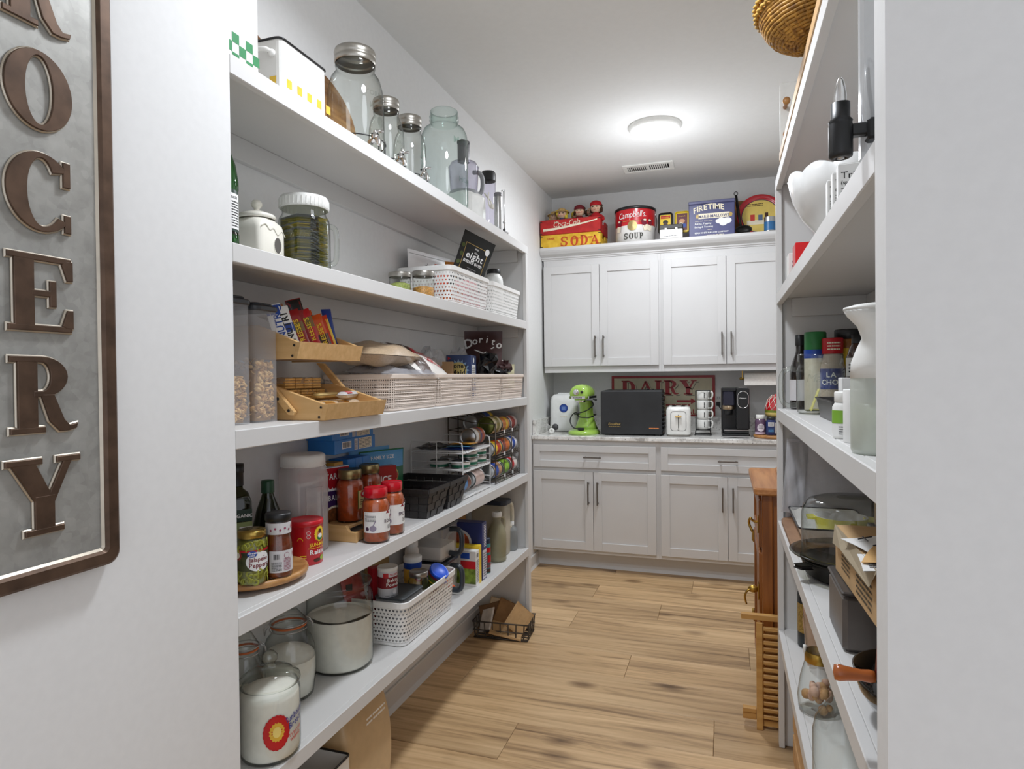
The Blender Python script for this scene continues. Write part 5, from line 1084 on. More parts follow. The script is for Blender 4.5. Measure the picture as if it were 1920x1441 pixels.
rows = [(.222, [('large green-lidded can with cream label', C('cream', (226, 214, 180), var=.25, ns=40), (.36, .75, C('olive_photo', (150, 140, 60), var=.5, ns=50)), '', mat('green_tin', (110, 116, 60), .3, .8)), ('orange and blue can', C('orange', (220, 130, 50), var=.25), (.5, .8, YEL), '', TIN), ('red and silver can', C('silver_red', (200, 180, 176), var=.2), (.2, .7, C('redb', (170, 60, 50), var=.3)), '', TIN)]),
        (.116, [('yellow can with a red chili picture', C('yellow', (236, 196, 40)), (.4, .9, C('chili_photo', (200, 60, 30), var=.4, ns=50)), '', TIN), ('orange meat-picture can', C('orange2', (206, 110, 40), var=.3), (.05, .45, C('meat', (150, 60, 50), var=.4, ns=50)), '', TIN), ('white and blue can', C('white', (224, 224, 234)), (.3, .7, BLUE), '', TIN)]),
        (.010, [('blue and tan can', C('tan2', (196, 150, 110), var=.2), (.08, .55, BLUE), '', TIN), ('green can with bright pea picture', C('green', (70, 96, 40), var=.2), (.2, .9, C('peas', (140, 190, 50), var=.3, ns=60)), '', TIN), ('white and red striped can', C('cream2', (230, 220, 214)), (.1, .5, RED), '', TIN)])]
for z, cs in rows:
    for k, (lab, base, band, wd, top) in enumerate(cs):
        a, b, mt = band; R = .043 if 'large' in lab else .0375; Y0 = y0+.006+k*.1195
        can(lab+' on the '+{.222: 'top', .116: 'middle', .010: 'lowest'}[z]+' tier of the bronze rack', (x1-.006-R, Y0, ZD+z+.009+R), R, .110, word(wrap((0, a, base), (a, b, mt), (b, 1, base)), wd, .018, WHITE if mt in (BLUE, RED) else BRWN), group='cans lying in the wire racks', top=top)
can('dark can standing behind the row on the top tier of the bronze rack', (-1.155, 2.83, ZD+.222+.025+.038), .037, .11, wrap((0, 1, C('charcoal', (60, 60, 62), var=.2))))
can('blue-lidded can behind the orange can on the top tier', (-1.155, 2.945, ZD+.222+.025+.042), .041, .115, wrap((0, .6, BLUE), (.6, 1, YEL)))
# ================================================================ fifth shelf, z = .4255
FLOUR = mat('flour', (242, 238, 228), .95, var=.04, ns=40, bump=.3)
def powder(m, R, h, n=24, seed=1, wob=.008, mt=None):
    q = random.Random(seed); ph = [q.uniform(0, 6) for _ in range(3)]
    m.lathe([(0, .006), (R*.9, .006), (R, .016), (R, h)], mt or FLOUR, n)
    m.grid(lambda u, v: (R*v*math.cos(2*PI*u), R*v*math.sin(2*PI*u), h+wob*(v*math.sin(2*PI*u+ph[0])+(1-v)*1.2+.5*v*math.sin(6*PI*u+ph[1]))), n, 6, mt or FLOUR, True)
t = thing('cookie_jar', 'large glass cookie jar of flour with red oval emblem and knobbed lid', 'jar', (-1.042, 1.262, ZE), math.radians(56))
R = .0695; m = MB(); m.lathe([(0, .005), (R*.9, 0), (R*.99, .01), (R, .03), (R, .150), (R*.97, .162), (R*.9, .168), (R*.9, .172)], CLEAR, 36); m.build('glass_body', t)
m = MB(); m.lathe([(0, .007), (R*.88, .007), (R*.955, .014), (R*.965, .03), (R*.965, .142), (R*.9, .155), (R*.5, .164), (0, .168)], FLOUR, 32); m.build('flour', t)
m = MB(); m.lathe([(R*.86, .166), (R*1.0, .170), (R*1.02, .176), (R*1.0, .182), (R*.8, .190), (R*.76, .196), (R*.5, .203), (R*.24, .206), (R*.2, .209), (R*.16, .214), (R*.27, .224), (R*.27, .234), (R*.16, .243), (0, .245)], CLEAR, 36); m.build('lid', t)
m = MB(); g = cyl(R); m.disc(g, -.006, .078, .030, .040, RED, 44, e=.0008, scallop=.045); m.disc(g, -.006, .078, .0275, .037, mat('emblem_red', (196, 26, 30), .4), 30, e=.0012)
GB = mat('emblem_gold', (226, 180, 60), .45); m.disc(g, -.006, .080, .0155, .020, GB, 32, e=.0016, scallop=.16); m.disc(g, -.006, .080, .0095, .0125, mat('emblem_pale', (240, 214, 120), .45), 20, e=.002)
NV = mat('navy_ink', (60, 66, 140), .45); m.text('Sunbeam', g, .044, .098, .020, NV, al='c', e=.001, shear=.25, sx=.8, rot=.25); m.text('Bread', g, .044, .080, .020, NV, e=.001, shear=.25, sx=.8, rot=.25); m.text("IT'S BATTER", g, .045, .060, .010, mat('red_ink2', (200, 60, 60), .45), e=.001, rot=.2, sx=.8); m.text('WHIPPED', g, .045, .048, .010, MATS['red_ink2'], e=.001, rot=.2, sx=.8); m.build('label_print', t)
RUBBER = mat('orange_rubber', (206, 110, 56), .5)
def clamp_jar(loc, R, h, fh, label, rz, lettering):
    t = thing('clamp_jar', label, 'jar', loc, rz, 'clamp-lid flour jars')
    b = h*.78; pr = [(0, .005), (R*.82, 0), (R*.9, .006), (R, b*.35), (R, b*.55), (R*.96, b*.72), (R*.82, b*.88), (R*.62, b*.97), (R*.60, b), (R*.64, b+.004), (R*.64, b+.010)]
    m = MB(); m.lathe(pr, CLEAR, 36); m.build('glass_body', t)
    m = MB(); m.lathe([(0, .007), (R*.8, .007), (R*.87, .012), (R*.965, b*.35), (R*.965, fh*.8)], FLOUR, 28); m.grid(lambda u, v: (R*.955*v*math.cos(2*PI*u), R*.955*v*math.sin(2*PI*u), fh*(.82+.28*(1-v)+.10*v*math.sin(2*PI*u))), 24, 6, FLOUR); m.build('flour', t)
    m = MB(); m.lathe([(R*.61, b+.0105), (R*.67, b+.011), (R*.67, b+.015), (R*.61, b+.0155)], RUBBER, 32); m.build('rubber_ring', t)
    m = MB(); m.lathe([(R*.60, b+.0158), (R*.66, b+.017), (R*.66, b+.024), (R*.6, b+.030), (R*.4, h-.006), (R*.34, h), (0, h)], CLEAR, 32)
    m.build('lid', t)
    m = MB(); m.text(lettering, topf(h), 0, -.005, .014, glass('embossed_glass'), e=.001); m.build('embossed_letters', t)  # maker's word embossed in the glass lid
    m = MB(); Rw = R*.70
    for z in (b+.004, b+.021): m.tube([(Rw*math.cos(a*PI/14), Rw*math.sin(a*PI/14), z) for a in range(28)], .0015, STEEL, 5, True)
    for s in (1, -1):
        m.tube(smooth_path([(s*Rw, -.012, b+.021), (s*(Rw+.012), -.012, b+.012), (s*(Rw+.014), 0, b-.006), (s*(Rw+.012), .012, b+.012), (s*Rw, .012, b+.021)]), .0016, STEEL, 5)
    m.build('wire_clamp', t); return t
clamp_jar((-1.18, 1.512, ZE), .0735, .240, .135, 'round clamp-lid jar with an orange ring beside the large flour canister', math.radians(50), 'KERR')
clamp_jar((-1.175, 1.330, ZE), .052, .245, .10, 'slimmer clamp-lid jar behind the cookie jar, half behind the wall edge', math.radians(50), 'KERR')
t = thing('flour_canister', 'biggest glass canister, two thirds full of flour, with lift lid', 'jar', (-1.155, 1.728, ZE), math.radians(50))
R = .102; m = MB(); m.lathe([(0, .006), (R*.9, 0), (R*.985, .012), (R, .03), (R, .205), (R*.99, .22), (R*.93, .236), (R*.88, .241), (R*.90, .245), (R*.90, .250)], CLEAR, 40); m.build('glass_body', t)
m = MB(); powder(m, R*.97, .158, 32, 5, .010); m.build('flour', t)
m = MB(); m.lathe([(R*.88, .249), (R*.97, .252), (R*.98, .258), (R*.95, .264), (R*.75, .272), (R*.70, .277), (R*.4, .286), (R*.16, .290), (R*.15, .293), (R*.12, .298), (R*.2, .308), (R*.19, .316), (R*.1, .320), (0, .321)], CLEAR, 40); m.build('lid', t)
m = MB(); m.box(-.010, .010, -R*.97, -R*.955, .255, .275, DARKMETAL, .002); m.build('lid_catch', t)
# white basket of baking goods
perforated('heart_basket', 'white heart-cut basket of baking goods on the lowest shelf', (-1.118, 2.085, ZE), LEFT, .425, .232, .152, WB, .0128, HEART, 'white heart-cut baskets', alt=.72)
ZF = ZE+.0155
m = MB(); m.prism(rrect(.15, .11, .012), 0, .130, GRYP, ch=.003); m.prism(rrect(.156, .116, .014), .13, .138, mat('charcoal_lid', (74, 78, 80), .5), ch=.002)
o = m.build('storage_tub', None, (-1.085, 1.985, ZF), LEFT); tag(o, 'grey lidded tub under the baking powder can inside the white basket', 'tub')
t = thing('baking_powder', 'baking powder can with white lid and dark red label', 'can', (-1.102, 1.935, ZF+.1385), math.radians(48))
R = .034; m = MB(); m.lathe([(0, 0), (R, 0), (R, .088)], C('bp_white', (222, 222, 226)), 30); m.build('body', t)
m = MB(); m.lathe([(R*.99, .086), (R*1.03, .087), (R*1.03, .097), (R*.98, .0985), (R*.9, .097), (0, .097)], WHP, 30); m.build('lid', t)
m = MB(); g = cyl(R); m.patch(g, -.06, .06, .030, .068, mat('dark_red_label', (128, 24, 36), .4), 14); m.text('Baking', g, .012, .052, .016, WHITE, e=.001); m.text('Powder', g, .013, .037, .016, WHITE, e=.001); m.lines(g, .0, .03, .031, .035, 1, RED); m.patch(g, -.026, -.008, .066, .082, RED, 3, .0008); m.lines(g, -.004, .034, .072, .080, 2, RED); m.disc(g, .014, .018, .008, .008, LG, 14); m.lines(g, -.02, .03, .002, .008, 1, GREYP); m.build('label_print', t)
m = MB(); m.box(-.03, .03, -.018, .018, 0, .215, mat('red_card', (176, 28, 40), .4), .001); o = m.build('red_box', None, (-1.17, 1.985, ZF), math.radians(60)); tag(o, 'plain red box behind the baking powder can', 'box')
pillow('red_bag', 'red bag end behind the lid of the biggest flour canister', 'bag', (-1.225, 1.905, ZE+.19), (1.3, 0, 1.5), .11, .14, .03, mat('red_bag', (176, 36, 30), .35), seed=41)
t = thing('powder_jar', 'mason jar of white powder with silver lid in the white basket', 'jar', (-1.062, 2.088, ZF), math.radians(60))
R = .038; m = MB(); m.lathe([(0, .003), (R*.9, 0), (R, .008), (R, .138), (R*.95, .15), (R*.84, .158), (R*.84, .165)], CLEAR, 28); m.build('glass_body', t)
m = MB(); powder(m, R*.95, .095, 22, 3, .006); m.build('powder', t)
m = MB(); m.lathe([(R*.88, .160), (R*.92, .162), (R*.92, .176), (R*.88, .179), (R*.78, .180), (R*.76, .178), (0, .178)], LIDM, 28); m.build('lid', t)
t = thing('baking_soda', 'yellow shaker tub with blue band and white lid', 'can', (-1.125, 2.165, ZF), math.radians(58))
R = .034; AHY = mat('amber_label', (232, 180, 60), .4); m = MB(); m.lathe([(0, 0), (R, 0), (R, .19)], AHY, 28); m.lathe([(R*1.002, .165), (R*1.002, .19)], BLUE, 28); m.build('body', t)
m = MB(); m.lathe([(R, .188), (R*1.03, .19), (R*1.03, .206), (R*.95, .209), (0, .209)], WHP, 28); m.build('lid', t)
m = MB(); g = cyl(R); m.disc(g, .008, .135, .018, .020, RED, 20, e=.001); m.disc(g, .008, .135, .011, .013, WHITE, 18, e=.0014); m.patch(g, .0, .016, .130, .137, BLACK, 2, .0018); m.text('ARM', g, .008, .146, .006, WHITE, e=.002); m.build('label_print', t)
t = thing('drink_mix_can', 'dark red and green shaker can with bright blue lid tipped toward the room', 'can', (-1.105, 2.215, ZE+.055), 0); t.rotation_euler = (math.radians(-2), math.radians(36), math.radians(-20))
R = .036; m = MB(); m.lathe([(0, 0), (R, 0), (R, .130)], C('wine', (130, 40, 60), var=.15), 28); m.build('body', t)
m = MB(); m.lathe([(R*1.0, .128), (R*1.06, .129), (R*1.06, .140), (R*1.0, .142), (R*.93, .140), (0, .140)], mat('bright_blue', (30, 88, 214), .35), 30); m.build('lid', t)
m = MB(); g = cyl(R); m.patch(g, -.06, .03, .02, .118, mat('leafy_green', (84, 110, 40), .4, var=.3), 12); m.patch(g, -.06, .03, .1, .104, YEL, 10, .001); m.build('label_print', t)
m = MB(); m.lathe([(0, 0), (.026, 0), (.028, .005), (.028, .205), (.022, .222), (.022, .226)], mat('white_granules', (228, 224, 216), .6), 20); m.lathe([(.025, .222), (.025, .243), (0, .244)], WHP, 20); o = m.build('white_bottle'); o.location = (-1.17, 2.245, ZF); tag(o, 'white capped bottle behind the yellow shaker tub', 'bottle')
carton('cocoa_box', 'tall tan box standing at the wall behind the baking goods basket', 'box', (-1.257, 2.13, ZE), LEFT, .14, .025, .235, mat('tan_card', (196, 164, 110), .6))
pillow('sweetener_packet', 'orange and blue packet lying in the far end of the white basket', 'packet', (-1.05, 2.25, ZE+.10), (.25, .2, 1.2), .10, .07, .02, ORGW, lambda m, mp, l, w: m.patch(mp, -l*.3, l*.2, -w*.4, 0, BLW, 4, k=3), seed=44)
# two stacked storage pitchers with dark handles
TUBP = mat('pale_tub_plastic', (238, 237, 234), .25, alpha=.72, var=.02); SLATE = mat('slate_plastic', (48, 56, 64), .3, coat=.2)
def handled(z, label, fill, fh):
    t = thing('handled_container', label, 'container', (-1.165, 2.418, z), LEFT, 'clear containers with dark handles')
    w, d, h = .165, .17, .135; P = rrect(w, d, .02, 4); m = MB(); m.loft([(inset(P, .008), 0), (inset(P, .004), .01), (P, h)], TUBP, caps=False); m.prism(inset(P, .008), 0, .004, TUBP); m.build('body', t)
    m = MB(); m.prism(inset(P, .012), .006, fh, fill); m.build('filling', t)
    m = MB(); m.prism(rrect(w+.008, d+.008, .022, 4), h-.004, h+.010, SLATE, ch=.003); m.prism(rrect(w-.03, d-.03, .016, 4), h+.010, h+.016, SLATE, ch=.002); m.build('lid', t)
    m = MB(); m.tube(smooth_path([(0, -d/2+.004, h-.018), (0, -d/2-.030, h-.016), (0, -d/2-.048, h-.036), (0, -d/2-.048, .042), (0, -d/2-.032, .020), (0, -d/2+.006, .020)]), .0105, SLATE, 10, rx=1.25); m.build('handle', t)
handled(ZE, 'lower clear container with dark loop handle', mat('pale_meal', (206, 192, 176), .9), .10)
handled(ZE+.1515, 'upper clear container with dark loop handle, half full of white meal', mat('white_meal', (230, 226, 218), .9), .055)
def veg(m, w, d, h):
    g = lambda u, v, e=0: (-w/2-e, -u, v); m.patch(g, -d*.5, d*.5, 0.001, h*.999, C('soup_photo2', (210, 205, 200))); m.patch(g, -d*.48, d*.5, .01, h*.5, C('veg', (120, 140, 50), var=.7, ns=35), e=.0009); m.patch(g, .0, d*.5, h*.5, h*.72, RED, e=.0013); m.patch(g, 0, d*.3, h*.78, h*.95, BLUE, e=.0008)
    f = front(-d/2); m.lines(f, -w*.35, w*.35, h*.1, h*.75, 14, GREYP); m.barcode(f, -w*.3, w*.3, h*.80, h*.94, WHITE, BLACK)
carton('soup_box', 'white soup box with vegetable picture beside the handled containers', 'box', (-1.085, 2.550, ZE), LEFT, .04, .14, .150, WHITE, veg, 'boxes standing on the lowest shelf')
carton('yellow_box', 'thin yellow box between the white soup box and navy pasta box', 'box', (-1.09, 2.590, ZE), LEFT, .028, .145, .163, YEL, None, 'boxes standing on the lowest shelf')
def pasta(m, w, d, h):
    g = lambda u, v, e=0: (-w/2-e, -u, v); m.disc(g, -.02, h*.66, d*.34, h*.22, LG, 22, e=.0006); m.disc(g, -.02, h*.66, d*.28, h*.18, C('lasagne', (170, 80, 46), var=.5, ns=60), 20, e=.001)
    f = front(-d/2); m.patch(f, -w*.45, w*.42, h*.02, h*.52, C('panel', (216, 214, 224))); m.lines(f, -w*.3, w*.4, h*.05, h*.48, 10, GREYP, e=.0014)
    for k in range(14): m.patch(f, -w*.1, w*.35, h*(.57+.028*k), h*(.583+.028*k), WHITE)
carton('pasta_carton', 'tall navy pasta carton with a baked dish picture', 'box', (-1.11, 2.642, ZE), LEFT, .055, .185, .252, C('navy_blue', (44, 54, 110)), pasta, 'boxes standing on the lowest shelf')
t = thing('spice_tin', 'narrow teal and red shaker tin with dark cap', 'can', (-1.045, 2.735, ZE), math.radians(60)); R = .020
m = MB(); m.lathe([(0, 0), (R, 0), (R, .132), (R*.9, .138)], C('teal', (60, 130, 130)), 22); m.lathe([(R*1.003, .095), (R*1.003, .118)], RED, 22); m.lathe([(R*1.003, .004), (R*1.003, .02)], BRWN, 22); m.build('body', t)
m = MB(); m.lathe([(R*.95, .134), (R*.98, .136), (R*.98, .155), (R*.9, .158), (0, .158)], mat('navy_cap', (30, 44, 66), .4), 22); m.build('cap', t)
m = MB(); g = cyl(R); m.patch(g, -.008, .02, .05, .082, RED, 4, .0008); m.lines(g, -.012, .02, .026, .046, 3, RED); m.build('label_print', t)
t = thing('oil_jug', 'clear plastic jug of olive-coloured oil with a loop handle', 'jug', (-1.062, 2.930, ZE), math.radians(60)); JUG = mat('jug_plastic', (200, 196, 170), .25, alpha=.6); JOIL = mat('jug_oil', (140, 128, 60), .3, alpha=.2)
m = MB(); m.lathe([(0, .003), (.042, 0), (.046, .008), (.046, .02), (.044, .024), (.046, .028), (.046, .13), (.040, .155), (.026, .182), (.020, .195), (.020, .215), (.022, .218), (.022, .232)], JUG, 26); m.build('body', t)
m = MB(); m.lathe([(0, .005), (.042, .006), (.0445, .03), (.0445, .13), (.038, .152), (.026, .178), (0, .178)], JOIL, 22); m.build('oil', t)
m = MB(); m.lathe([(.0235, .214), (.0245, .216), (.0245, .236), (.018, .238)], WHP, 18); m.build('neck_ring', t)
m = MB(); m.tube(smooth_path([(.018, 0, .206), (.036, 0, .206), (.047, 0, .19), (.049, 0, .16), (.042, 0, .14)]), .007, JUG, 8); m.build('handle', t)
t = thing('pitcher', 'tall beige plastic pitcher with dark lid and white handle', 'pitcher', (-1.135, 3.045, ZE), LEFT); BEI = mat('beige_plastic', (206, 196, 174), .35, alpha=.25)
m = MB(); P = rrect(.10, .19, .022, 4); m.loft([(inset(P, .008), 0), (inset(P, .004), .008), (P, .255)], BEI); m.build('body', t)
m = MB(); m.prism(rrect(.108, .198, .026, 4), .252, .276, mat('navy_lid', (46, 54, 66), .4), ch=.005); m.build('lid', t)
m = MB(); m.tube(smooth_path([(.046, -.07, .245), (.085, -.078, .24), (.10, -.08, .20), (.098, -.08, .135), (.08, -.078, .12), (.046, -.07, .14)]), .011, mat('ivory_plastic', (222, 218, 200), .35), 8); m.build('handle', t)
t = thing('grey_bottle', 'translucent grey bottle in the far corner of the lowest shelf', 'bottle', (-1.062, 3.135, ZE), 0)
m = MB(); m.lathe([(0, 0), (.034, 0), (.037, .006), (.037, .10), (.034, .112), (.020, .124), (.018, .13)], mat('grey_translucent', (160, 164, 164), .3, alpha=.35), 22); m.build('body', t)
m = MB(); m.lathe([(.02, .128), (.02, .146), (0, .147)], WHP, 16); m.build('cap', t)
carton('brown_carton', 'brown carton at the wall beside the beige pitcher', 'box', (-1.235, 2.80, ZE), LEFT, .14, .07, .255, mat('brown_card', (150, 110, 62), .6))

# ================================================================ floor under the long shelves
t = thing('bread_flour_bag', 'tan stand-up pouch of grain on the floor under the lowest shelf', 'bag', (-1.115, 1.74, 0), LEFT)
TANP = mat('tan_pouch', (206, 176, 134), .4, var=.06, coat=.2)
m = MB(); m.loft([(rrect(.23+.03*math.sin(PI*k/9), .15*(1-.9*(k/9)**3), .05*(1-.8*k/9), 5), .36*k/9) for k in range(10)], TANP); m.build('pouch', t)
m = MB(); m.lines(front(-.062), -.05, .06, .26, .29, 2, WHITE, e=.012); m.build('label_print', t)
t = thing('enamel_bin', 'white enamel bin with a black rim, filled with brown grain', 'bin', (-1.135, 1.470, 0), LEFT); P = rrect(.215, .22, .012, 3)
m = MB(); n = len(P); vs = [(x, y, z) for z, Q in ((.0, P), (.245, P), (.245, inset(P, .003)), (.17, inset(P, .003))) for x, y in Q]; m.add(vs, [(r*n+i, r*n+(i+1) % n, (r+1)*n+(i+1) % n, (r+1)*n+i) for r in range(3) for i in range(n)], ENAM); m.prism(P, 0, .003, ENAM); m.build('body', t)
m = MB(); m.tube([(x, y, .245) for x, y in inset(P, .0015)], .0032, RIMBLK, 6, True); m.build('rim', t)
m = MB(); GRAIN = mat('oat_grain', (176, 152, 118), .85, var=.35, ns=160, bump=.6); m.grid(lambda u, v: ((u-.5)*.206, (v-.5)*.212, .17+.03*math.sin(PI*u)*math.sin(PI*v)-.02*(v-.5)), 14, 14, GRAIN); m.build('grain', t, kind='stuff')
# wire basket of paper bags
t = thing('wire_basket', 'low grey wire basket of folded paper bags on the floor', 'basket', (-1.085, 3.09, 0), math.radians(4)); FLAT = mat('grey_strap_metal', (92, 88, 84), .45, .6)
w, d, h = .29, .165, .085
m = MB(); m.tube([(x, y, h) for x, y in ((-w/2, -d/2), (w/2, -d/2), (w/2, d/2), (-w/2, d/2))], .004, FLAT, 5, True); m.tube([(x*.96, y*.94, .004) for x, y in ((-w/2, -d/2), (w/2, -d/2), (w/2, d/2), (-w/2, d/2))], .0035, FLAT, 5, True); m.build('frame', t)
def strap(a, b, o): 
    m = MB(); m.tube([a, b], .0035, FLAT, 4, rx=.5); m.build('strap', t)
for k in range(7):
    x = -w/2+w*(k+.5)/7
    for s in (-1, 1): strap((x*.96, s*d/2*.94, .004), (x, s*d/2, h), 0)
for k in range(4):
    y = -d/2+d*(k+.5)/4
    for s in (-1, 1): strap((s*w/2*.96, y*.94, .004), (s*w/2, y, h), 0)
m = MB(); m.tube([(x*.98, y*.97, h*.5) for x, y in ((-w/2, -d/2), (w/2, -d/2), (w/2, d/2), (-w/2, d/2))], .0033, FLAT, 5, True); m.build('middle_band', t)
for k in range(5): y = -d/2*.9+d*.9*(k+.5)/5; strap((-w/2*.96, y, .003), (w/2*.96, y, .003), 0)
KR = mat('kraft_paper', (186, 150, 104), .8, var=.08)
def sheet(name, label, c, rot, w, h, th, mt, cat='paper bag', group='folded paper bags in the wire basket'):
    m = MB(); m.grid(lambda u, v: ((u-.5)*w, (v-.5)*h, th/2+.002*math.sin(7*u+3*v)), 6, 5, mt, False); m.grid(lambda u, v: ((.5-u)*w, (v-.5)*h, -th/2+.002*math.sin(5*u+4*v)), 6, 5, mt, False)
    m.tube([(-w/2, -h/2, 0), (w/2, -h/2, 0), (w/2, h/2, 0), (-w/2, h/2, 0)], th/2+.001, mt, 4, True); o = m.build(name); o.location = c; o.rotation_euler = rot; return tag(o, label, cat, group)
sheet('paper_bag', 'large plain kraft bag standing diagonally in the wire basket', (-1.00, 3.075, .088), (1.15, .75, .5), .11, .13, .008, KR)
sheet('paper_bag', 'creased kraft bag at the back middle of the wire basket', (-1.08, 3.125, .085), (1.2, .4, .25), .12, .13, .01, mat('kraft_dark', (150, 112, 70), .8, var=.15))
sheet('paper_bag', 'pale rumpled bag behind the creased kraft bag', (-1.135, 3.14, .085), (1.25, .15, .1), .10, .14, .012, mat('kraft_pale', (206, 184, 152), .8, var=.1))
sheet('paper_bag', 'white printed packet at the near end of the wire basket', (-1.17, 3.06, .075), (1.0, -.4, -.5), .085, .11, .01, mat('white_packet', (214, 208, 202), .7, var=.15))
sheet('paper_bag', 'brown bag half hidden behind the white printed packet', (-1.165, 3.115, .075), (1.2, -.3, .1), .11, .12, .012, mat('kraft_brown', (124, 92, 62), .8, var=.2))
sheet('paper_bag', 'flat kraft bag lying low at the front of the wire basket', (-1.06, 3.05, .035), (.25, .2, .2), .16, .10, .01, KR)
# ================================================================ along the back wall: on top of the upper cabinets (z = 2.252)
ZU = 2.2525
CRW = wood('crate_red', (170, 24, 26), (196, 36, 34), (20, 20, 20), .5); CYW = wood('crate_yellow', (214, 166, 30), (236, 196, 60), (20, 20, 20), .5); CRD = wood('crate_wood', (84, 56, 32), (122, 84, 50), (20, 40, 40), .7)
def crate(name, label, loc, rz, w, d, h, paint, prints, inner=CRD):
    t = thing(name, label, 'crate', loc, rz)
    for y in (-d/2, d/2-.010):
        m = MB(); m.box(-w/2, w/2, y, y+.010, 0, h, paint, .002); m.build('side_board', t)
    for x in (-w/2, w/2-.014):
        m = MB(); m.box(x, x+.014, -d/2+.010, d/2-.010, 0, h*.62, paint, .002); m.box(x, x+.014, -d/2+.010, -d/2+.09, h*.62, h, paint, .002); m.box(x, x+.014, d/2-.09, d/2-.010, h*.62, h, paint, .002); m.build('end_board', t)
    m = MB()
    for k in range(4): m.box(-w/2+.014, w/2-.014, -d/2+.012+k*(d-.024)/4, -d/2+.008+(k+1)*(d-.024)/4, .002, .010, inner)
    m.build('bottom', t)
    for x in (-w/2-.0006, w/2-.0144):
        for y in (-d/2-.0006, d/2-.0234):
            for a, b in ((.06, .12), (.86, .92)): m = MB(); m.box(x, x+.015, y, y+.024, h*a, h*b, DARKMETAL); m.build('corner_band', t)
    m = MB(); prints(m, w, d, h); m.build('label_print', t)
    return t
def sodap(m, w, d, h):
    g = front(-d/2); O = mat('orange_ink', (196, 70, 30), .5); m.text('DRINK', g, -w*.32, h*.62, .020, O, sx=.9)
    u = -w*.16
    for ch in 'SODA': slab(m, ch, u, h*.05, .062, .068, -d/2, 0, O); u += .072
    m.lines(g, w*.02, w*.42, h*.5, h*.7, 2, O)
crate('soda_crate', 'yellow wooden soda crate with orange lettering under the red crate', (-1.047, 4.645, ZU), 0, .436, .295, .093, CYW, sodap)
def cokep(m, w, d, h):
    g = front(-d/2); P = []; Q = []
    for k in range(17):
        f = k/16; u = -w*.45+w*.9*f; v = h*(.24+.03*math.sin(3*f)+.52*f**1.8*(1 if f < .99 else 1)); P.append((u, v)); Q.append((u, v+h*(.17-.09*f)))
    for a, b, c, d2 in zip(P, P[1:], Q[1:], Q): m.poly(g, [a, b, c, d2], CREAM, .0008)
    m.text('Enjoy', g, -w*.22, h*.76, .014, CREAM); m.text('Coca-Cola', g, -w*.05, h*.52, .058, CREAM, var='r', shear=.28, sx=.8, rot=.06)
crate('cola_crate', 'red wooden cola crate with a white wave stacked on the yellow crate', (-1.047, 4.642, ZU+.0935), 0, .44, .30, .105, CRW, cokep)
# rag dolls in the red crate
SKIN = mat('doll_cloth', (226, 190, 160), .8); HAIRB = mat('brown_yarn', (70, 44, 26), .9, var=.3, ns=120, bump=.5); STRAWH = mat('straw', (206, 172, 110), .8, var=.2, ns=120); YELLH = mat('yellow_felt', (232, 206, 70), .8); RFELT = mat('red_felt', (176, 20, 28), .85); MFELT = mat('maroon_felt', (110, 24, 32), .85)
def doll(label, x, y, s, dress, hair, hat, hatm, turn=0, sink=.0):
    t = thing('rag_doll', label, 'doll', (x, y, ZU+.0935+.0105), turn, 'rag dolls in the red crate')
    hz = .128+.035*s-sink*.6
    m = MB(); m.lathe([(0, 0), (.038*s, .004), (.042*s, .03), (.036*s, hz-.055), (.022*s, hz-.034*s), (.012*s, hz-.028*s)], dress, 14); 
    for q in (-1, 1): m.tube(smooth_path([(q*.026*s, 0, hz-.05*s), (q*.048*s, -.012, hz-.07*s), (q*.05*s, -.03, hz-.085*s)]), .012*s, dress, 7)
    m.build('dress', t)
    m = MB(); m.ball((0, 0, hz), .034*s, SKIN, 16, 10, (1.05, .95, .95)); m.build('head', t)
    m = MB()
    for q in (-1, 1): m.ball((q*.013*s, -.031*s, hz+.004*s), .0042*s, BLACK, 8, 6)
    m.ball((0, -.034*s, hz-.005*s), .003*s, SKIN, 6, 5); m.tube(smooth_path([(-.009*s, -.031*s, hz-.013*s), (0, -.0335*s, hz-.016*s), (.009*s, -.031*s, hz-.013*s)]), .0011, RED, 4)
    for q in (-1, 1): m.ball((q*.019*s, -.0265*s, hz-.009*s), .0045*s, mat('blush', (230, 140, 120), .8), 7, 5)
    m.build('face', t)
    m = MB(); qn = random.Random(int(x*1000) & 255)
    for k in range(20): a = qn.uniform(-.5, PI+.5); m.ball((.033*s*math.cos(a), .030*s*math.sin(a)+.002, hz+qn.uniform(-.022, .024)*s), .013*s, hair, 6, 5)
    m.build('yarn_hair', t)
    if hat:
        m = MB()
        if hat == 'brim': m.lathe([(.058*s, hz+.012*s), (.056*s, hz+.016*s), (.033*s, hz+.02*s), (.031*s, hz+.035*s), (.018*s, hz+.043*s), (0, hz+.044*s)], hatm, 18)
        else: m.lathe([(.037*s, hz+.012*s), (.04*s, hz+.02*s), (.036*s, hz+.036*s), (.02*s, hz+.046*s), (0, hz+.05*s)], hatm, 16)
        m.build('hat', t)
doll('rag doll with tan straw brim hat, at the crate end by the side wall', -1.195, 4.63, .95, mat('oat_felt', (200, 170, 130), .85), STRAWH, 'brim', STRAWH, .2, .022)
doll('rag doll in a straw hat in front, second from the side wall', -1.125, 4.575, 1.0, mat('blue_felt', (60, 70, 110), .85), YELLH, 'brim', STRAWH, .1, .024)
doll('rag doll with a yellow bonnet behind the two straw hats', -1.035, 4.66, .9, YELLH, YELLH, 'cap', YELLH, 0, .022)
doll('rag doll in maroon clothes and maroon cap', -.995, 4.58, 1.0, MFELT, HAIRB, 'cap', MFELT, .1, .008)
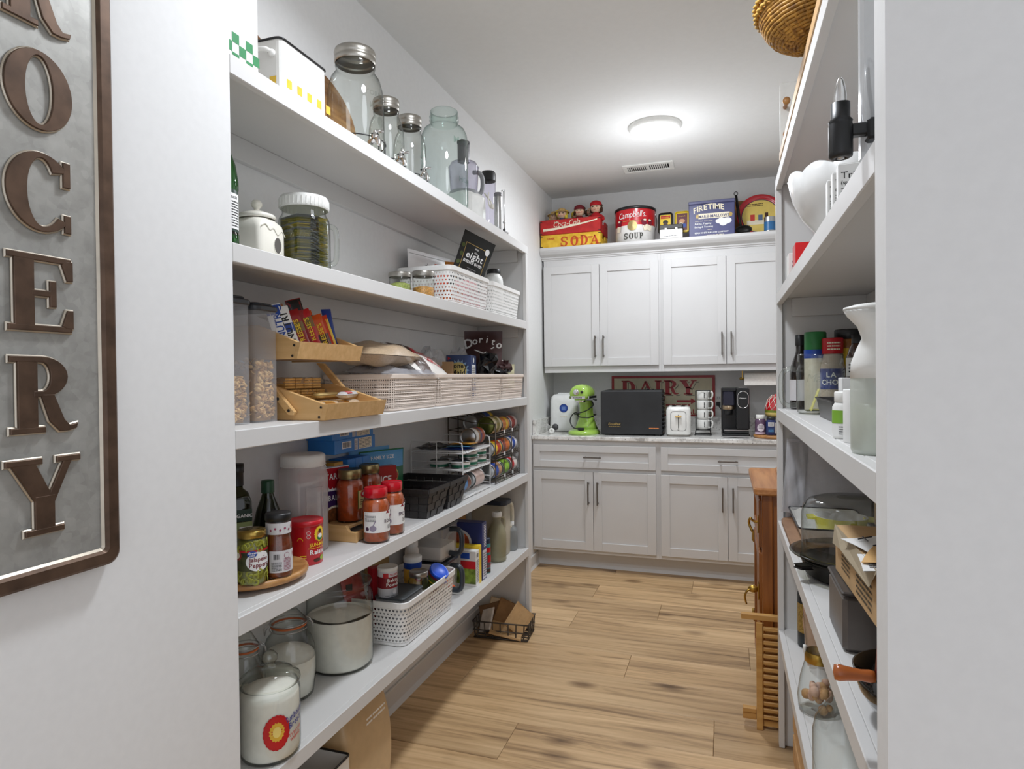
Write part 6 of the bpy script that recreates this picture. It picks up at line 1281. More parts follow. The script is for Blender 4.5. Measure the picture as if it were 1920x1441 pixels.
doll('bareheaded rag doll with brown yarn curls between the maroon and red dolls', -.925, 4.66, 1.0, mat('brown_felt', (90, 60, 44), .85), HAIRB, None, None, -.1, -.01)
doll('rag doll in red clothes and red cap, tallest at the crate end', -.875, 4.585, 1.1, RFELT, HAIRB, 'cap', RFELT, -.05, -.014)
t = thing('soup_bucket', 'large red and white soup bucket with black rim', 'bucket', (-.602, 4.64, ZU), 0)
R = .142; REDSOUP = mat('soup_red', (196, 20, 32), .3, coat=.3); m = MB(); m.lathe([(0, 0), (R*.97, 0), (R*.98, .118)], mat('soup_white', (232, 230, 226), .3, coat=.3), 40); m.lathe([(R*.98, .118), (R, .232)], REDSOUP, 40); m.build('body', t)
m = MB(); m.lathe([(R*.99, .229), (R*1.03, .231), (R*1.035, .246), (R*1.0, .250), (R*.9, .247), (0, .244)], RIMBLK, 40); m.tube([(-.02, -R*.9, .25), (.02, -R*.9, .25)], .004, STEEL, 6); m.build('lid', t)
m = MB(); g = cyl(R*.99); m.text("Campbell's.", g, -.005, .170, .060, WHITE, var='r', shear=.25, sx=.78, e=.003, rot=.05); m.lines(g, -.07, .06, .142, .150, 1, GOLD, e=.003); m.disc(g, -.002, .112, .034, .034, mat('medal', (170, 150, 100), .4, .6), 26, e=.0035)
u = -.062
for ch in 'SOUP':
    for P in SLAB[ch]: m.poly(g, ccw([(u+x*.033, .020+y*.042) for x, y in P]), mat('soup_black', (40, 40, 30), .5), .003)
    u += .036
for su, sr in ((-.105, -.2), (.085, .3), (.125, -.25)):
    for k, cmt in enumerate((REDSOUP, WHITE)): m.poly(g, [(su+a*math.cos(sr)-b*math.sin(sr), .118+a*math.sin(sr)+b*math.cos(sr)) for a, b in ((-.018, -.04+k*.0), (.018, -.04), (.018, .04 if k == 0 else -.002), (-.018, .04 if k == 0 else -.002))], mat('wine_label', (120, 30, 50), .4) if k == 0 else CREAM, .0032+.0006*k)
    m.disc(g, su, .150, .012, .007, CREAM, 12, e=.004)
m.build('label_print', t)
m = MB()
for s in (-1, 1): m.ball((s*R*1.0, 0, .205), .008, STEEL, 8, 6)
m.tube(smooth_path([(-R*1.01, 0, .205), (-R*1.03, .05, .16), (-R*.8, .12, .11), (0, R*1.05, .09), (R*.8, .12, .11), (R*1.03, .05, .16), (R*1.01, 0, .205)]), .003, STEEL, 6); m.build('bail_handle', t)
def minitray(label, x, rim, pic):
    t = thing('small_tray', label, 'tray', (x, 4.60, ZU+.055), 0, 'small tin trays leaning behind the white box'); t.rotation_euler = (math.radians(-9), 0, 0)
    m = MB(); P = rrect(.100, .155, .02, 4); Q = rrect(.084, .139, .014, 4); n = len(P); f = lambda p, y: [(a, y, b+.0775) for a, b in p]
    m.add(f(P, 0)+f(P, -.010)+f(inset(P, .003), -.011)+f(Q, -.004), [(r*n+i, r*n+(i+1) % n, (r+1)*n+(i+1) % n, (r+1)*n+i) for r in range(3) for i in range(n)]+[tuple(range(3*n, 4*n)), tuple(range(n-1, -1, -1))], rim); m.build('tray', t)
    m = MB(); g = front(-.0042); pic(m, g); m.build('picture_print', t)
minitray('small black tin tray with a yellow and red picture', -.388, RIMBLK, lambda m, g: (m.patch(g, -.036, .036, .018, .14, YEL), m.patch(g, -.032, .032, .112, .134, RED, e=.0009), m.text("Campbell's", g, 0, .117, .0125, YEL, e=.0013, var='r', shear=.2, sx=.9), m.disc(g, 0, .085, .018, .016, BLACK, 16, e=.0009), m.disc(g, 0, .062, .016, .024, BRWN, 16, e=.0012), m.patch(g, -.032, .032, .020, .034, RED, e=.001)))
minitray('small yellow tin tray beside the marshmallow tin', -.276, mat('yellow_tin', (226, 196, 40), .3, coat=.3), lambda m, g: (m.patch(g, -.036, .036, .018, .14, mat('plum_pic', (110, 60, 70), .5)), m.text("Campbell's", g, 0, .117, .0125, YEL, e=.0013, var='r', shear=.2, sx=.9), m.disc(g, 0, .085, .02, .016, mat('peach_pic', (214, 160, 120), .5), 16, e=.0009), m.disc(g, -.008, .058, .018, .018, CREAM, 14, e=.0012), m.disc(g, .014, .05, .016, .016, BLUE, 14, e=.0014)))
t = thing('recipe_box', 'small white box with black hinged lid in front of the two trays', 'box', (-.342, 4.525, ZU), .03)
m = MB(); m.box(-.075, .075, -.045, .045, 0, .062, WHP, .003); m.build('body', t)
m = MB(); m.box(-.078, .078, -.048, .048, .0625, .094, mat('box_lid_black', (46, 42, 38), .5), .004); m.build('lid', t)
m = MB(); m.lines(front(-.045), -.045, .045, .012, .02, 1, GREYP)
for s in (-.035, .035): m.box(s-.006, s+.006, -.0495, -.047, .054, .07, STEEL)
m.build('clasp_print', t)
t = thing('marshmallow_tin', 'square slate-blue marshmallow tin with white lettering', 'tin', (-.078, 4.62, ZU), 0); SL = mat('slate_blue', (74, 76, 118), .4, var=.12, ns=14)
m = MB(); m.box(-.148, .148, -.10, .10, 0, .222, SL, .004); m.build('body', t)
m = MB(); m.box(-.150, .150, -.102, .102, .2225, .244, mat('slate_lid2', (92, 94, 130), .4, var=.15), .004); m.build('lid', t)
m = MB(); g = front(-.10)
m.text('FIRETIME', g, -.015, .165, .052, CREAM, sx=.95, rot=.06, arc=.018); m.patch(g, -.085, .115, .122, .156, CREAM); m.text('MARSHMALLOWS', g, .015, .128, .025, SL, sx=.92, e=.0016)
for s in (-.092, .122): m.disc(g, s, .139, .013, .016, GOLD, 14, e=.0009, scallop=-.25)
m.text('Always Soft - Extra Gooey', g, -.05, .103, .010, CREAM, var='r', shear=.2); m.text('Baking, Topping', g, -.055, .084, .015, WHITE, shear=.1); m.text('Eating & Toasting', g, -.05, .062, .015, WHITE, shear=.1)
for a, b, r in ((.075, .085, .026), (.045, .098, .02), (.10, .098, .028), (.062, .108, .018)): m.disc(g, a, b, r, r*.75, WHITE, 16, e=.001+.0002*r*100)
m.text('MADE BY', g, -.01, .044, .007, CREAM); m.text('BEAN WHITE MALLOW COMPANY', g, 0, .022, .0145, WHITE, sx=.9); m.lines(g, -.03, .08, .006, .014, 1, CREAM); m.build('label_print', t)
OLDW = wood('old_board', (122, 80, 40), (176, 124, 68), (3, 30, 30), .6, dark=(70, 44, 24))
m = MB(); m.box(-.30, .30, -.010, .010, 0, .30, OLDW, .004); o = m.build('cutting_board', None, (.10, 4.775, ZU)); o.rotation_euler = (math.radians(-11), 0, 0); tag(o, 'big worn brown wooden board leaning on the wall behind the tin and red tray', 'board')
t = thing('round_tray', 'round red tin tray with yellow centre leaning against the wooden board', 'tray', (.235, 4.66, ZU+.002), 0); t.rotation_euler = (math.radians(-12), 0, 0)
R = .15; m = MB(); X = Matrix.Translation((0, 0, R)) @ Matrix.Rotation(PI/2, 4, 'X'); m.xf = X
m.lathe([(0, -.003), (R*.8, -.003), (R*.86, .002), (R*.98, .016), (R, .018), (R*.985, .020), (R*.85, .006), (R*.8, 0), (0, 0)], mat('tray_red', (186, 14, 34), .25, coat=.4), 44); m.xf = None; m.build('tray', t)
m = MB(); g = lambda u, v, e=0: (u, -.0005-e, R+v); m.disc(g, 0, 0, R*.80, R*.80, mat('tray_navy', (40, 40, 70), .4), 40); m.disc(g, 0, 0, R*.77, R*.77, mat('tray_yellow', (232, 206, 110), .4), 40, e=.0012)
m.lines(g, -.09, .02, .07, .095, 2, BRWN, e=.0018); m.patch(g, -.085, .06, -.062, -.03, CREAM, e=.0016); m.patch(g, -.062, -.034, -.034, .012, mat('tray_red2', (200, 60, 50), .4), e=.002); m.patch(g, -.012, .016, -.034, .008, mat('tray_blue2', (90, 110, 140), .4), e=.002); m.patch(g, .03, .052, -.034, .02, BRWN, e=.002); m.build('picture_print', t)
can('blue-labelled silver can standing before the round red tray', (.285, 4.52, ZU), .036, .095, word(wrap((0, .68, C('blue_label', (40, 100, 150))), (.68, 1, TIN)), '', .01, WHITE), 'z', 'cans on the upper cabinets')
t = thing('iron_skillet', 'small black iron dipper with a long looped handle leaning upright', 'dipper', (.105, 4.575, ZU), 0); IRON = mat('iron', (34, 32, 30), .5, .6)
m = MB(); m.xf = Matrix.Translation((.02, -.03, .032)) @ Matrix.Rotation(math.radians(75), 4, 'X'); m.lathe([(0, -.028), (.03, -.024), (.048, -.008), (.053, .004), (.050, .004), (.045, -.006), (.028, -.02), (0, -.023)], IRON, 24, ey=.6); m.xf = None; m.build('bowl', t)
m = MB(); m.tube([(.005, -.01, .05), (-.012, .02, .17), (-.025, .05, .285)], [.006, .0075, .006], IRON, 6, rx=1.6); m.build('handle', t)
m = MB(); m.tube([(-.026+.012*math.cos(a*PI/8), .052, .298+.012*math.sin(a*PI/8)) for a in range(16)], .0025, IRON, 6, True); m.build('ring', t)

# ================================================================ on the worktop (z = .914)
ZK = .9145
# dairy sign on the wall
t = thing('dairy_sign', 'cream enamel dairy sign with red border and red letters on the wall', 'sign', (-.443, 4.865, 1.013), 0)
w, h = .75, .305; m = MB(); m.box(-w/2, w/2, -.006, 0, 0, h, mat('sign_cream', (206, 196, 166), .4, var=.05), .001); m.build('panel', t)
m = MB(); SR = mat('sign_red', (160, 24, 30), .35, var=.08)
for a, b, c, d in ((-w/2, w/2, h-.018, h), (-w/2, w/2, 0, .018), (-w/2, -w/2+.018, .018, h-.018), (w/2-.018, w/2, .018, h-.018)): m.box(a, b, -.009, -.0005, c, d, SR, .001)
m.build('border', t)
m = MB(); y = -.006; DK = mat('sign_ink', (40, 40, 36), .5)
u = -.30
for ch, wd in (('D', .115), ('A', .112), ('I', .105), ('R', .115), ('Y', .118)):
    for P in SLAB[ch]: m.poly(front(y), ccw([(u+x*wd+.014, .165+q*.105-.010) for x, q in P]), DK, .0006)
    for P in SLAB[ch]: m.poly(front(y), ccw([(u+x*wd+.011, .165+q*.105-.007) for x, q in P]), mat('sign_cream', (0, 0, 0)), .0010)
    slab(m, ch, u, .165, wd, .105, y-.0006, 0, SR); u += {'D': .122, 'A': .125, 'I': .066, 'R': .118, 'Y': .1}[ch]
m.text('Fried', front(y), -.02, .125, .036, SR, shear=.35); m.lines(front(y), .0, .2, .078, .098, 1, SR, e=.0012)
m.poly(front(y), [(.105, .108), (.205, .108), (.205, .094), (.245, .116), (.205, .138), (.205, .124), (.105, .124)], SR, .001)
m.text('MEAL', front(y), .18, .022, .05, SR); m.build('lettering', t)
t = thing('wall_outlet', 'white wall outlet behind the coffee maker with a black plug in it', 'outlet', (-.046, 4.8695, 1.075), 0)
m = MB(); m.box(-.036, .036, -.005, 0, 0, .115, WHP, .002); m.build('plate', t)
m = MB()
for z in (.036, .078): m.box(-.016, .016, -.0065, -.0045, z-.013, z+.013, mat('outlet_face', (220, 220, 218), .4), .001); m.box(-.007, -.005, -.0072, -.006, z-.005, z+.006, BLACK); m.box(.005, .007, -.0072, -.006, z-.005, z+.006, BLACK)
m.build('socket', t)
m = MB(); m.box(-.014, .014, -.035, -.0066, .022, .05, BLKP, .003); m.tube(smooth_path([(0, -.035, .034), (.01, -.05, .01), (.04, -.07, -.02), (.07, -.09, -.03)]), .0035, BLKP, 6); m.build('plug', t)
t = thing('mini_fridge', 'white rounded countertop mini fridge with a blue round badge', 'appliance', (-1.138, 4.68, ZK), math.radians(6))
m = MB(); P = rrect(.212, .20, .035, 5); W2 = mat('gloss_white', (232, 233, 232), .3, coat=.3)
m.loft([(inset(P, .012), 0.004), (inset(P, .002), .012), (P, .03), (inset(P, .004), .225), (inset(P, .012), .255), (inset(P, .03), .272), (inset(P, .05), .276)], W2); m.build('body', t)
m = MB(); m.box(-.05, .05, -.04, .04, .274, .284, W2, .004); m.build('carry_handle', t)
m = MB(); m.box(-.08, .09, -.085, .085, 0, .006, BLKP); m.build('foot', t)
m = MB(); g = front(-.0975); m.disc(g, 0, .172, .031, .031, mat('badge_blue', (22, 52, 130), .35), 30, e=.002); m.disc(g, 0, .172, .025, .025, mat('badge_blue2', (34, 74, 160), .35), 26, e=.0024); m.lines(g, -.014, .014, .160, .184, 3, mat('badge_pale', (150, 180, 230), .4), e=.003); m.lines(g, -.026, .026, .105, .112, 1, GOLD, e=.002); m.build('badge_print', t)
t = thing('hand_whisk', 'wire whisk attachments with grey and white hubs lying beside the mini fridge', 'whisk', (-1.165, 4.44, ZK), 0)
m = MB()
for k in range(8): a = k*PI/8; m.tube(smooth_path([(-.01, .0, .03), (-.05, .02*math.cos(a), .035+.03*math.sin(a)), (-.085, .026*math.cos(a), .04+.034*math.sin(a)), (-.10, 0, .042)]), .0012, CHROME, 4)
m.build('wire_loops', t)
m = MB(); m.xf = Matrix.Translation((.012, -.01, .045)) @ Matrix.Rotation(PI/2, 4, 'X'); m.lathe([(0, -.01), (.02, -.01), (.024, 0), (.018, .012), (0, .014)], mat('hub_grey', (70, 70, 72), .4), 16); m.xf = None; m.build('grey_hub', t)
m = MB(); m.xf = Matrix.Translation((-.005, -.045, .0205)) @ Matrix.Rotation(PI/2, 4, 'X'); m.lathe([(0, -.008), (.017, -.008), (.0205, 0), (.0205, .008), (.006, .010), (.006, .004), (0, .004)], WHP, 18); m.xf = None; m.build('white_hub', t)
# stand mixer
LIME = mat('lime_enamel', (160, 198, 84), .22, var=.03, coat=.6)
t = thing('stand_mixer', 'lime green stand mixer with a chrome band and black cord', 'appliance', (-.945, 4.445, ZK), math.radians(-4))
m = MB(); m.loft([([(x*.108, y*.135*(1 if y < 0 else .75)) for x, y in rrect(2, 2, .95, 6)], 0), ([(x*.112, y*.14*(1 if y < 0 else .75)) for x, y in rrect(2, 2, .95, 6)], .010), ([(x*.104, y*.13*(1 if y < 0 else .72)) for x, y in rrect(2, 2, .95, 6)], .026), ([(x*.085, y*.095+.008) for x, y in rrect(2, 2, .95, 6)], .034)], LIME); m.build('base', t)
m = MB(); E6 = rrect(2, 2, .9, 6)
m.loft([([(x*a, y*b+c) for x, y in E6], z) for z, a, b, c in ((.03, .085, .07, .045), (.06, .070, .058, .05), (.10, .056, .050, .055), (.15, .047, .046, .056), (.20, .046, .05, .05), (.235, .050, .06, .03))], LIME); m.build('column', t)
m = MB(); hz = .285
rows = [(-.150, .040, .036, -.006), (-.146, .058, .052, -.004), (-.13, .066, .060, 0), (-.08, .070, .064, 0), (0, .070, .064, 0), (.06, .064, .058, -.002), (.10, .05, .046, -.006), (.118, .03, .028, -.008)]
vs = []; fs = []; n = 24
for y, a, b, dz in rows: vs += [(a*math.cos(2*PI*i/n), y, hz+dz+b*(math.sin(2*PI*i/n) if math.sin(2*PI*i/n) > -.55 else -.55+.25*(math.sin(2*PI*i/n)+.55))) for i in range(n)]
for r in range(len(rows)-1): fs += [(r*n+i, (r+1)*n+i, (r+1)*n+(i+1) % n, r*n+(i+1) % n) for i in range(n)]
fs += [tuple(range(n)), tuple(range(len(vs)-1, len(vs)-n-1, -1))]; m.add(vs, fs, LIME, True); m.build('motor_head', t)
m = MB(); m.lathe([(.0, .228), (.036, .228), (.038, .236), (.038, .262), (.03, .264)], CHROME, 24, (0, -.10, 0)); m.lathe([(.0385, .240), (.0385, .252)], LIME, 24, (0, -.10, 0)); m.build('beater_shaft', t)
m = MB(); m.xf = Matrix.Translation((-.012, -.152, hz+.012)) @ Matrix.Rotation(PI/2, 4, 'X'); m.lathe([(0, .012), (.016, .012), (.021, .004), (.021, 0), (.017, -.002)], CHROME, 20); m.xf = None; m.build('hub_cap', t)
m = MB(); m.ball((.027, -.150, hz+.012), .010, BLKP, 10, 8); m.build('knob', t)
m = MB()
for s in (-1, 1): m.box(min(s*.0655, s*.0715), max(s*.0655, s*.0715), -.13, .07, hz-.034, hz-.016, CHROME, .001)
m.patch(front(-.151), -.05, .05, hz-.034, hz-.016, CHROME, 6, .001); m.text('KitchenAid', front(-.151), -.004, hz-.030, .014, BLACK, e=.002, sx=.9); m.build('chrome_band', t)
m = MB(); m.tube([(.070, -.02, hz-.04), (.088, -.02, hz-.045)], .005, BLKP, 6); m.ball((.09, -.02, hz-.045), .008, BLKP, 8, 6); m.build('speed_lever', t)
m = MB(); m.tube(smooth_path([(.05, .03, .225), (.064, .0, .20), (.03, -.06, .165), (-.05, -.055, .140), (-.055, .02, .135), (.03, .075, .13), (.072, .05, .135), (.05, -.04, .118), (-.02, -.06, .122), (-.05, -.03, .15), (-.074, -.06, .13), (-.078, -.085, .09), (-.05, -.10, .05), (-.01, -.105, .042)], 8), .0042, BLKP, 6); m.box(-.016, .028, -.118, -.094, .034, .05, BLKP, .003); m.build('power_cord', t)
# dehydrator
BK = mat('textured_black', (34, 35, 37), .55, var=.25, ns=8, bump=.1)
t = thing('dehydrator', 'wide black box food dehydrator with slotted side', 'appliance', (-.612, 4.545, ZK), math.radians(2.5))
w, d, h = .405, .36, .305; m = MB(); m.box(-w/2, w/2, -d/2+.012, d/2, .006, h, BK, .004); m.build('case', t)
m = MB(); m.box(-w/2-.004, w/2+.001, -d/2, -d/2+.0115, .008, h-.004, BK, .005); m.build('door', t)
m = MB()
for k in range(10): m.box(w/2-.001, w/2+.010, -d/2+.03, d/2-.04, .03+k*.027, .043+k*.027, BLKP, .003)
m.build('side_vent', t); m = MB()
for x in (-.17, .17):
    for y in (-.14, .14): m.box(x-.012, x+.012, y-.012, y+.012, 0, .0065, BLKP)
m.build('foot', t)
m = MB(); g = front(-d/2); m.patch(g, -w/2+.028, -w/2+.138, .055, .092, mat('plate_black', (28, 28, 28), .4), e=.0008); m.text('Excalibur', g, -w/2+.088, .070, .024, GOLD, var='r', shear=.3, sx=.95, e=.0014); m.lines(g, -w/2+.05, -w/2+.13, .058, .064, 1, GOLD, e=.0014); m.lines(g, w/2-.085, w/2-.02, .044, .058, 1, mat('orange_logo', (214, 130, 70), .5)); m.build('label_print', t)
m = MB(); m.lathe([(0, 0), (.008, 0), (.008, .01), (0, .011)], BLKP, 10, (.1, 0, h)); m.lathe([(0, 0), (.005, 0), (.005, .008), (0, .009)], BLKP, 8, (.135, .02, h)); m.build('top_knob', t)
# toaster
t = thing('toaster', 'white toaster with gold lever and a black outlined panel', 'appliance', (-.300, 4.475, ZK), math.radians(3)); TW = mat('toaster_white', (236, 236, 232), .22, coat=.5)
m = MB(); P = rrect(.158, .27, .035, 5); m.loft([(inset(P, .006), .012), (P, .024), (P, .175), (inset(P, .006), .19), (inset(P, .018), .197)], TW); m.build('body', t)
m = MB(); m.prism(rrect(.15, .26, .034, 5), 0, .0125, mat('toaster_base', (120, 116, 108), .4), ch=.003); m.build('base', t)
m = MB()
for x in (-.03, .03): m.box(x-.013, x+.013, -.10, .10, .1965, .1985, BLKP)
m.build('slot', t)
m = MB(); g = front(-.135); P = [(x, y+.103) for x, y in rrect(.098, .128, .018, 4)]; m.tube([(x, -.1355, y) for x, y in P], .0013, BLKP, 5, True); m.patch(g, -.002, .002, .055, .145, BLACK, e=.001); m.lines(g, -.006, .006, .040, .05, 2, GREYP); m.build('front_panel', t)
m = MB(); m.box(-.020, .020, -.158, -.138, .128, .139, mat('gold_lever', (206, 170, 104), .3, .5), .003); m.build('lever', t)
# four mugs stacked in a wire stand
t = thing('mug_stand', 'black wire stand holding four stacked white mugs', 'stand', (-.143, 4.52, ZK), 0)
m = MB(); m.tube([(x, y, .004) for x, y in rrect(.105, .10, .012, 3)], .0035, BLKP, 6, True); m.tube([(x, y, .036) for x, y in rrect(.094, .09, .012, 3)], .002, BLKP, 5, True); m.tube([(x, y, .300) for x, y in rrect(.094, .09, .012, 3)], .002, BLKP, 5, True)
for x, y in ((-.046, -.044), (.046, -.044), (-.046, .044), (.046, .044)): m.tube([(x*1.1, y*1.1, .004), (x, y, .036), (x, y, .300)], .0022, BLKP, 5)
m.tube([(-.046, 0, .036), (.046, 0, .036)], .002, BLKP, 5); m.tube([(0, -.044, .036), (0, .044, .036)], .002, BLKP, 5)
m.tube([(.046, -.044, .300), (.055, -.044, .292)], .002, BLKP, 5); m.build('wire_frame', t)
mugs = ['topmost white mug in the wire stand', 'second white mug from the top of the wire stand', 'third white mug from the top of the wire stand', 'lowest white mug in the wire stand']
mug0 = None
for k in range(4):
    z = ZK+.0385+(3-k)*.0655
    if mug0 is None:
        mug0 = thing('mug', mugs[0], 'mug', (-.143, 4.52, z), 0, 'stacked white mugs'); MW = mat('mug_white', (234, 234, 230), .25, coat=.4)
        m = MB(); m.lathe([(0, .002), (.028, 0), (.036, .004), (.0385, .02), (.0385, .063), (.0375, .065), (.0355, .063), (.0355, .012), (0, .008)], MW, 30); m.build('cup', mug0)
        m = MB(); m.tube(smooth_path([(.036, -.01, .056), (.058, -.016, .056), (.064, -.018, .04), (.058, -.016, .016), (.036, -.01, .012)]), .0055, MW, 8); m.build('handle', mug0)
        m = MB(); m.lines(lambda u, v, e=0: cyl(.0385)(-v, u, e), .015, .052, -.016, -.004, 1, BLACK, e=.0008); m.build('label_print', mug0)
    else: dup(mug0, (-.143, 4.52, z), 0, mugs[k])
# coffee maker
t = thing('coffee_maker', 'tall black single-serve coffee maker with an oval silver ring', 'appliance', (.062, 4.50, ZK), math.radians(2)); BG = mat('coffee_black', (24, 25, 27), .35)
w, d, h = .168, .25, .318
m = MB(); m.box(-w/2, w/2, -.01, d/2, .022, h, BG, .006); m.box(.004, w/2, -d/2+.01, -.0105, .05, h, BG, .006); m.box(-w/2, .0035, -d/2+.02, -.0105, h-.02, h, BG, .003); m.build('body', t)
m = MB(); m.box(-w/2, w/2, -d/2-.006, d/2, 0, .022, BG, .004); m.box(-w/2+.015, w/2-.005, -d/2+.012, -.0105, .0225, .048, BLKP, .003); m.build('drip_tray', t)
m = MB(); m.box(-w/2, w/2+.004, -d/2-.008, -d/2-.0055, .002, .008, STEEL); m.box(-w/2+.012, w/2-.004, -d/2+.009, -d/2+.012, .042, .047, STEEL); m.build('chrome_trim', t)
m = MB(); m.prism(rrect(.072, .085, .016, 4), .206, .296, mat('smoked_hopper', (60, 60, 76), .12, alpha=.35), ch=.002); m.v = [(x-.042, y-.06, z) for x, y, z in m.v]; m.build('bean_hopper', t)
m = MB(); m.lathe([(.037, .178), (.038, .180), (.038, .204), (.035, .206), (0, .206)], mat('champagne', (176, 156, 130), .3, .9), 28, (-.042, -.06, 0)); m.lathe([(0, .14), (.022, .142), (.026, .178)], BLKP, 20, (-.042, -.06, 0)); m.build('grinder_collar', t)
m = MB(); P = rrect(.064, .108, .032, 8); m.tube([(x+.044, -d/2+.0095, y+.243) for x, y in P], .0022, CHROME, 6, True); m.build('oval_ring', t)
m = MB(); g = front(-d/2+.01); m.text('Cuisinart', g, .044, .248, .0125, WHITE, e=.001, sx=.85); m.build('label_print', t)
m = MB(); m.box(.02, .07, -.06, .0, h, h+.006, CHROME, .002); m.build('top_latch', t)
# paper towel roll under the cabinet
t = thing('paper_towel', 'roll of paper towel on a brass holder under the upper cabinet', 'roll', (.27, 4.64, 1.292), 0)
m = MB(); m.xf = Matrix.Rotation(PI/2, 4, 'Y'); m.lathe([(.018, -.145), (.040, -.145), (.040, .145), (.018, .145)], mat('paper', (242, 238, 230), .9, bump=.2, ns=80), 32); m.xf = None; m.box(-.145, .145, -.0405, -.0395, -.045, 0, MATS['paper']); m.build('roll', t)
m = MB(); m.tube([(-.166, 0, 0), (.166, 0, 0)], .006, BRASS, 8); m.ball((-.166, 0, 0), .010, BRASS, 10, 8); m.box(-.160, -.155, -.006, .006, 0, .0545, BRASS); m.box(.155, .160, -.006, .006, 0, .0545, BRASS); m.build('holder', t)
# turntable with pill bottles and the stained glass lamp
m = MB(); m.lathe([(0, 0), (.12, 0), (.128, .006), (.128, .016), (.122, .020), (0, .018)], ACACIA, 40); o = m.build('serving_turntable', None, (.300, 4.412, ZK)); tag(o, 'round wooden turntable under the supplement bottles on the worktop', 'turntable')
t = thing('vitamin_bottle', 'clear bottle of purple gummies with white cap on the worktop turntable', 'bottle', (.214, 4.385, ZK+.0205), math.radians(-8)); R = .033
m = MB(); m.lathe([(0, 0), (R*.95, 0), (R, .006), (R, .085), (R*.85, .097), (R*.7, .101), (R*.7, .104)], mat('gummy_purple', (92, 66, 92), .3, var=.4, ns=90, coat=.4), 28); m.build('body', t)
m = MB(); m.lathe([(R*.8, .102), (R*.83, .104), (R*.83, .124), (R*.78, .126), (0, .126)], WHP, 24); m.build('cap', t)
m = MB(); g = cyl(R); m.patch(g, -.09, .09, .004, .018, mat('lilac_label', (200, 180, 200), .5), 16); m.disc(g, .006, .046, .022, .025, mat('pale_lilac', (226, 214, 224), .5), 24, e=.001); m.lines(g, -.008, .02, .04, .062, 3, GREYP, e=.0018); m.build('label_print', t)
t = thing('vitamin_bottle', 'navy-labelled bottle beside the purple gummy bottle', 'bottle', (.276, 4.362, ZK+.0205), math.radians(4)); R = .031
m = MB(); m.lathe([(0, 0), (R*.96, 0), (R, .005), (R, .082), (R*.8, .095), (R*.78, .10)], mat('navy_label', (34, 48, 100), .35), 28); m.build('body', t)
m = MB(); m.lathe([(R*.84, .098), (R*.87, .1), (R*.87, .115), (0, .117)], BLKP, 24); m.build('cap', t)
m = MB(); g = cyl(R); m.patch(g, -.022, .014, .056, .082, LG, 6); m.lines(g, -.018, .01, .06, .078, 3, GREYP); m.lines(g, -.02, .012, .02, .045, 3, SKYF); m.patch(g, .02, .04, .012, .08, LG, 4); m.build('label_print', t)
t = thing('stained_glass_lamp', 'small red stained glass lamp with dome shade behind the bottles', 'lamp', (.345, 4.455, ZK+.0205), 0)
m = MB(); SG = mat('red_art_glass', (180, 24, 34), .15, var=.25, ns=20, coat=.5); SGG = mat('green_art_glass', (110, 124, 40), .2, var=.4, ns=60); SGY = mat('amber_art_glass', (226, 200, 120), .2, var=.15)
m.lathe([(.088, .112), (.096, .118), (.100, .128), (.101, .140)], SGY, 36); m.lathe([(.101, .140), (.101, .155)], SGG, 36); m.lathe([(.101, .155), (.096, .185), (.082, .22), (.056, .25), (.02, .265), (0, .267)], SG, 36); m.build('glass_shade', t)
m = MB(); CAME = mat('lead_came', (230, 226, 214), .35, .3)
for k in range(14):
    a = k*2*PI/14; c = [(.1015, .157), (.097, .185), (.083, .221), (.057, .251)]
    m.tube([(r*math.cos(a+.22*i), r*math.sin(a+.22*i), z) for i, (r, z) in enumerate(c)], .0016, CAME, 5); m.tube([(r*math.cos(a-.22*i), r*math.sin(a-.22*i), z) for i, (r, z) in enumerate(c)], .0016, CAME, 5)
m.build('leading', t)
m = MB(); m.lathe([(0, 0), (.05, 0), (.05, .008), (.02, .02), (.012, .05), (.012, .12)], DARKMETAL, 20); m.build('stem', t)
# ================================================================ short shelves: top (z = 2.0055)
YA, YBR, YC, YD, YE = 2.0055, 1.6045, 1.2005, .8065, .4185
WALN = wood('walnut', (62, 42, 30), (92, 64, 44), (30, 4, 30), .5); MAPLE = wood('maple', (196, 158, 112), (222, 188, 142), (30, 4, 30), .5)
for k, (lab, z, th, mt, y1, x0) in enumerate((('thin dark walnut board, lowest of three boards on the top short shelf', 0, .020, WALN, 2.30, .179), ('thick pale maple board, middle of three stacked boards', .0205, .033, MAPLE, 2.32, .177), ('dark walnut board on top of the pale maple board', .054, .016, WALN, 2.12, .181))):
    m = MB(); m.box(x0, x0+.26, 1.02, y1, YA+z, YA+z+th, mt, .003); o = m.build('serving_board'); tag(o, lab, 'board', 'boards stacked on the top shelf')
t = thing('peg_rack', 'white panel with two brown pegs standing at the end of the top short shelf', 'rack', (.185, 2.38, YA), 0)
m = MB(); m.box(0, .20, 0, .018, 0, .31, WHP, .003); m.build('panel', t)
for z in (.225, .115):
    m = MB(); m.lathe([(.007, 0), (.007, .045), (.012, .05), (.012, .06), (0, .062)], ACACIA, 12); m.v = [(x+.016, -q, z+y) for x, y, q in m.v]; m.build('peg', t)
WICK = wood('golden_wicker', (120, 78, 26), (206, 156, 70), (70, 70, 70), .55)
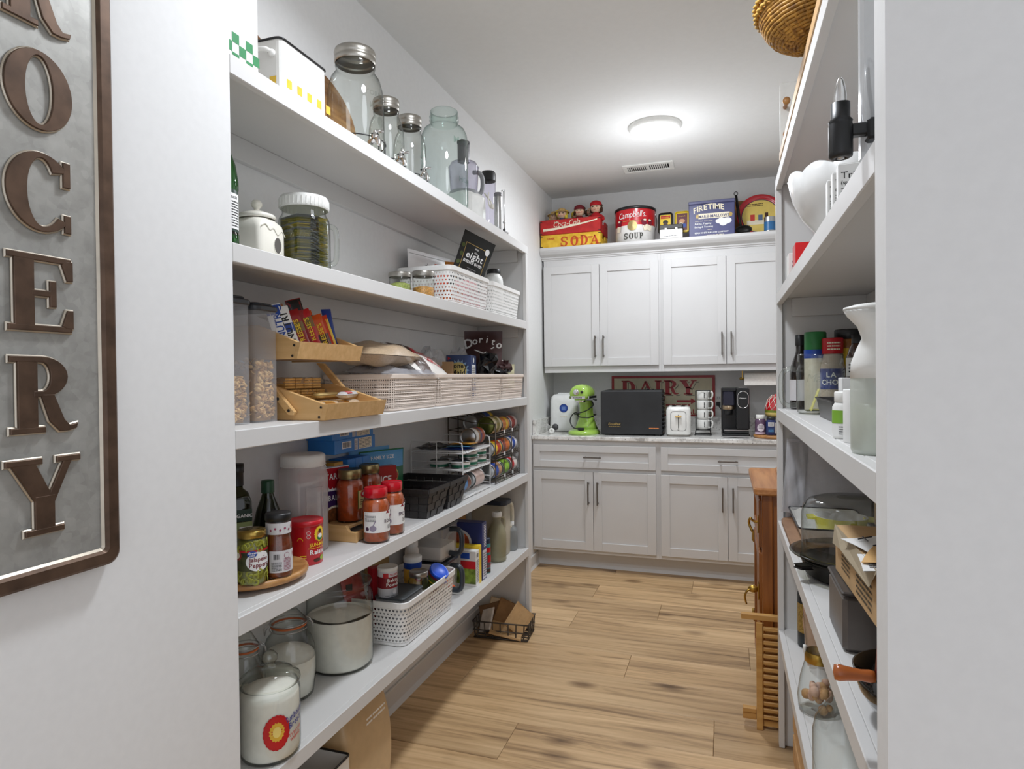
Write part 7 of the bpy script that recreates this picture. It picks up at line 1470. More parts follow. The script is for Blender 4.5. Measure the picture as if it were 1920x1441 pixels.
def wicker(label, c, r, h, tilt, seed):
    t = thing('woven_bowl', label, 'basket', c, 0, 'nested woven bowls'); t.rotation_euler = tilt
    m = MB(); n = 40
    for k in range(18):
        f = k/17; rr = r*(.25+.75*math.sin(f*PI/2)); z = h*(1-math.cos(f*PI/2))
        m.tube([(rr*math.cos(a*2*PI/n), rr*math.sin(a*2*PI/n), z+.0012*(a % 2)) for a in range(n)], .0044, WICK, 6, True)
    for a in range(26): an = a*2*PI/26; m.tube([(r*(.25+.75*math.sin(f*PI/2))*math.cos(an), r*(.25+.75*math.sin(f*PI/2))*math.sin(an), h*(1-math.cos(f*PI/2))-.003) for f in (0, .3, .55, .8, 1)], .003, WICK, 4)
    m.lathe([(0, -.002), (r*.26, 0), (r*.26, .006), (0, .004)], WICK, 24); m.build('coiled_body', t)
    m = MB(); m.tube([((r+.006+.006*(a % 2))*math.cos(a*PI/45), (r+.006+.006*(a % 2))*math.sin(a*PI/45), h+.002) for a in range(90)], .0042, mat('wicker_rim', (190, 150, 70), .5), 5, True); m.build('scalloped_rim', t)
wicker('outer woven golden bowl overhanging the stacked boards', (.215, 1.63, YA+.076), .125, .085, (0, math.radians(-4), 0), 1)
wicker('inner woven bowl nested in the outer golden bowl', (.210, 1.635, YA+.105), .118, .085, (0, math.radians(-7), 0), 2)
# ---------------------------------------------------------------- second short shelf (z = 1.6045)
t = thing('scalloped_bowl', 'large white bowl with a scalloped rim on the second short shelf', 'bowl', (.292, 1.63, YBR), 0); PW = mat('porcelain', (226, 226, 224), .25, var=.02, coat=.4)
m = MB(); R, h = .148, .172; n = 96
pr = [(.055, 0), (.06, .006), (.05, .012), (.085, .035), (.118, .075), (.138, .12), (.148, .172)]
vs = []; fs = []
def sc(i, f): return 1+.028*f*abs(math.sin(6*2*PI*i/n/2*2))
for j, (r, z) in enumerate(pr+[(r-.006, z+.004) for r, z in reversed(pr[3:])]):
    f = max(0, (z-.05)/.12); dz = .014*f*(abs(math.cos(6*2*PI*i0/n)) if False else 1)
    for i in range(n): k = abs(math.sin(12*PI*i/n)); vs.append((r*(1+.02*f*k)*math.cos(2*PI*i/n), r*(1+.02*f*k)*math.sin(2*PI*i/n), z-.012*f*(1-k)))
nr = len(vs)//n
for j in range(nr-1): fs += [(j*n+i, j*n+(i+1) % n, (j+1)*n+(i+1) % n, (j+1)*n+i) for i in range(n)]
fs += [tuple(range(n-1, -1, -1)), tuple(range((nr-1)*n, nr*n))]; m.add(vs, fs, PW, True); m.build('bowl', t)
def trif(m, w, d, h):
    g = front(-d/2); m.text('Trifexis', g, -w*.44, h*.70, .017, BLACK, al='l', var='r', e=.0008, sx=1.1); m.text('(spinosad)', g, -w*.44, h*.585, .0085, BLACK, al='l', e=.0008); m.lines(g, -w*.44, w*.3, h*.06, h*.52, 8, GREYP)
for k in range(3): carton('medicine_box', ['front white medicine box with black lettering', 'white medicine box behind the front one', 'white medicine box third back from the black tool'][k], 'box', (.236-.004*k, 1.275+k*.034, YBR), math.radians(-3), .086, .026, .086-.004*k, WHITE, trif, 'white medicine boxes')
carton('red_carton', 'bright red box at the far end of the second short shelf', 'box', (.262, 2.15, YBR), 0, .115, .08, .112, mat('vivid_red', (206, 26, 30), .35), lambda m, w, d, h: m.lines(front(-d/2), -w*.1, w*.4, h*.1, h*.3, 2, WHITE))
carton('white_carton', 'white box just behind the bright red box', 'box', (.245, 2.25, YBR), 0, .10, .07, .10, WHP, lambda m, w, d, h: m.lines(front(-d/2), -w*.4, w*.3, h*.1, h*.8, 5, GREYP))
t = thing('bar_tool', 'black cylinder tool with a pointed chrome tip on a clear upright', 'tool', (.149, .955, YBR), 0)
m = MB(); m.lathe([(0, .006), (.007, .006), (.0075, .003), (.011, .003), (.0145, .005), (.0150, .010), (.0150, .046), (.0142, .048), (.0142, .050), (.0150, .052), (.0118, .056), (.0118, .076), (0, .076)], BLKP, 24); m.build('barrel', t)
m = MB(); m.lathe([(.0078, .0745), (.0078, .086), (.0066, .096), (.0045, .106), (.002, .111), (0, .112)], CHROME, 18); m.lathe([(0, .0022), (.0045, .0022), (.0045, .0058)], STEEL, 12); m.build('chrome_tip', t)
m = MB(); m.box(.012, .045, -.007, .007, .030, .046, BLKP, .002); m.box(.030, .052, -.012, .012, .022, .05, BLKP, .003); m.build('arm', t)
m = MB(); m.box(.026, .062, .008, .030, 0, .30, mat('clear_acrylic', (232, 234, 236), .12, alpha=.45), .004); m.build('clear_upright', t)
t = thing('round_plate', 'white round plate with a black edge standing edge-on behind the clear upright', 'plate', (.205, 1.05, YBR+.001), math.radians(72))
m = MB(); m.xf = Matrix.Translation((0, 0, .083)) @ Matrix.Rotation(math.radians(84), 4, 'X'); m.lathe([(0, -.012), (.05, -.008), (.075, .002), (.080, .008), (.076, .010), (.05, -.002), (0, -.006)], PW, 36); m.xf = None; m.build('disc', t)
m = MB(); m.xf = Matrix.Translation((0, 0, .083)) @ Matrix.Rotation(math.radians(84), 4, 'X'); m.tube([(.080*math.cos(a*PI/20), .080*math.sin(a*PI/20), .008) for a in range(40)], .0025, BLKP, 5, True); m.xf = None; m.build('edge_band', t)
# ---------------------------------------------------------------- third short shelf (z = 1.2005)
t = thing('mason_mug', 'big clear mason mug jar with handle holding a few tea packets', 'jar', (.270, 2.10, YC), 0)
R = .066; m = MB(); m.lathe([(0, .005), (R*.85, 0), (R*.97, .006), (R, .02), (R, .118), (R*.97, .134), (R*.90, .144), (R*.90, .150), (R*.95, .153), (R*.93, .157), (R*.95, .162), (R*.93, .166), (R*.95, .172), (R*.93, .178), (R*.87, .178)], CLEAR, 36); m.build('glass_body', t)
m = MB(); m.tube(smooth_path([(-R*.96, 0, .132), (-R*1.35, 0, .134), (-R*1.62, 0, .112), (-R*1.62, 0, .05), (-R*1.42, 0, .026), (-R*.97, 0, .026)]), .0075, CLEAR, 8); m.build('handle', t)
m = MB(); m.text('Mason', cyl(R), .0, .095, .036, glass('embossed_glass'), var='r', shear=.3, e=.002); m.text('JAR', cyl(R), .012, .07, .016, MATS['embossed_glass'], e=.002); m.build('embossed_letters', t)  # embossed words on the mug jar
m = MB(); TY = mat('packet_yellow', (214, 206, 110), .5); m.box(-.03, -.028, -.02, .02, .010, .075, TY); m.v = [(x+(z-.01)*.35, y-.02, z) for x, y, z in m.v]; m.box(-.04, .035, -.02, .03, .008, .011, mat('packet_olive', (90, 92, 50), .5)); m.box(-.03, .03, -.035, .01, .0125, .0145, TY); m.build('tea_packets', t)
def bott(name, label, cat, c, prof, mt, capprof, capm, extra=None, rz=0, group='bottles and jars behind the clear mug jar'):
    t = thing(name, label, cat, c, rz, group); m = MB(); m.lathe(prof, mt, 24); m.build('body', t)
    m = MB(); m.lathe(capprof, capm, 24); m.build('cap', t)
    if extra: m = MB(); extra(m); m.build('label_print', t)
    return t
bott('sauce_bottle', 'dark sauce bottle with black cap beside the far end panel', 'bottle', (.243, 2.372, YC), [(0, 0), (.03, 0), (.033, .006), (.033, .12), (.028, .15), (.016, .185), (.0135, .20), (.0135, .225)], mat('soy_dark', (28, 22, 20), .15, coat=.5), [(.0145, .215), (.0155, .217), (.0155, .250), (.013, .252), (0, .252)], BLKP, lambda m: m.patch(cyl(.033), -.05, .05, .03, .1, LG, 10))
bott('cheese_shaker', 'green-capped shaker behind the clear mug jar', 'can', (.282, 2.305, YC), [(0, 0), (.032, 0), (.034, .004), (.034, .19), (.03, .20)], C('shaker', (206, 200, 180)), [(.0325, .196), (.0335, .2), (.0335, .252), (.031, .256), (0, .256)], GREEN, lambda m: m.patch(cyl(.034), -.08, .08, .17, .198, BLUE, 12))
bott('cola_syrup', 'red-capped bottle with blue label behind the clear mug jar', 'bottle', (.327, 2.262, YC), [(0, 0), (.034, 0), (.036, .006), (.036, .14), (.03, .165), (.026, .185)], C('vinegar', (190, 176, 160)), [(.030, .182), (.031, .184), (.031, .230), (.029, .233), (0, .233)], RED, lambda m: (m.patch(cyl(.036), -.06, .06, .07, .135, mat('royal', (40, 60, 130), .4), 12), m.text('LA', cyl(.036), -.008, .108, .022, WHITE, e=.002), m.text('CHOY', cyl(.036), -.005, .085, .022, WHITE, e=.002), m.lines(cyl(.031), -.02, .02, .192, .222, 3, CREAM)))
bott('peanut_butter', 'amber jar with wide black lid and yellow label behind the red cap', 'jar', (.385, 2.32, YC), [(0, 0), (.044, 0), (.047, .006), (.047, .20), (.043, .225), (.040, .232)], mat('amber_butter', (150, 96, 36), .25, coat=.4), [(.043, .23), (.045, .232), (.045, .258), (.043, .262), (0, .262)], BLKP, lambda m: m.patch(cyl(.047), -.06, .0, .06, .2, YEL, 10))
bott('molasses_bottle', 'brown bottle with white label behind the spray bottle', 'bottle', (.372, 2.115, YC), [(0, 0), (.028, 0), (.03, .006), (.03, .165), (.022, .195), (.014, .21)], mat('brown_glass', (60, 34, 20), .12, coat=.5), [(.016, .208), (.016, .232), (0, .233)], BLKP, lambda m: (m.patch(cyl(.03), -.05, .02, .11, .165, WHITE, 10), m.lines(cyl(.03), -.03, .0, .12, .15, 3, BLACK)))
t = thing('loaf_pan', 'dark grey loaf pan holding small packets on the third short shelf', 'pan', (.325, 1.83, YC), 0); PAN = mat('pan_grey', (70, 68, 68), .4, .3)
m = MB(); P = rrect(.165, .30, .02, 4); n = len(P); Q = [(x*.9, y*.94) for x, y in P]
m.add([(x, y, 0) for x, y in Q]+[(x, y, .05) for x, y in P]+[(x*1.05, y*1.03, .052) for x, y in P]+[(x*1.05, y*1.03, .055) for x, y in P]+[(x*.98, y*.985, .054) for x, y in P]+[(x*.88, y*.93, .003) for x, y in P], [(r*n+i, r*n+(i+1) % n, (r+1)*n+(i+1) % n, (r+1)*n+i) for r in range(5) for i in range(n)]+[tuple(range(n-1, -1, -1)), tuple(range(5*n, 6*n))], PAN); m.build('pan', t)
carton('seed_box', 'small white box standing in the grey loaf pan', 'box', (.292, 1.735, YC+.0035), .1, .052, .03, .105, WHITE, lambda m, w, d, h: (m.patch(front(-d/2), -w*.5, w*.5, h*.62, h*.66, GREYP), m.lines(front(-d/2), -w*.3, w*.3, h*.1, h*.5, 5, LG)))
bott('herb_jar', 'small jar of dark herbs with black lid in the loaf pan', 'jar', (.328, 1.80, YC+.0035), [(0, 0), (.022, 0), (.023, .004), (.023, .088), (.02, .094)], mat('dark_herbs', (50, 58, 30), .5, var=.4, ns=120), [(.022, .09), (.0235, .092), (.0235, .118), (0, .119)], BLKP, lambda m: m.patch(cyl(.023), -.05, .0, .02, .07, mat('sage2', (140, 170, 120), .5), 8))
bott('food_colour', 'tiny blue bottle with a red cap in the loaf pan', 'bottle', (.352, 1.745, YC+.0035), [(0, 0), (.011, 0), (.012, .004), (.012, .08), (.008, .088)], BLUE, [(.011, .086), (.011, .128), (0, .129)], RED)
bott('pill_bottle', 'white pill bottle with lime green label at the third short shelf edge', 'bottle', (.2115, 1.315, YC), [(0, 0), (.0215, 0), (.0225, .004), (.0225, .058), (.018, .066), (.0165, .068)], WHP, [(.0185, .067), (.0192, .068), (.0192, .084), (.018, .086), (0, .086)], WHP, lambda m: (m.patch(cyl(.0225), -.05, .03, .028, .052, mat('lime_label', (130, 180, 60), .4), 10), m.patch(cyl(.0225), -.05, .03, .004, .027, WHITE, 10), m.lines(cyl(.0225), -.015, .01, .007, .024, 4, GREYP)), group='white bottles before the loaf pan')
t = thing('white_tube', 'plain white cardboard tube beside the spray bottle', 'tube', (.2145, 1.238, YC), 0)
m = MB(); m.lathe([(0, 0), (.019, 0), (.0195, .002), (.0195, .0905), (.019, .092), (0, .092)], WHITE, 28); m.build('tube', t)
m = MB(); m.lines(cyl(.0195), -.0, .012, .01, .02, 2, LG); m.build('label_print', t)
t = thing('spray_bottle', 'tall frosted mist spray bottle with white trigger head', 'bottle', (.2185, 1.075, YC), 0)
m = MB(); R = .039; m.lathe([(0, .002), (R*.94, 0), (R, .006), (R, .105), (R*.99, .112)], mat('frost_bottle', (222, 228, 220), .35, alpha=.35), 32); m.build('bottle', t)
m = MB(); m.lathe([(0, .005), (R*.9, .005), (R*.955, .01), (R*.955, .074), (0, .074)], mat('pale_liquid', (214, 220, 196), .2, alpha=.4), 28); m.build('liquid', t)
m = MB(); E1 = rrect(2, 2, .95, 7)
m.loft([([(x*a+cx, y*b) for x, y in E1], z) for z, a, b, cx in ((.112, R, R, 0), (.135, R*.97, R*.97, 0), (.155, R*.84, R*.86, .002), (.172, R*.72, R*.78, .005), (.190, R*.78, R*.74, .001), (.205, R*.95, R*.72, -.006), (.2145, R*1.02, R*.70, -.0085))], WHP); m.loft([([(x*a+cx, y*b) for x, y in E1], z) for z, a, b, cx in ((.2146, R*1.04, R*.71, -.0085), (.218, R*1.02, R*.70, -.008), (.222, R*.80, R*.6, -.002), (.2235, R*.6, R*.5, .004))], WHP); m.build('spray_head', t)
m = MB(); m.tube([(.01, 0, .01), (.006, 0, .11)], .0022, mat('dip_tube', (226, 226, 214), .4), 6); m.build('dip_tube', t)
# ---------------------------------------------------------------- fourth short shelf (z = .8065)
RW = wood('red_oak_board', (134, 98, 70), (166, 128, 96), (20, 4, 30), .5)
m = MB(); m.prism([(x+.288, y+2.19) for x, y in rrect(.215, .40, .03, 5)], YD, YD+.020, RW, ch=.004); o = m.build('breadboard'); tag(o, 'brown wooden board lying at the far end of the fourth short shelf', 'board')
t = thing('enamel_tray', 'white enamel tray with black rim lying on the brown board', 'tray', (.305, 2.20, YD+.0205), 0)
P = rrect(.205, .33, .02, 4); n = len(P); Q = [(x*.86, y*.9) for x, y in P]
m = MB(); m.add([(x, y, 0) for x, y in Q]+[(x, y, .040) for x, y in P]+[(x*.98, y*.985, .040) for x, y in P]+[(x*.85, y*.89, .003) for x, y in P], [(r*n+i, r*n+(i+1) % n, (r+1)*n+(i+1) % n, (r+1)*n+i) for r in range(3) for i in range(n)]+[tuple(range(n-1, -1, -1)), tuple(range(3*n, 4*n))], ENAM); m.build('tray', t)
m = MB(); m.tube([(x, y, .0405) for x, y in P], .0028, RIMBLK, 6, True); m.build('rim', t)
t = thing('yellow_dish', 'yellow and white casserole dish seen through the glass dome', 'dish', (.325, 2.115, YD+.0245), 0); YP = mat('dish_yellow', (222, 214, 90), .25, coat=.4)
m = MB(); m.lathe([(0, 0), (.05, 0), (.064, .016), (.072, .055), (.073, .064)], YP, 30); m.lathe([(.073, .064), (.069, .065), (.06, .024), (0, .008)], PW, 30); m.build('bowl', t)
m = MB()
for s in (-1, 1): m.prism([(s*.078+x, y) for x, y in rrect(.03, .05, .012, 4)], .054, .061, YP)
m.build('ear_handle', t)
t = thing('padded_sleeve', 'pale grey padded sleeve standing against the far end panel', 'bag', (.33, 2.405, YD), 0); SLV = mat('grey_padding', (188, 186, 190), .7, var=.04, bump=.2, ns=60)
m = MB(); m.grid(lambda u, v: ((u-.5)*.24+.01*math.sin(6*v), -.016-.008*math.sin(PI*u)*math.sin(PI*v)-.004*math.sin(9*u+5*v), .278*v), 10, 10, SLV); m.grid(lambda u, v: ((.5-u)*.24+.01*math.sin(6*v), .014, .278*v), 10, 10, SLV); m.tube([(-.12, 0, .001), (-.115, 0, .14), (-.12, 0, .278), (.12, 0, .278), (.12, 0, .001)], .015, SLV, 6); m.build('padding', t)
pillow('plastic_sleeve', 'clear plastic sleeve hanging beside the pale grey padding', 'bag', (.225, 2.37, YD+.16), (1.5, .1, .15), .07, .24, .014, mat('sleeve_film', (214, 214, 218), .12, alpha=.6), crease=.003, seed=51)
t = thing('skillet', 'black iron skillet under the glass cake plate', 'pan', (.304, 1.78, YD), 0)
m = MB(); m.lathe([(0, 0), (.095, 0), (.112, .010), (.122, .042), (.125, .046), (.119, .046), (.108, .012), (0, .004)], IRON, 40); m.prism([(-.118, -.045), (-.104, -.07), (-.128, -.078), (-.142, -.06)], .034, .044, IRON, ch=.003); m.build('pan', t)
t = thing('cake_plate', 'round clear glass cake plate resting on the black skillet', 'plate', (.304, 1.78, YD+.0465), 0); SMOKE = glass('smoke_glass', (216, 216, 206), (84, 84, 74), .03)
m = MB(); m.lathe([(0, 0), (.10, 0), (.128, .006), (.146, .014), (.150, .018), (.146, .020), (.126, .011), (.10, .006), (0, .006)], SMOKE, 48); m.build('plate', t)
t = thing('cake_dome', 'clear glass cake dome covering the glass plate', 'dome', (.304, 1.78, YD+.056), 0)
m = MB(); m.lathe([(.119, 0), (.121, .004), (.121, .10), (.117, .122), (.104, .138), (.08, .146), (.03, .149), (0, .149)], CLEAR, 48); m.lathe([(0, .1492), (.03, .1492), (.04, .147)], CLEAR, 24); m.build('dome', t)
CB = mat('cardboard', (190, 156, 112), .8, var=.06); CBD = mat('cardboard_grey', (160, 146, 122), .8, var=.06)
WBX = wood('box_wood', (110, 74, 46), (156, 112, 74), (4, 30, 30), .6)
t = thing('wooden_box', 'small brown wooden box behind the cake dome', 'box', (.412, 1.56, YD), 0)
m = MB()
for a in ((-.055, .055, -.08, -.072, 0, .20), (-.055, .055, .072, .08, 0, .20), (-.055, -.047, -.072, .072, 0, .20), (.047, .055, -.072, .072, 0, .20), (-.047, .047, -.072, .072, 0, .008)): m.box(*a, WBX, .001)
m.build('box', t)
t = thing('metal_canister', 'dark grey square metal canister under the torn cardboard box', 'canister', (.288, 1.385, YD), 0)
m = MB(); m.box(-.085, .085, -.085, .085, 0, .105, mat('gunmetal', (104, 98, 94), .4, .5, var=.08), .008); m.build('body', t)
m = MB(); m.box(-.087, .087, -.087, .087, .1052, .1125, mat('gunmetal_lid', (80, 76, 74), .4, .5), .003); m.build('lid', t)
t = thing('cardboard_box', 'torn cardboard box with papers on top, on the dark grey canister', 'box', (.336, 1.285, YD+.113), math.radians(2))
m = MB(); m.box(-.118, .118, -.165, .165, 0, .092, CB, .002); m.build('box', t)
m = MB(); m.add([(-.119, -.165, .094), (-.128, -.15, .062), (-.126, .0, .058), (-.131, .05, .07), (-.128, .14, .06), (-.119, .165, .094)], [(0, 1, 2, 3, 4, 5)], CBD); m.box(-.118, .118, -.002, .002, .0952, .0962, mat('packing_tape', (206, 178, 120), .3), 0)
m.build('torn_flap', t)
m = MB(); g = lambda u, v, e=0: (-.1182-e, -u, v); m.lines(g, .02, .13, .012, .07, 6, mat('scrawl', (70, 60, 44), .7), seed=6); m.lines(g, -.10, -.03, .02, .06, 5, MATS['scrawl'], seed=9); m.build('label_print', t)
carton('small_carton', 'small grey-brown carton behind the kraft envelope', 'box', (.365, 1.40, YD+.2085), .1, .15, .12, .045, CBD)
def paper(label, c, rot, w, h, mt, pr=None, cat='paper', group='papers on the cardboard box'):
    t = thing('paper_sheet', label, cat, c, 0, group, rot)
    m = MB(); m.grid(lambda u, v: ((u-.5)*w, (v-.5)*h, .002*math.sin(5*u+4*v)+.0006), 6, 6, mt); m.grid(lambda u, v: ((.5-u)*w, (v-.5)*h, .002*math.sin(5*(1-u)+4*v)), 6, 6, mt); m.build('sheet', t)
    if pr: m = MB(); pr(m, lambda u, v, e=0: (u, v, .0026+e)); m.build('label_print', t)
INK = mat('blue_black_ink', (40, 40, 50), .6)
zt = YD+.2062
paper('white sheet with bold handwriting on the cardboard box', (.283, 1.255, zt+.006), (0, -.05, .25), .13, .15, WHITE, lambda m, g: [m.tube([(x, y, .0035), (x+dx, y+dy, .0035)], .0012, INK, 4) for x, y, dx, dy in ((-.045, .05, .03, .012), (-.035, .035, .005, .03), (-.01, .04, .028, .0), (0, .03, .002, .03), (.025, .045, .02, .004), (-.04, .005, .03, .008), (-.03, -.01, .006, .026), (.0, .0, .03, .004), (.01, -.012, .0, .026), (-.04, -.035, .06, .004))])
paper('tan kraft envelope lying over the handwritten sheet', (.305, 1.175, zt+.0125), (.04, -.10, -.35), .17, .11, mat('envelope_tan', (216, 172, 110), .7), lambda m, g: m.disc(g, -.01, .0, .055, .022, mat('paper_window', (232, 214, 150), .3), 20))
paper('printed white sheet sticking out under the tan envelope', (.278, 1.165, zt+.0022), (.06, -.06, -.08), .14, .09, WHITE, lambda m, g: m.lines(g, -.06, .06, -.035, .035, 8, GREYP))
bott('blue_bottle', 'dark blue glass bottle neck beside the entry wall', 'bottle', (.275, 1.03, YD), [(0, 0), (.02, 0), (.022, .006), (.022, .17), (.014, .20), (.010, .22)], glass('cobalt', (40, 60, 120), (10, 20, 60), .03), [(.0125, .215), (.0125, .24), (0, .241)], mat('cobalt_cap', (24, 50, 110), .3), group='bottles on the fourth short shelf')
t = thing('black_bowl', 'glossy black bowl at the near end of the fourth short shelf', 'bowl', (.262, 1.06, YD), 0); GB2 = mat('gloss_black_glaze', (16, 15, 15), .08, coat=.6)
m = MB(); m.lathe([(0, 0), (.035, 0), (.038, .004), (.06, .02), (.076, .045), (.084, .078), (.081, .0785), (.072, .046), (.055, .022), (0, .008)], GB2, 40); m.build('bowl', t)
t = thing('hand_grinder', 'hand grinder with a red crank arm and a turned wooden handle', 'grinder', (.345, .945, YD), 0); REDIRON = mat('red_iron', (120, 34, 30), .35, .3)
m = MB(); m.lathe([(0, 0), (.04, 0), (.04, .008), (.02, .02), (.016, .12), (.03, .15), (.034, .2), (.03, .215), (0, .216)], REDIRON, 20); m.tube([(-.03, 0, .185), (-.15, .018, .183)], .006, REDIRON, 8); m.build('body', t)
m = MB(); m.tube([(-.146, .018, .19), (-.148, .02, .15), (-.150, .022, .102)], [.006, .0055, .0065], REDIRON, 8, rx=1.3); m.build('crank_arm', t)
m = MB(); HW = wood('cherry_handle', (150, 78, 34), (190, 108, 54), (10, 50, 50), .25); m.xf = Matrix.Translation((-.156, .022, .104)) @ Matrix.Rotation(-PI/2, 4, 'Y'); m.lathe([(0, 0), (.0075, 0), (.0085, .006), (.0075, .016), (.0095, .034), (.011, .043), (.010, .049), (0, .051)], HW, 18); m.xf = None; m.build('handle', t)
# ---------------------------------------------------------------- lowest short shelf (z = .4185)
t = thing('patterned_tin', 'black tin with a gold patterned band at the end of the lowest short shelf', 'tin', (.262, 2.31, YE), 0)
m = MB(); m.lathe([(0, 0), (.036, 0), (.038, .004), (.038, .175), (.036, .178), (.036, .19), (0, .191)], mat('tin_black', (44, 48, 50), .4, .3), 30); m.lathe([(.0384, .05), (.0384, .145)], mat('gold_pattern', (164, 140, 80), .35, .5, var=.45, ns=160), 30); m.build('body', t)
t = thing('glass_carafe', 'clear glass carafe with a brass collar on the lowest short shelf', 'carafe', (.232, 1.87, YE), 0)
m = MB(); m.lathe([(0, .005), (.042, 0), (.05, .008), (.052, .04), (.045, .09), (.034, .13), (.030, .14), (.031, .20), (.036, .25)], CLEAR, 30); m.build('glass_body', t)
m = MB(); m.lathe([(.0325, .132), (.034, .134), (.034, .158), (.0325, .16)], BRASS, 28); m.lathe([(.003, 0), (.0045, .012), (.0045, .02), (0, .021)], WHP, 10, (-.034, -.006, .155)); m.build('collar', t)
m = MB(); q = random.Random(3)
for k in range(26): m.ball((q.uniform(-.03, .03), q.uniform(-.03, .03), q.uniform(.014, .07)), q.uniform(.008, .014), (mat('shell_pink', (222, 180, 156), .6), mat('shell_tan', (206, 160, 110), .6))[k % 2], 7, 5)
m.build('shells', t, kind='stuff')
pillow('gift_bag', 'crinkled peach cellophane bag behind the brass-collared carafe', 'bag', (.272, 2.16, YE+.11), (1.45, 0, .5), .10, .20, .05, mat('cellophane', (226, 190, 166), .2, alpha=.3), crease=.005, seed=61)
t = thing('glass_decanter', 'tall clear glass bottle at the front of the lowest short shelf', 'bottle', (.238, 1.52, YE), 0)
m = MB(); m.lathe([(0, .006), (.052, 0), (.060, .008), (.062, .03), (.062, .125), (.056, .155), (.036, .185), (.024, .205), (.022, .235), (.026, .25), (.027, .258)], CLEAR, 36); m.build('glass_body', t)
m = MB(); m.lathe([(.0, .256), (.018, .258), (.022, .268), (.014, .29), (0, .294)], CLEAR, 20); m.build('stopper', t)
t = thing('white_bowl', 'white porcelain bowl beside the tall glass bottle', 'bowl', (.315, 1.26, YE), 0)
m = MB(); m.lathe([(0, 0), (.04, 0), (.042, .005), (.07, .03), (.09, .07), (.094, .085), (.09, .085), (.066, .033), (0, .01)], PW, 36); m.build('bowl', t)
t = thing('white_carton', 'white carton behind the tall glass bottle', 'box', (.39, 1.66, YE), 0)
m = MB(); m.box(-.07, .07, -.10, .10, 0, .22, mat('offwhite_card', (206, 202, 198), .6), .002); m.build('carton', t)
# floor below: wooden crate
t = thing('slatted_crate', 'wooden slatted crate on the floor under the lowest short shelf', 'crate', (.335, 2.03, 0), 0); PINE = wood('pine', (176, 132, 84), (208, 168, 118), (4, 4, 40), .6)
for z in (.02, .125, .235):
    for x in (-.125, .113):
        m = MB(); m.box(x, x+.012, -.29, .29, z, z+.085, PINE, .002); m.build('slat', t)
    for y in (-.302, .29): m = MB(); m.box(-.125, .125, y, y+.012, z, z+.085, PINE, .002); m.build('slat', t)
for x in (-.113, .091):
    for y in (-.29, .268): m = MB(); m.box(x, x+.022, y, y+.022, 0, .325, PINE, .002); m.build('corner_post', t)
for k in range(4): m = MB(); m.box(-.112+k*.057, -.06+k*.057, -.267, .267, .012, .019, PINE); m.build('bottom_slat', t)
# ================================================================ oak icebox and folded bamboo rack beyond the short shelves
OAKC = wood('icebox_oak', (116, 64, 22), (162, 98, 42), (40, 40, 3), .35); OAKT = wood('icebox_top', (160, 102, 54), (196, 138, 84), (40, 3, 40), .35)
t = thing('oak_icebox', 'small antique oak icebox cabinet with brass latches facing the shelves', 'cabinet', (.30, 2.885, 0), 0)
m = MB(); m.box(-.155, .165, -.255, .255, .06, .858, OAKC, .002)
for y in (-.268, .232): m.box(-.168, -.13, y, y+.036, 0, .858, OAKC, .003); m.box(.13, .168, y, y+.036, 0, .858, OAKC, .003)
m.build('body', t)
m = MB(); m.prism(rrect(.385, .575, .02, 5), .8585, .887, OAKT, ch=.006); m.v = [(min(x-.006, .166), y, z) for x, y, z in m.v]; m.build('top', t)
m = MB(); m.box(-.09, .12, -.20, .20, .8875, .905, OAKT, .005); m.build('top_lid', t)
m = MB(); m.lathe([(0, .905), (.022, .905), (.022, .910), (.008, .914), (.007, .925), (.013, .932), (.010, .94), (0, .942)], BRASS, 18, (-.055, -.05, 0)); m.tube(smooth_path([(-.075, -.12, .907), (-.075, -.12, .925), (-.075, -.06, .93), (-.075, 0, .925), (-.075, 0, .907)]), .004, BRASS, 6); m.build('lid_pull', t)
def idoor(y0, y1, z0, z1):
    m = MB(); x = -.1565
    m.box(x-.022, x, y0, y0+.045, z0, z1, OAKC, .003); m.box(x-.022, x, y1-.045, y1, z0, z1, OAKC, .003); m.box(x-.022, x, y0+.045, y1-.045, z1-.045, z1, OAKC, .003); m.box(x-.022, x, y0+.045, y1-.045, z0, z0+.045, OAKC, .003)
    m.prism([(y0+.044, z0+.044), (y1-.044, z0+.044), (y1-.044, z1-.044), (y0+.044, z1-.044)], x-.014, x-.001, OAKC, axis='x', ch=.004); d = m.build('door', t)
    return d
d1 = idoor(-.225, .225, .645, .83); d2 = idoor(-.225, .225, .09, .625)
m = MB(); x = -.179; m.box(x-.004, x, -.222, -.19, .70, .765, BRASS, .001); m.tube(smooth_path([(x-.004, -.206, .74), (x-.02, -.206, .745), (x-.030, -.21, .755), (x-.034, -.19, .73), (x-.022, -.2, .70)]), .005, BRASS, 6); m.build('scroll_latch', d1)
m = MB(); m.box(x-.004, x, -.225, -.185, .44, .50, BRASS, .001); m.ball((x-.020, -.205, .475), .016, BRASS, 12, 8, (1.3, .8, .9)); m.tube(smooth_path([(x-.02, -.21, .475), (x-.042, -.215, .47), (x-.052, -.215, .445), (x-.046, -.21, .415)]), .004, BRASS, 6); m.build('latch', d2)
for z in (.20, .56): m = MB(); m.box(x-.005, x, .20, .235, z, z+.05, BRASS, .001); m.tube([(x-.004, .228, z), (x-.004, .228, z+.05)], .005, BRASS, 8); m.build('hinge', d2)
BRK = wood('rack_bamboo', (186, 136, 72), (214, 168, 100), (4, 40, 40), .4)
t = thing('bamboo_shoe_rack', 'folded bamboo slat rack standing on the floor before the oak icebox', 'rack', (0, 2.545, 0), 0)
def rb(name, *a): m = MB(); m.box(*a, BRK, .0015); m.build(name, t)
rb('rail', .052, .46, -.012, .012, .405, .425); rb('rail', .052, .46, .016, .036, .395, .413)
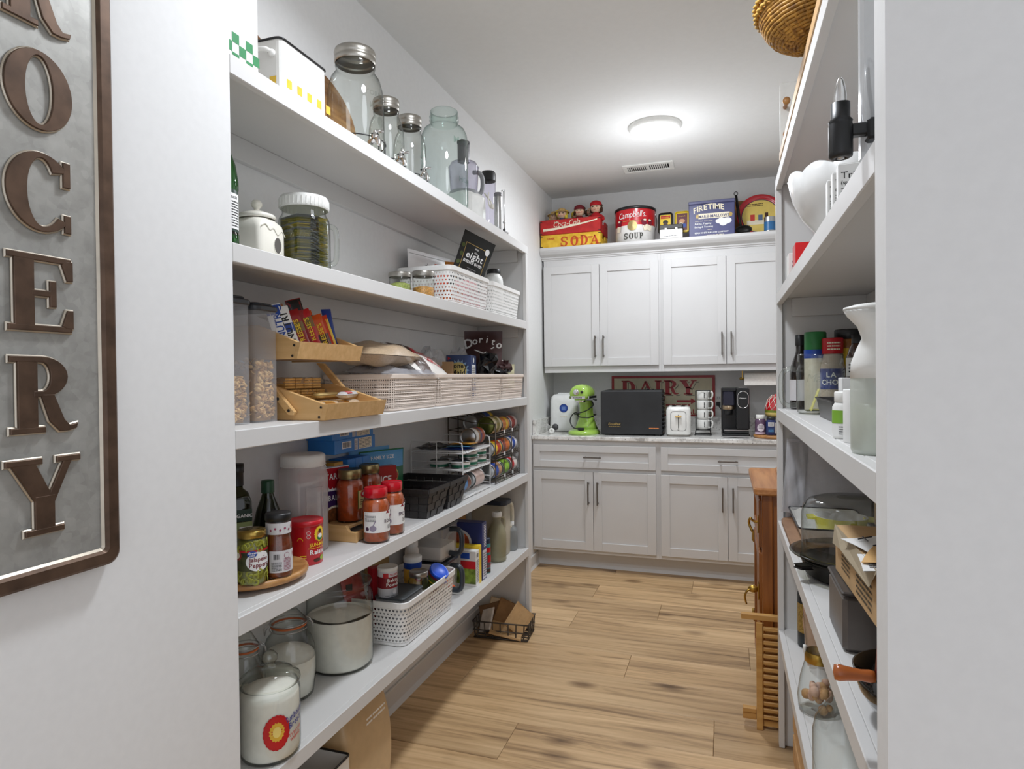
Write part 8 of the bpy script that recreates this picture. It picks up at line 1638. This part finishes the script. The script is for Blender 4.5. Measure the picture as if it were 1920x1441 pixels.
rb('leg', .104, .126, -.024, -.0125, .0, .400); rb('leg', .112, .134, .0135, .034, 0, .38); rb('leg', .42, .442, -.024, -.0125, .0, .400)
rb('foot_rail', .056, .104, -.012, .012, .055, .072); rb('foot_rail', .056, .104, -.010, .014, .030, .0545)
rb('foot_rail', .127, .42, -.012, .012, .012, .034)
for k in range(14): rb('slat', .1275, .419, -.0185, -.004, .042+k*.0252, .055+k*.0252)
for k in range(13): rb('slat', .1365, .419, .004, .0125, .052+k*.0252, .062+k*.0252)
# ---------------------------------------------------------------- parts that look different from the rest of their thing
PL = {('tea_jar', 'lid'): 'ribbed white plastic lid', ('pickle_jar', 'lid'): 'shiny gold metal lid', ('grocery_sign', 'letter'): 'raised bronze letter with worn edges', ('grocery_sign', 'sheet'): 'mottled galvanised sheet',
      ('grocery_sign', 'rolled_frame'): 'rounded dark bronze frame', ('toaster', 'lever'): 'small gold lever', ('stand_mixer', 'chrome_band'): 'chrome trim band', ('stand_mixer', 'power_cord'): 'black cord wound around the column',
      ('coffee_maker', 'oval_ring'): 'oval silver ring', ('coffee_maker', 'bean_hopper'): 'smoky clear bean hopper', ('paper_towel', 'holder'): 'brass rod holder', ('hand_grinder', 'handle'): 'turned reddish wooden handle',
      ('food_processor', 'handle'): 'grey loop handle', ('food_processor', 'power_cord'): 'coiled white power cord', ('handled_container', 'handle'): 'dark slate loop handle', ('bread_box', 'rim'): 'thin black enamel rim',
      ('enamel_bin', 'rim'): 'thin black enamel rim', ('enamel_tray', 'rim'): 'thin black enamel rim', ('clamp_jar', 'rubber_ring'): 'orange rubber sealing ring', ('drink_mix_can', 'lid'): 'bright blue plastic lid',
      ('frosted_tub', 'lid'): 'white screw lid', ('baking_powder', 'lid'): 'white plastic lid', ('pitcher', 'lid'): 'dark navy lid', ('soup_bucket', 'lid'): 'black rimmed lid', ('glass_carafe', 'collar'): 'brass collar',
      ('bar_tool', 'chrome_tip'): 'pointed chrome tip', ('cake_dome', 'dome'): 'clear glass bell', ('powder_jar', 'lid'): 'silver screw lid', ('ceiling_lamp', 'diffuser'): 'glowing white diffuser'}
for o in bpy.data.objects:
    p = o.parent
    if p is not None and (p.name.split('.')[0], o.name.split('.')[0]) in PL: o['label'] = PL[p.name.split('.')[0], o.name.split('.')[0]]
    elif p is not None and o.name.split('.')[0] == 'handle' and p.parent is not None and 'cabinet' in p.parent.name: o['label'] = 'dark nickel bar handle'
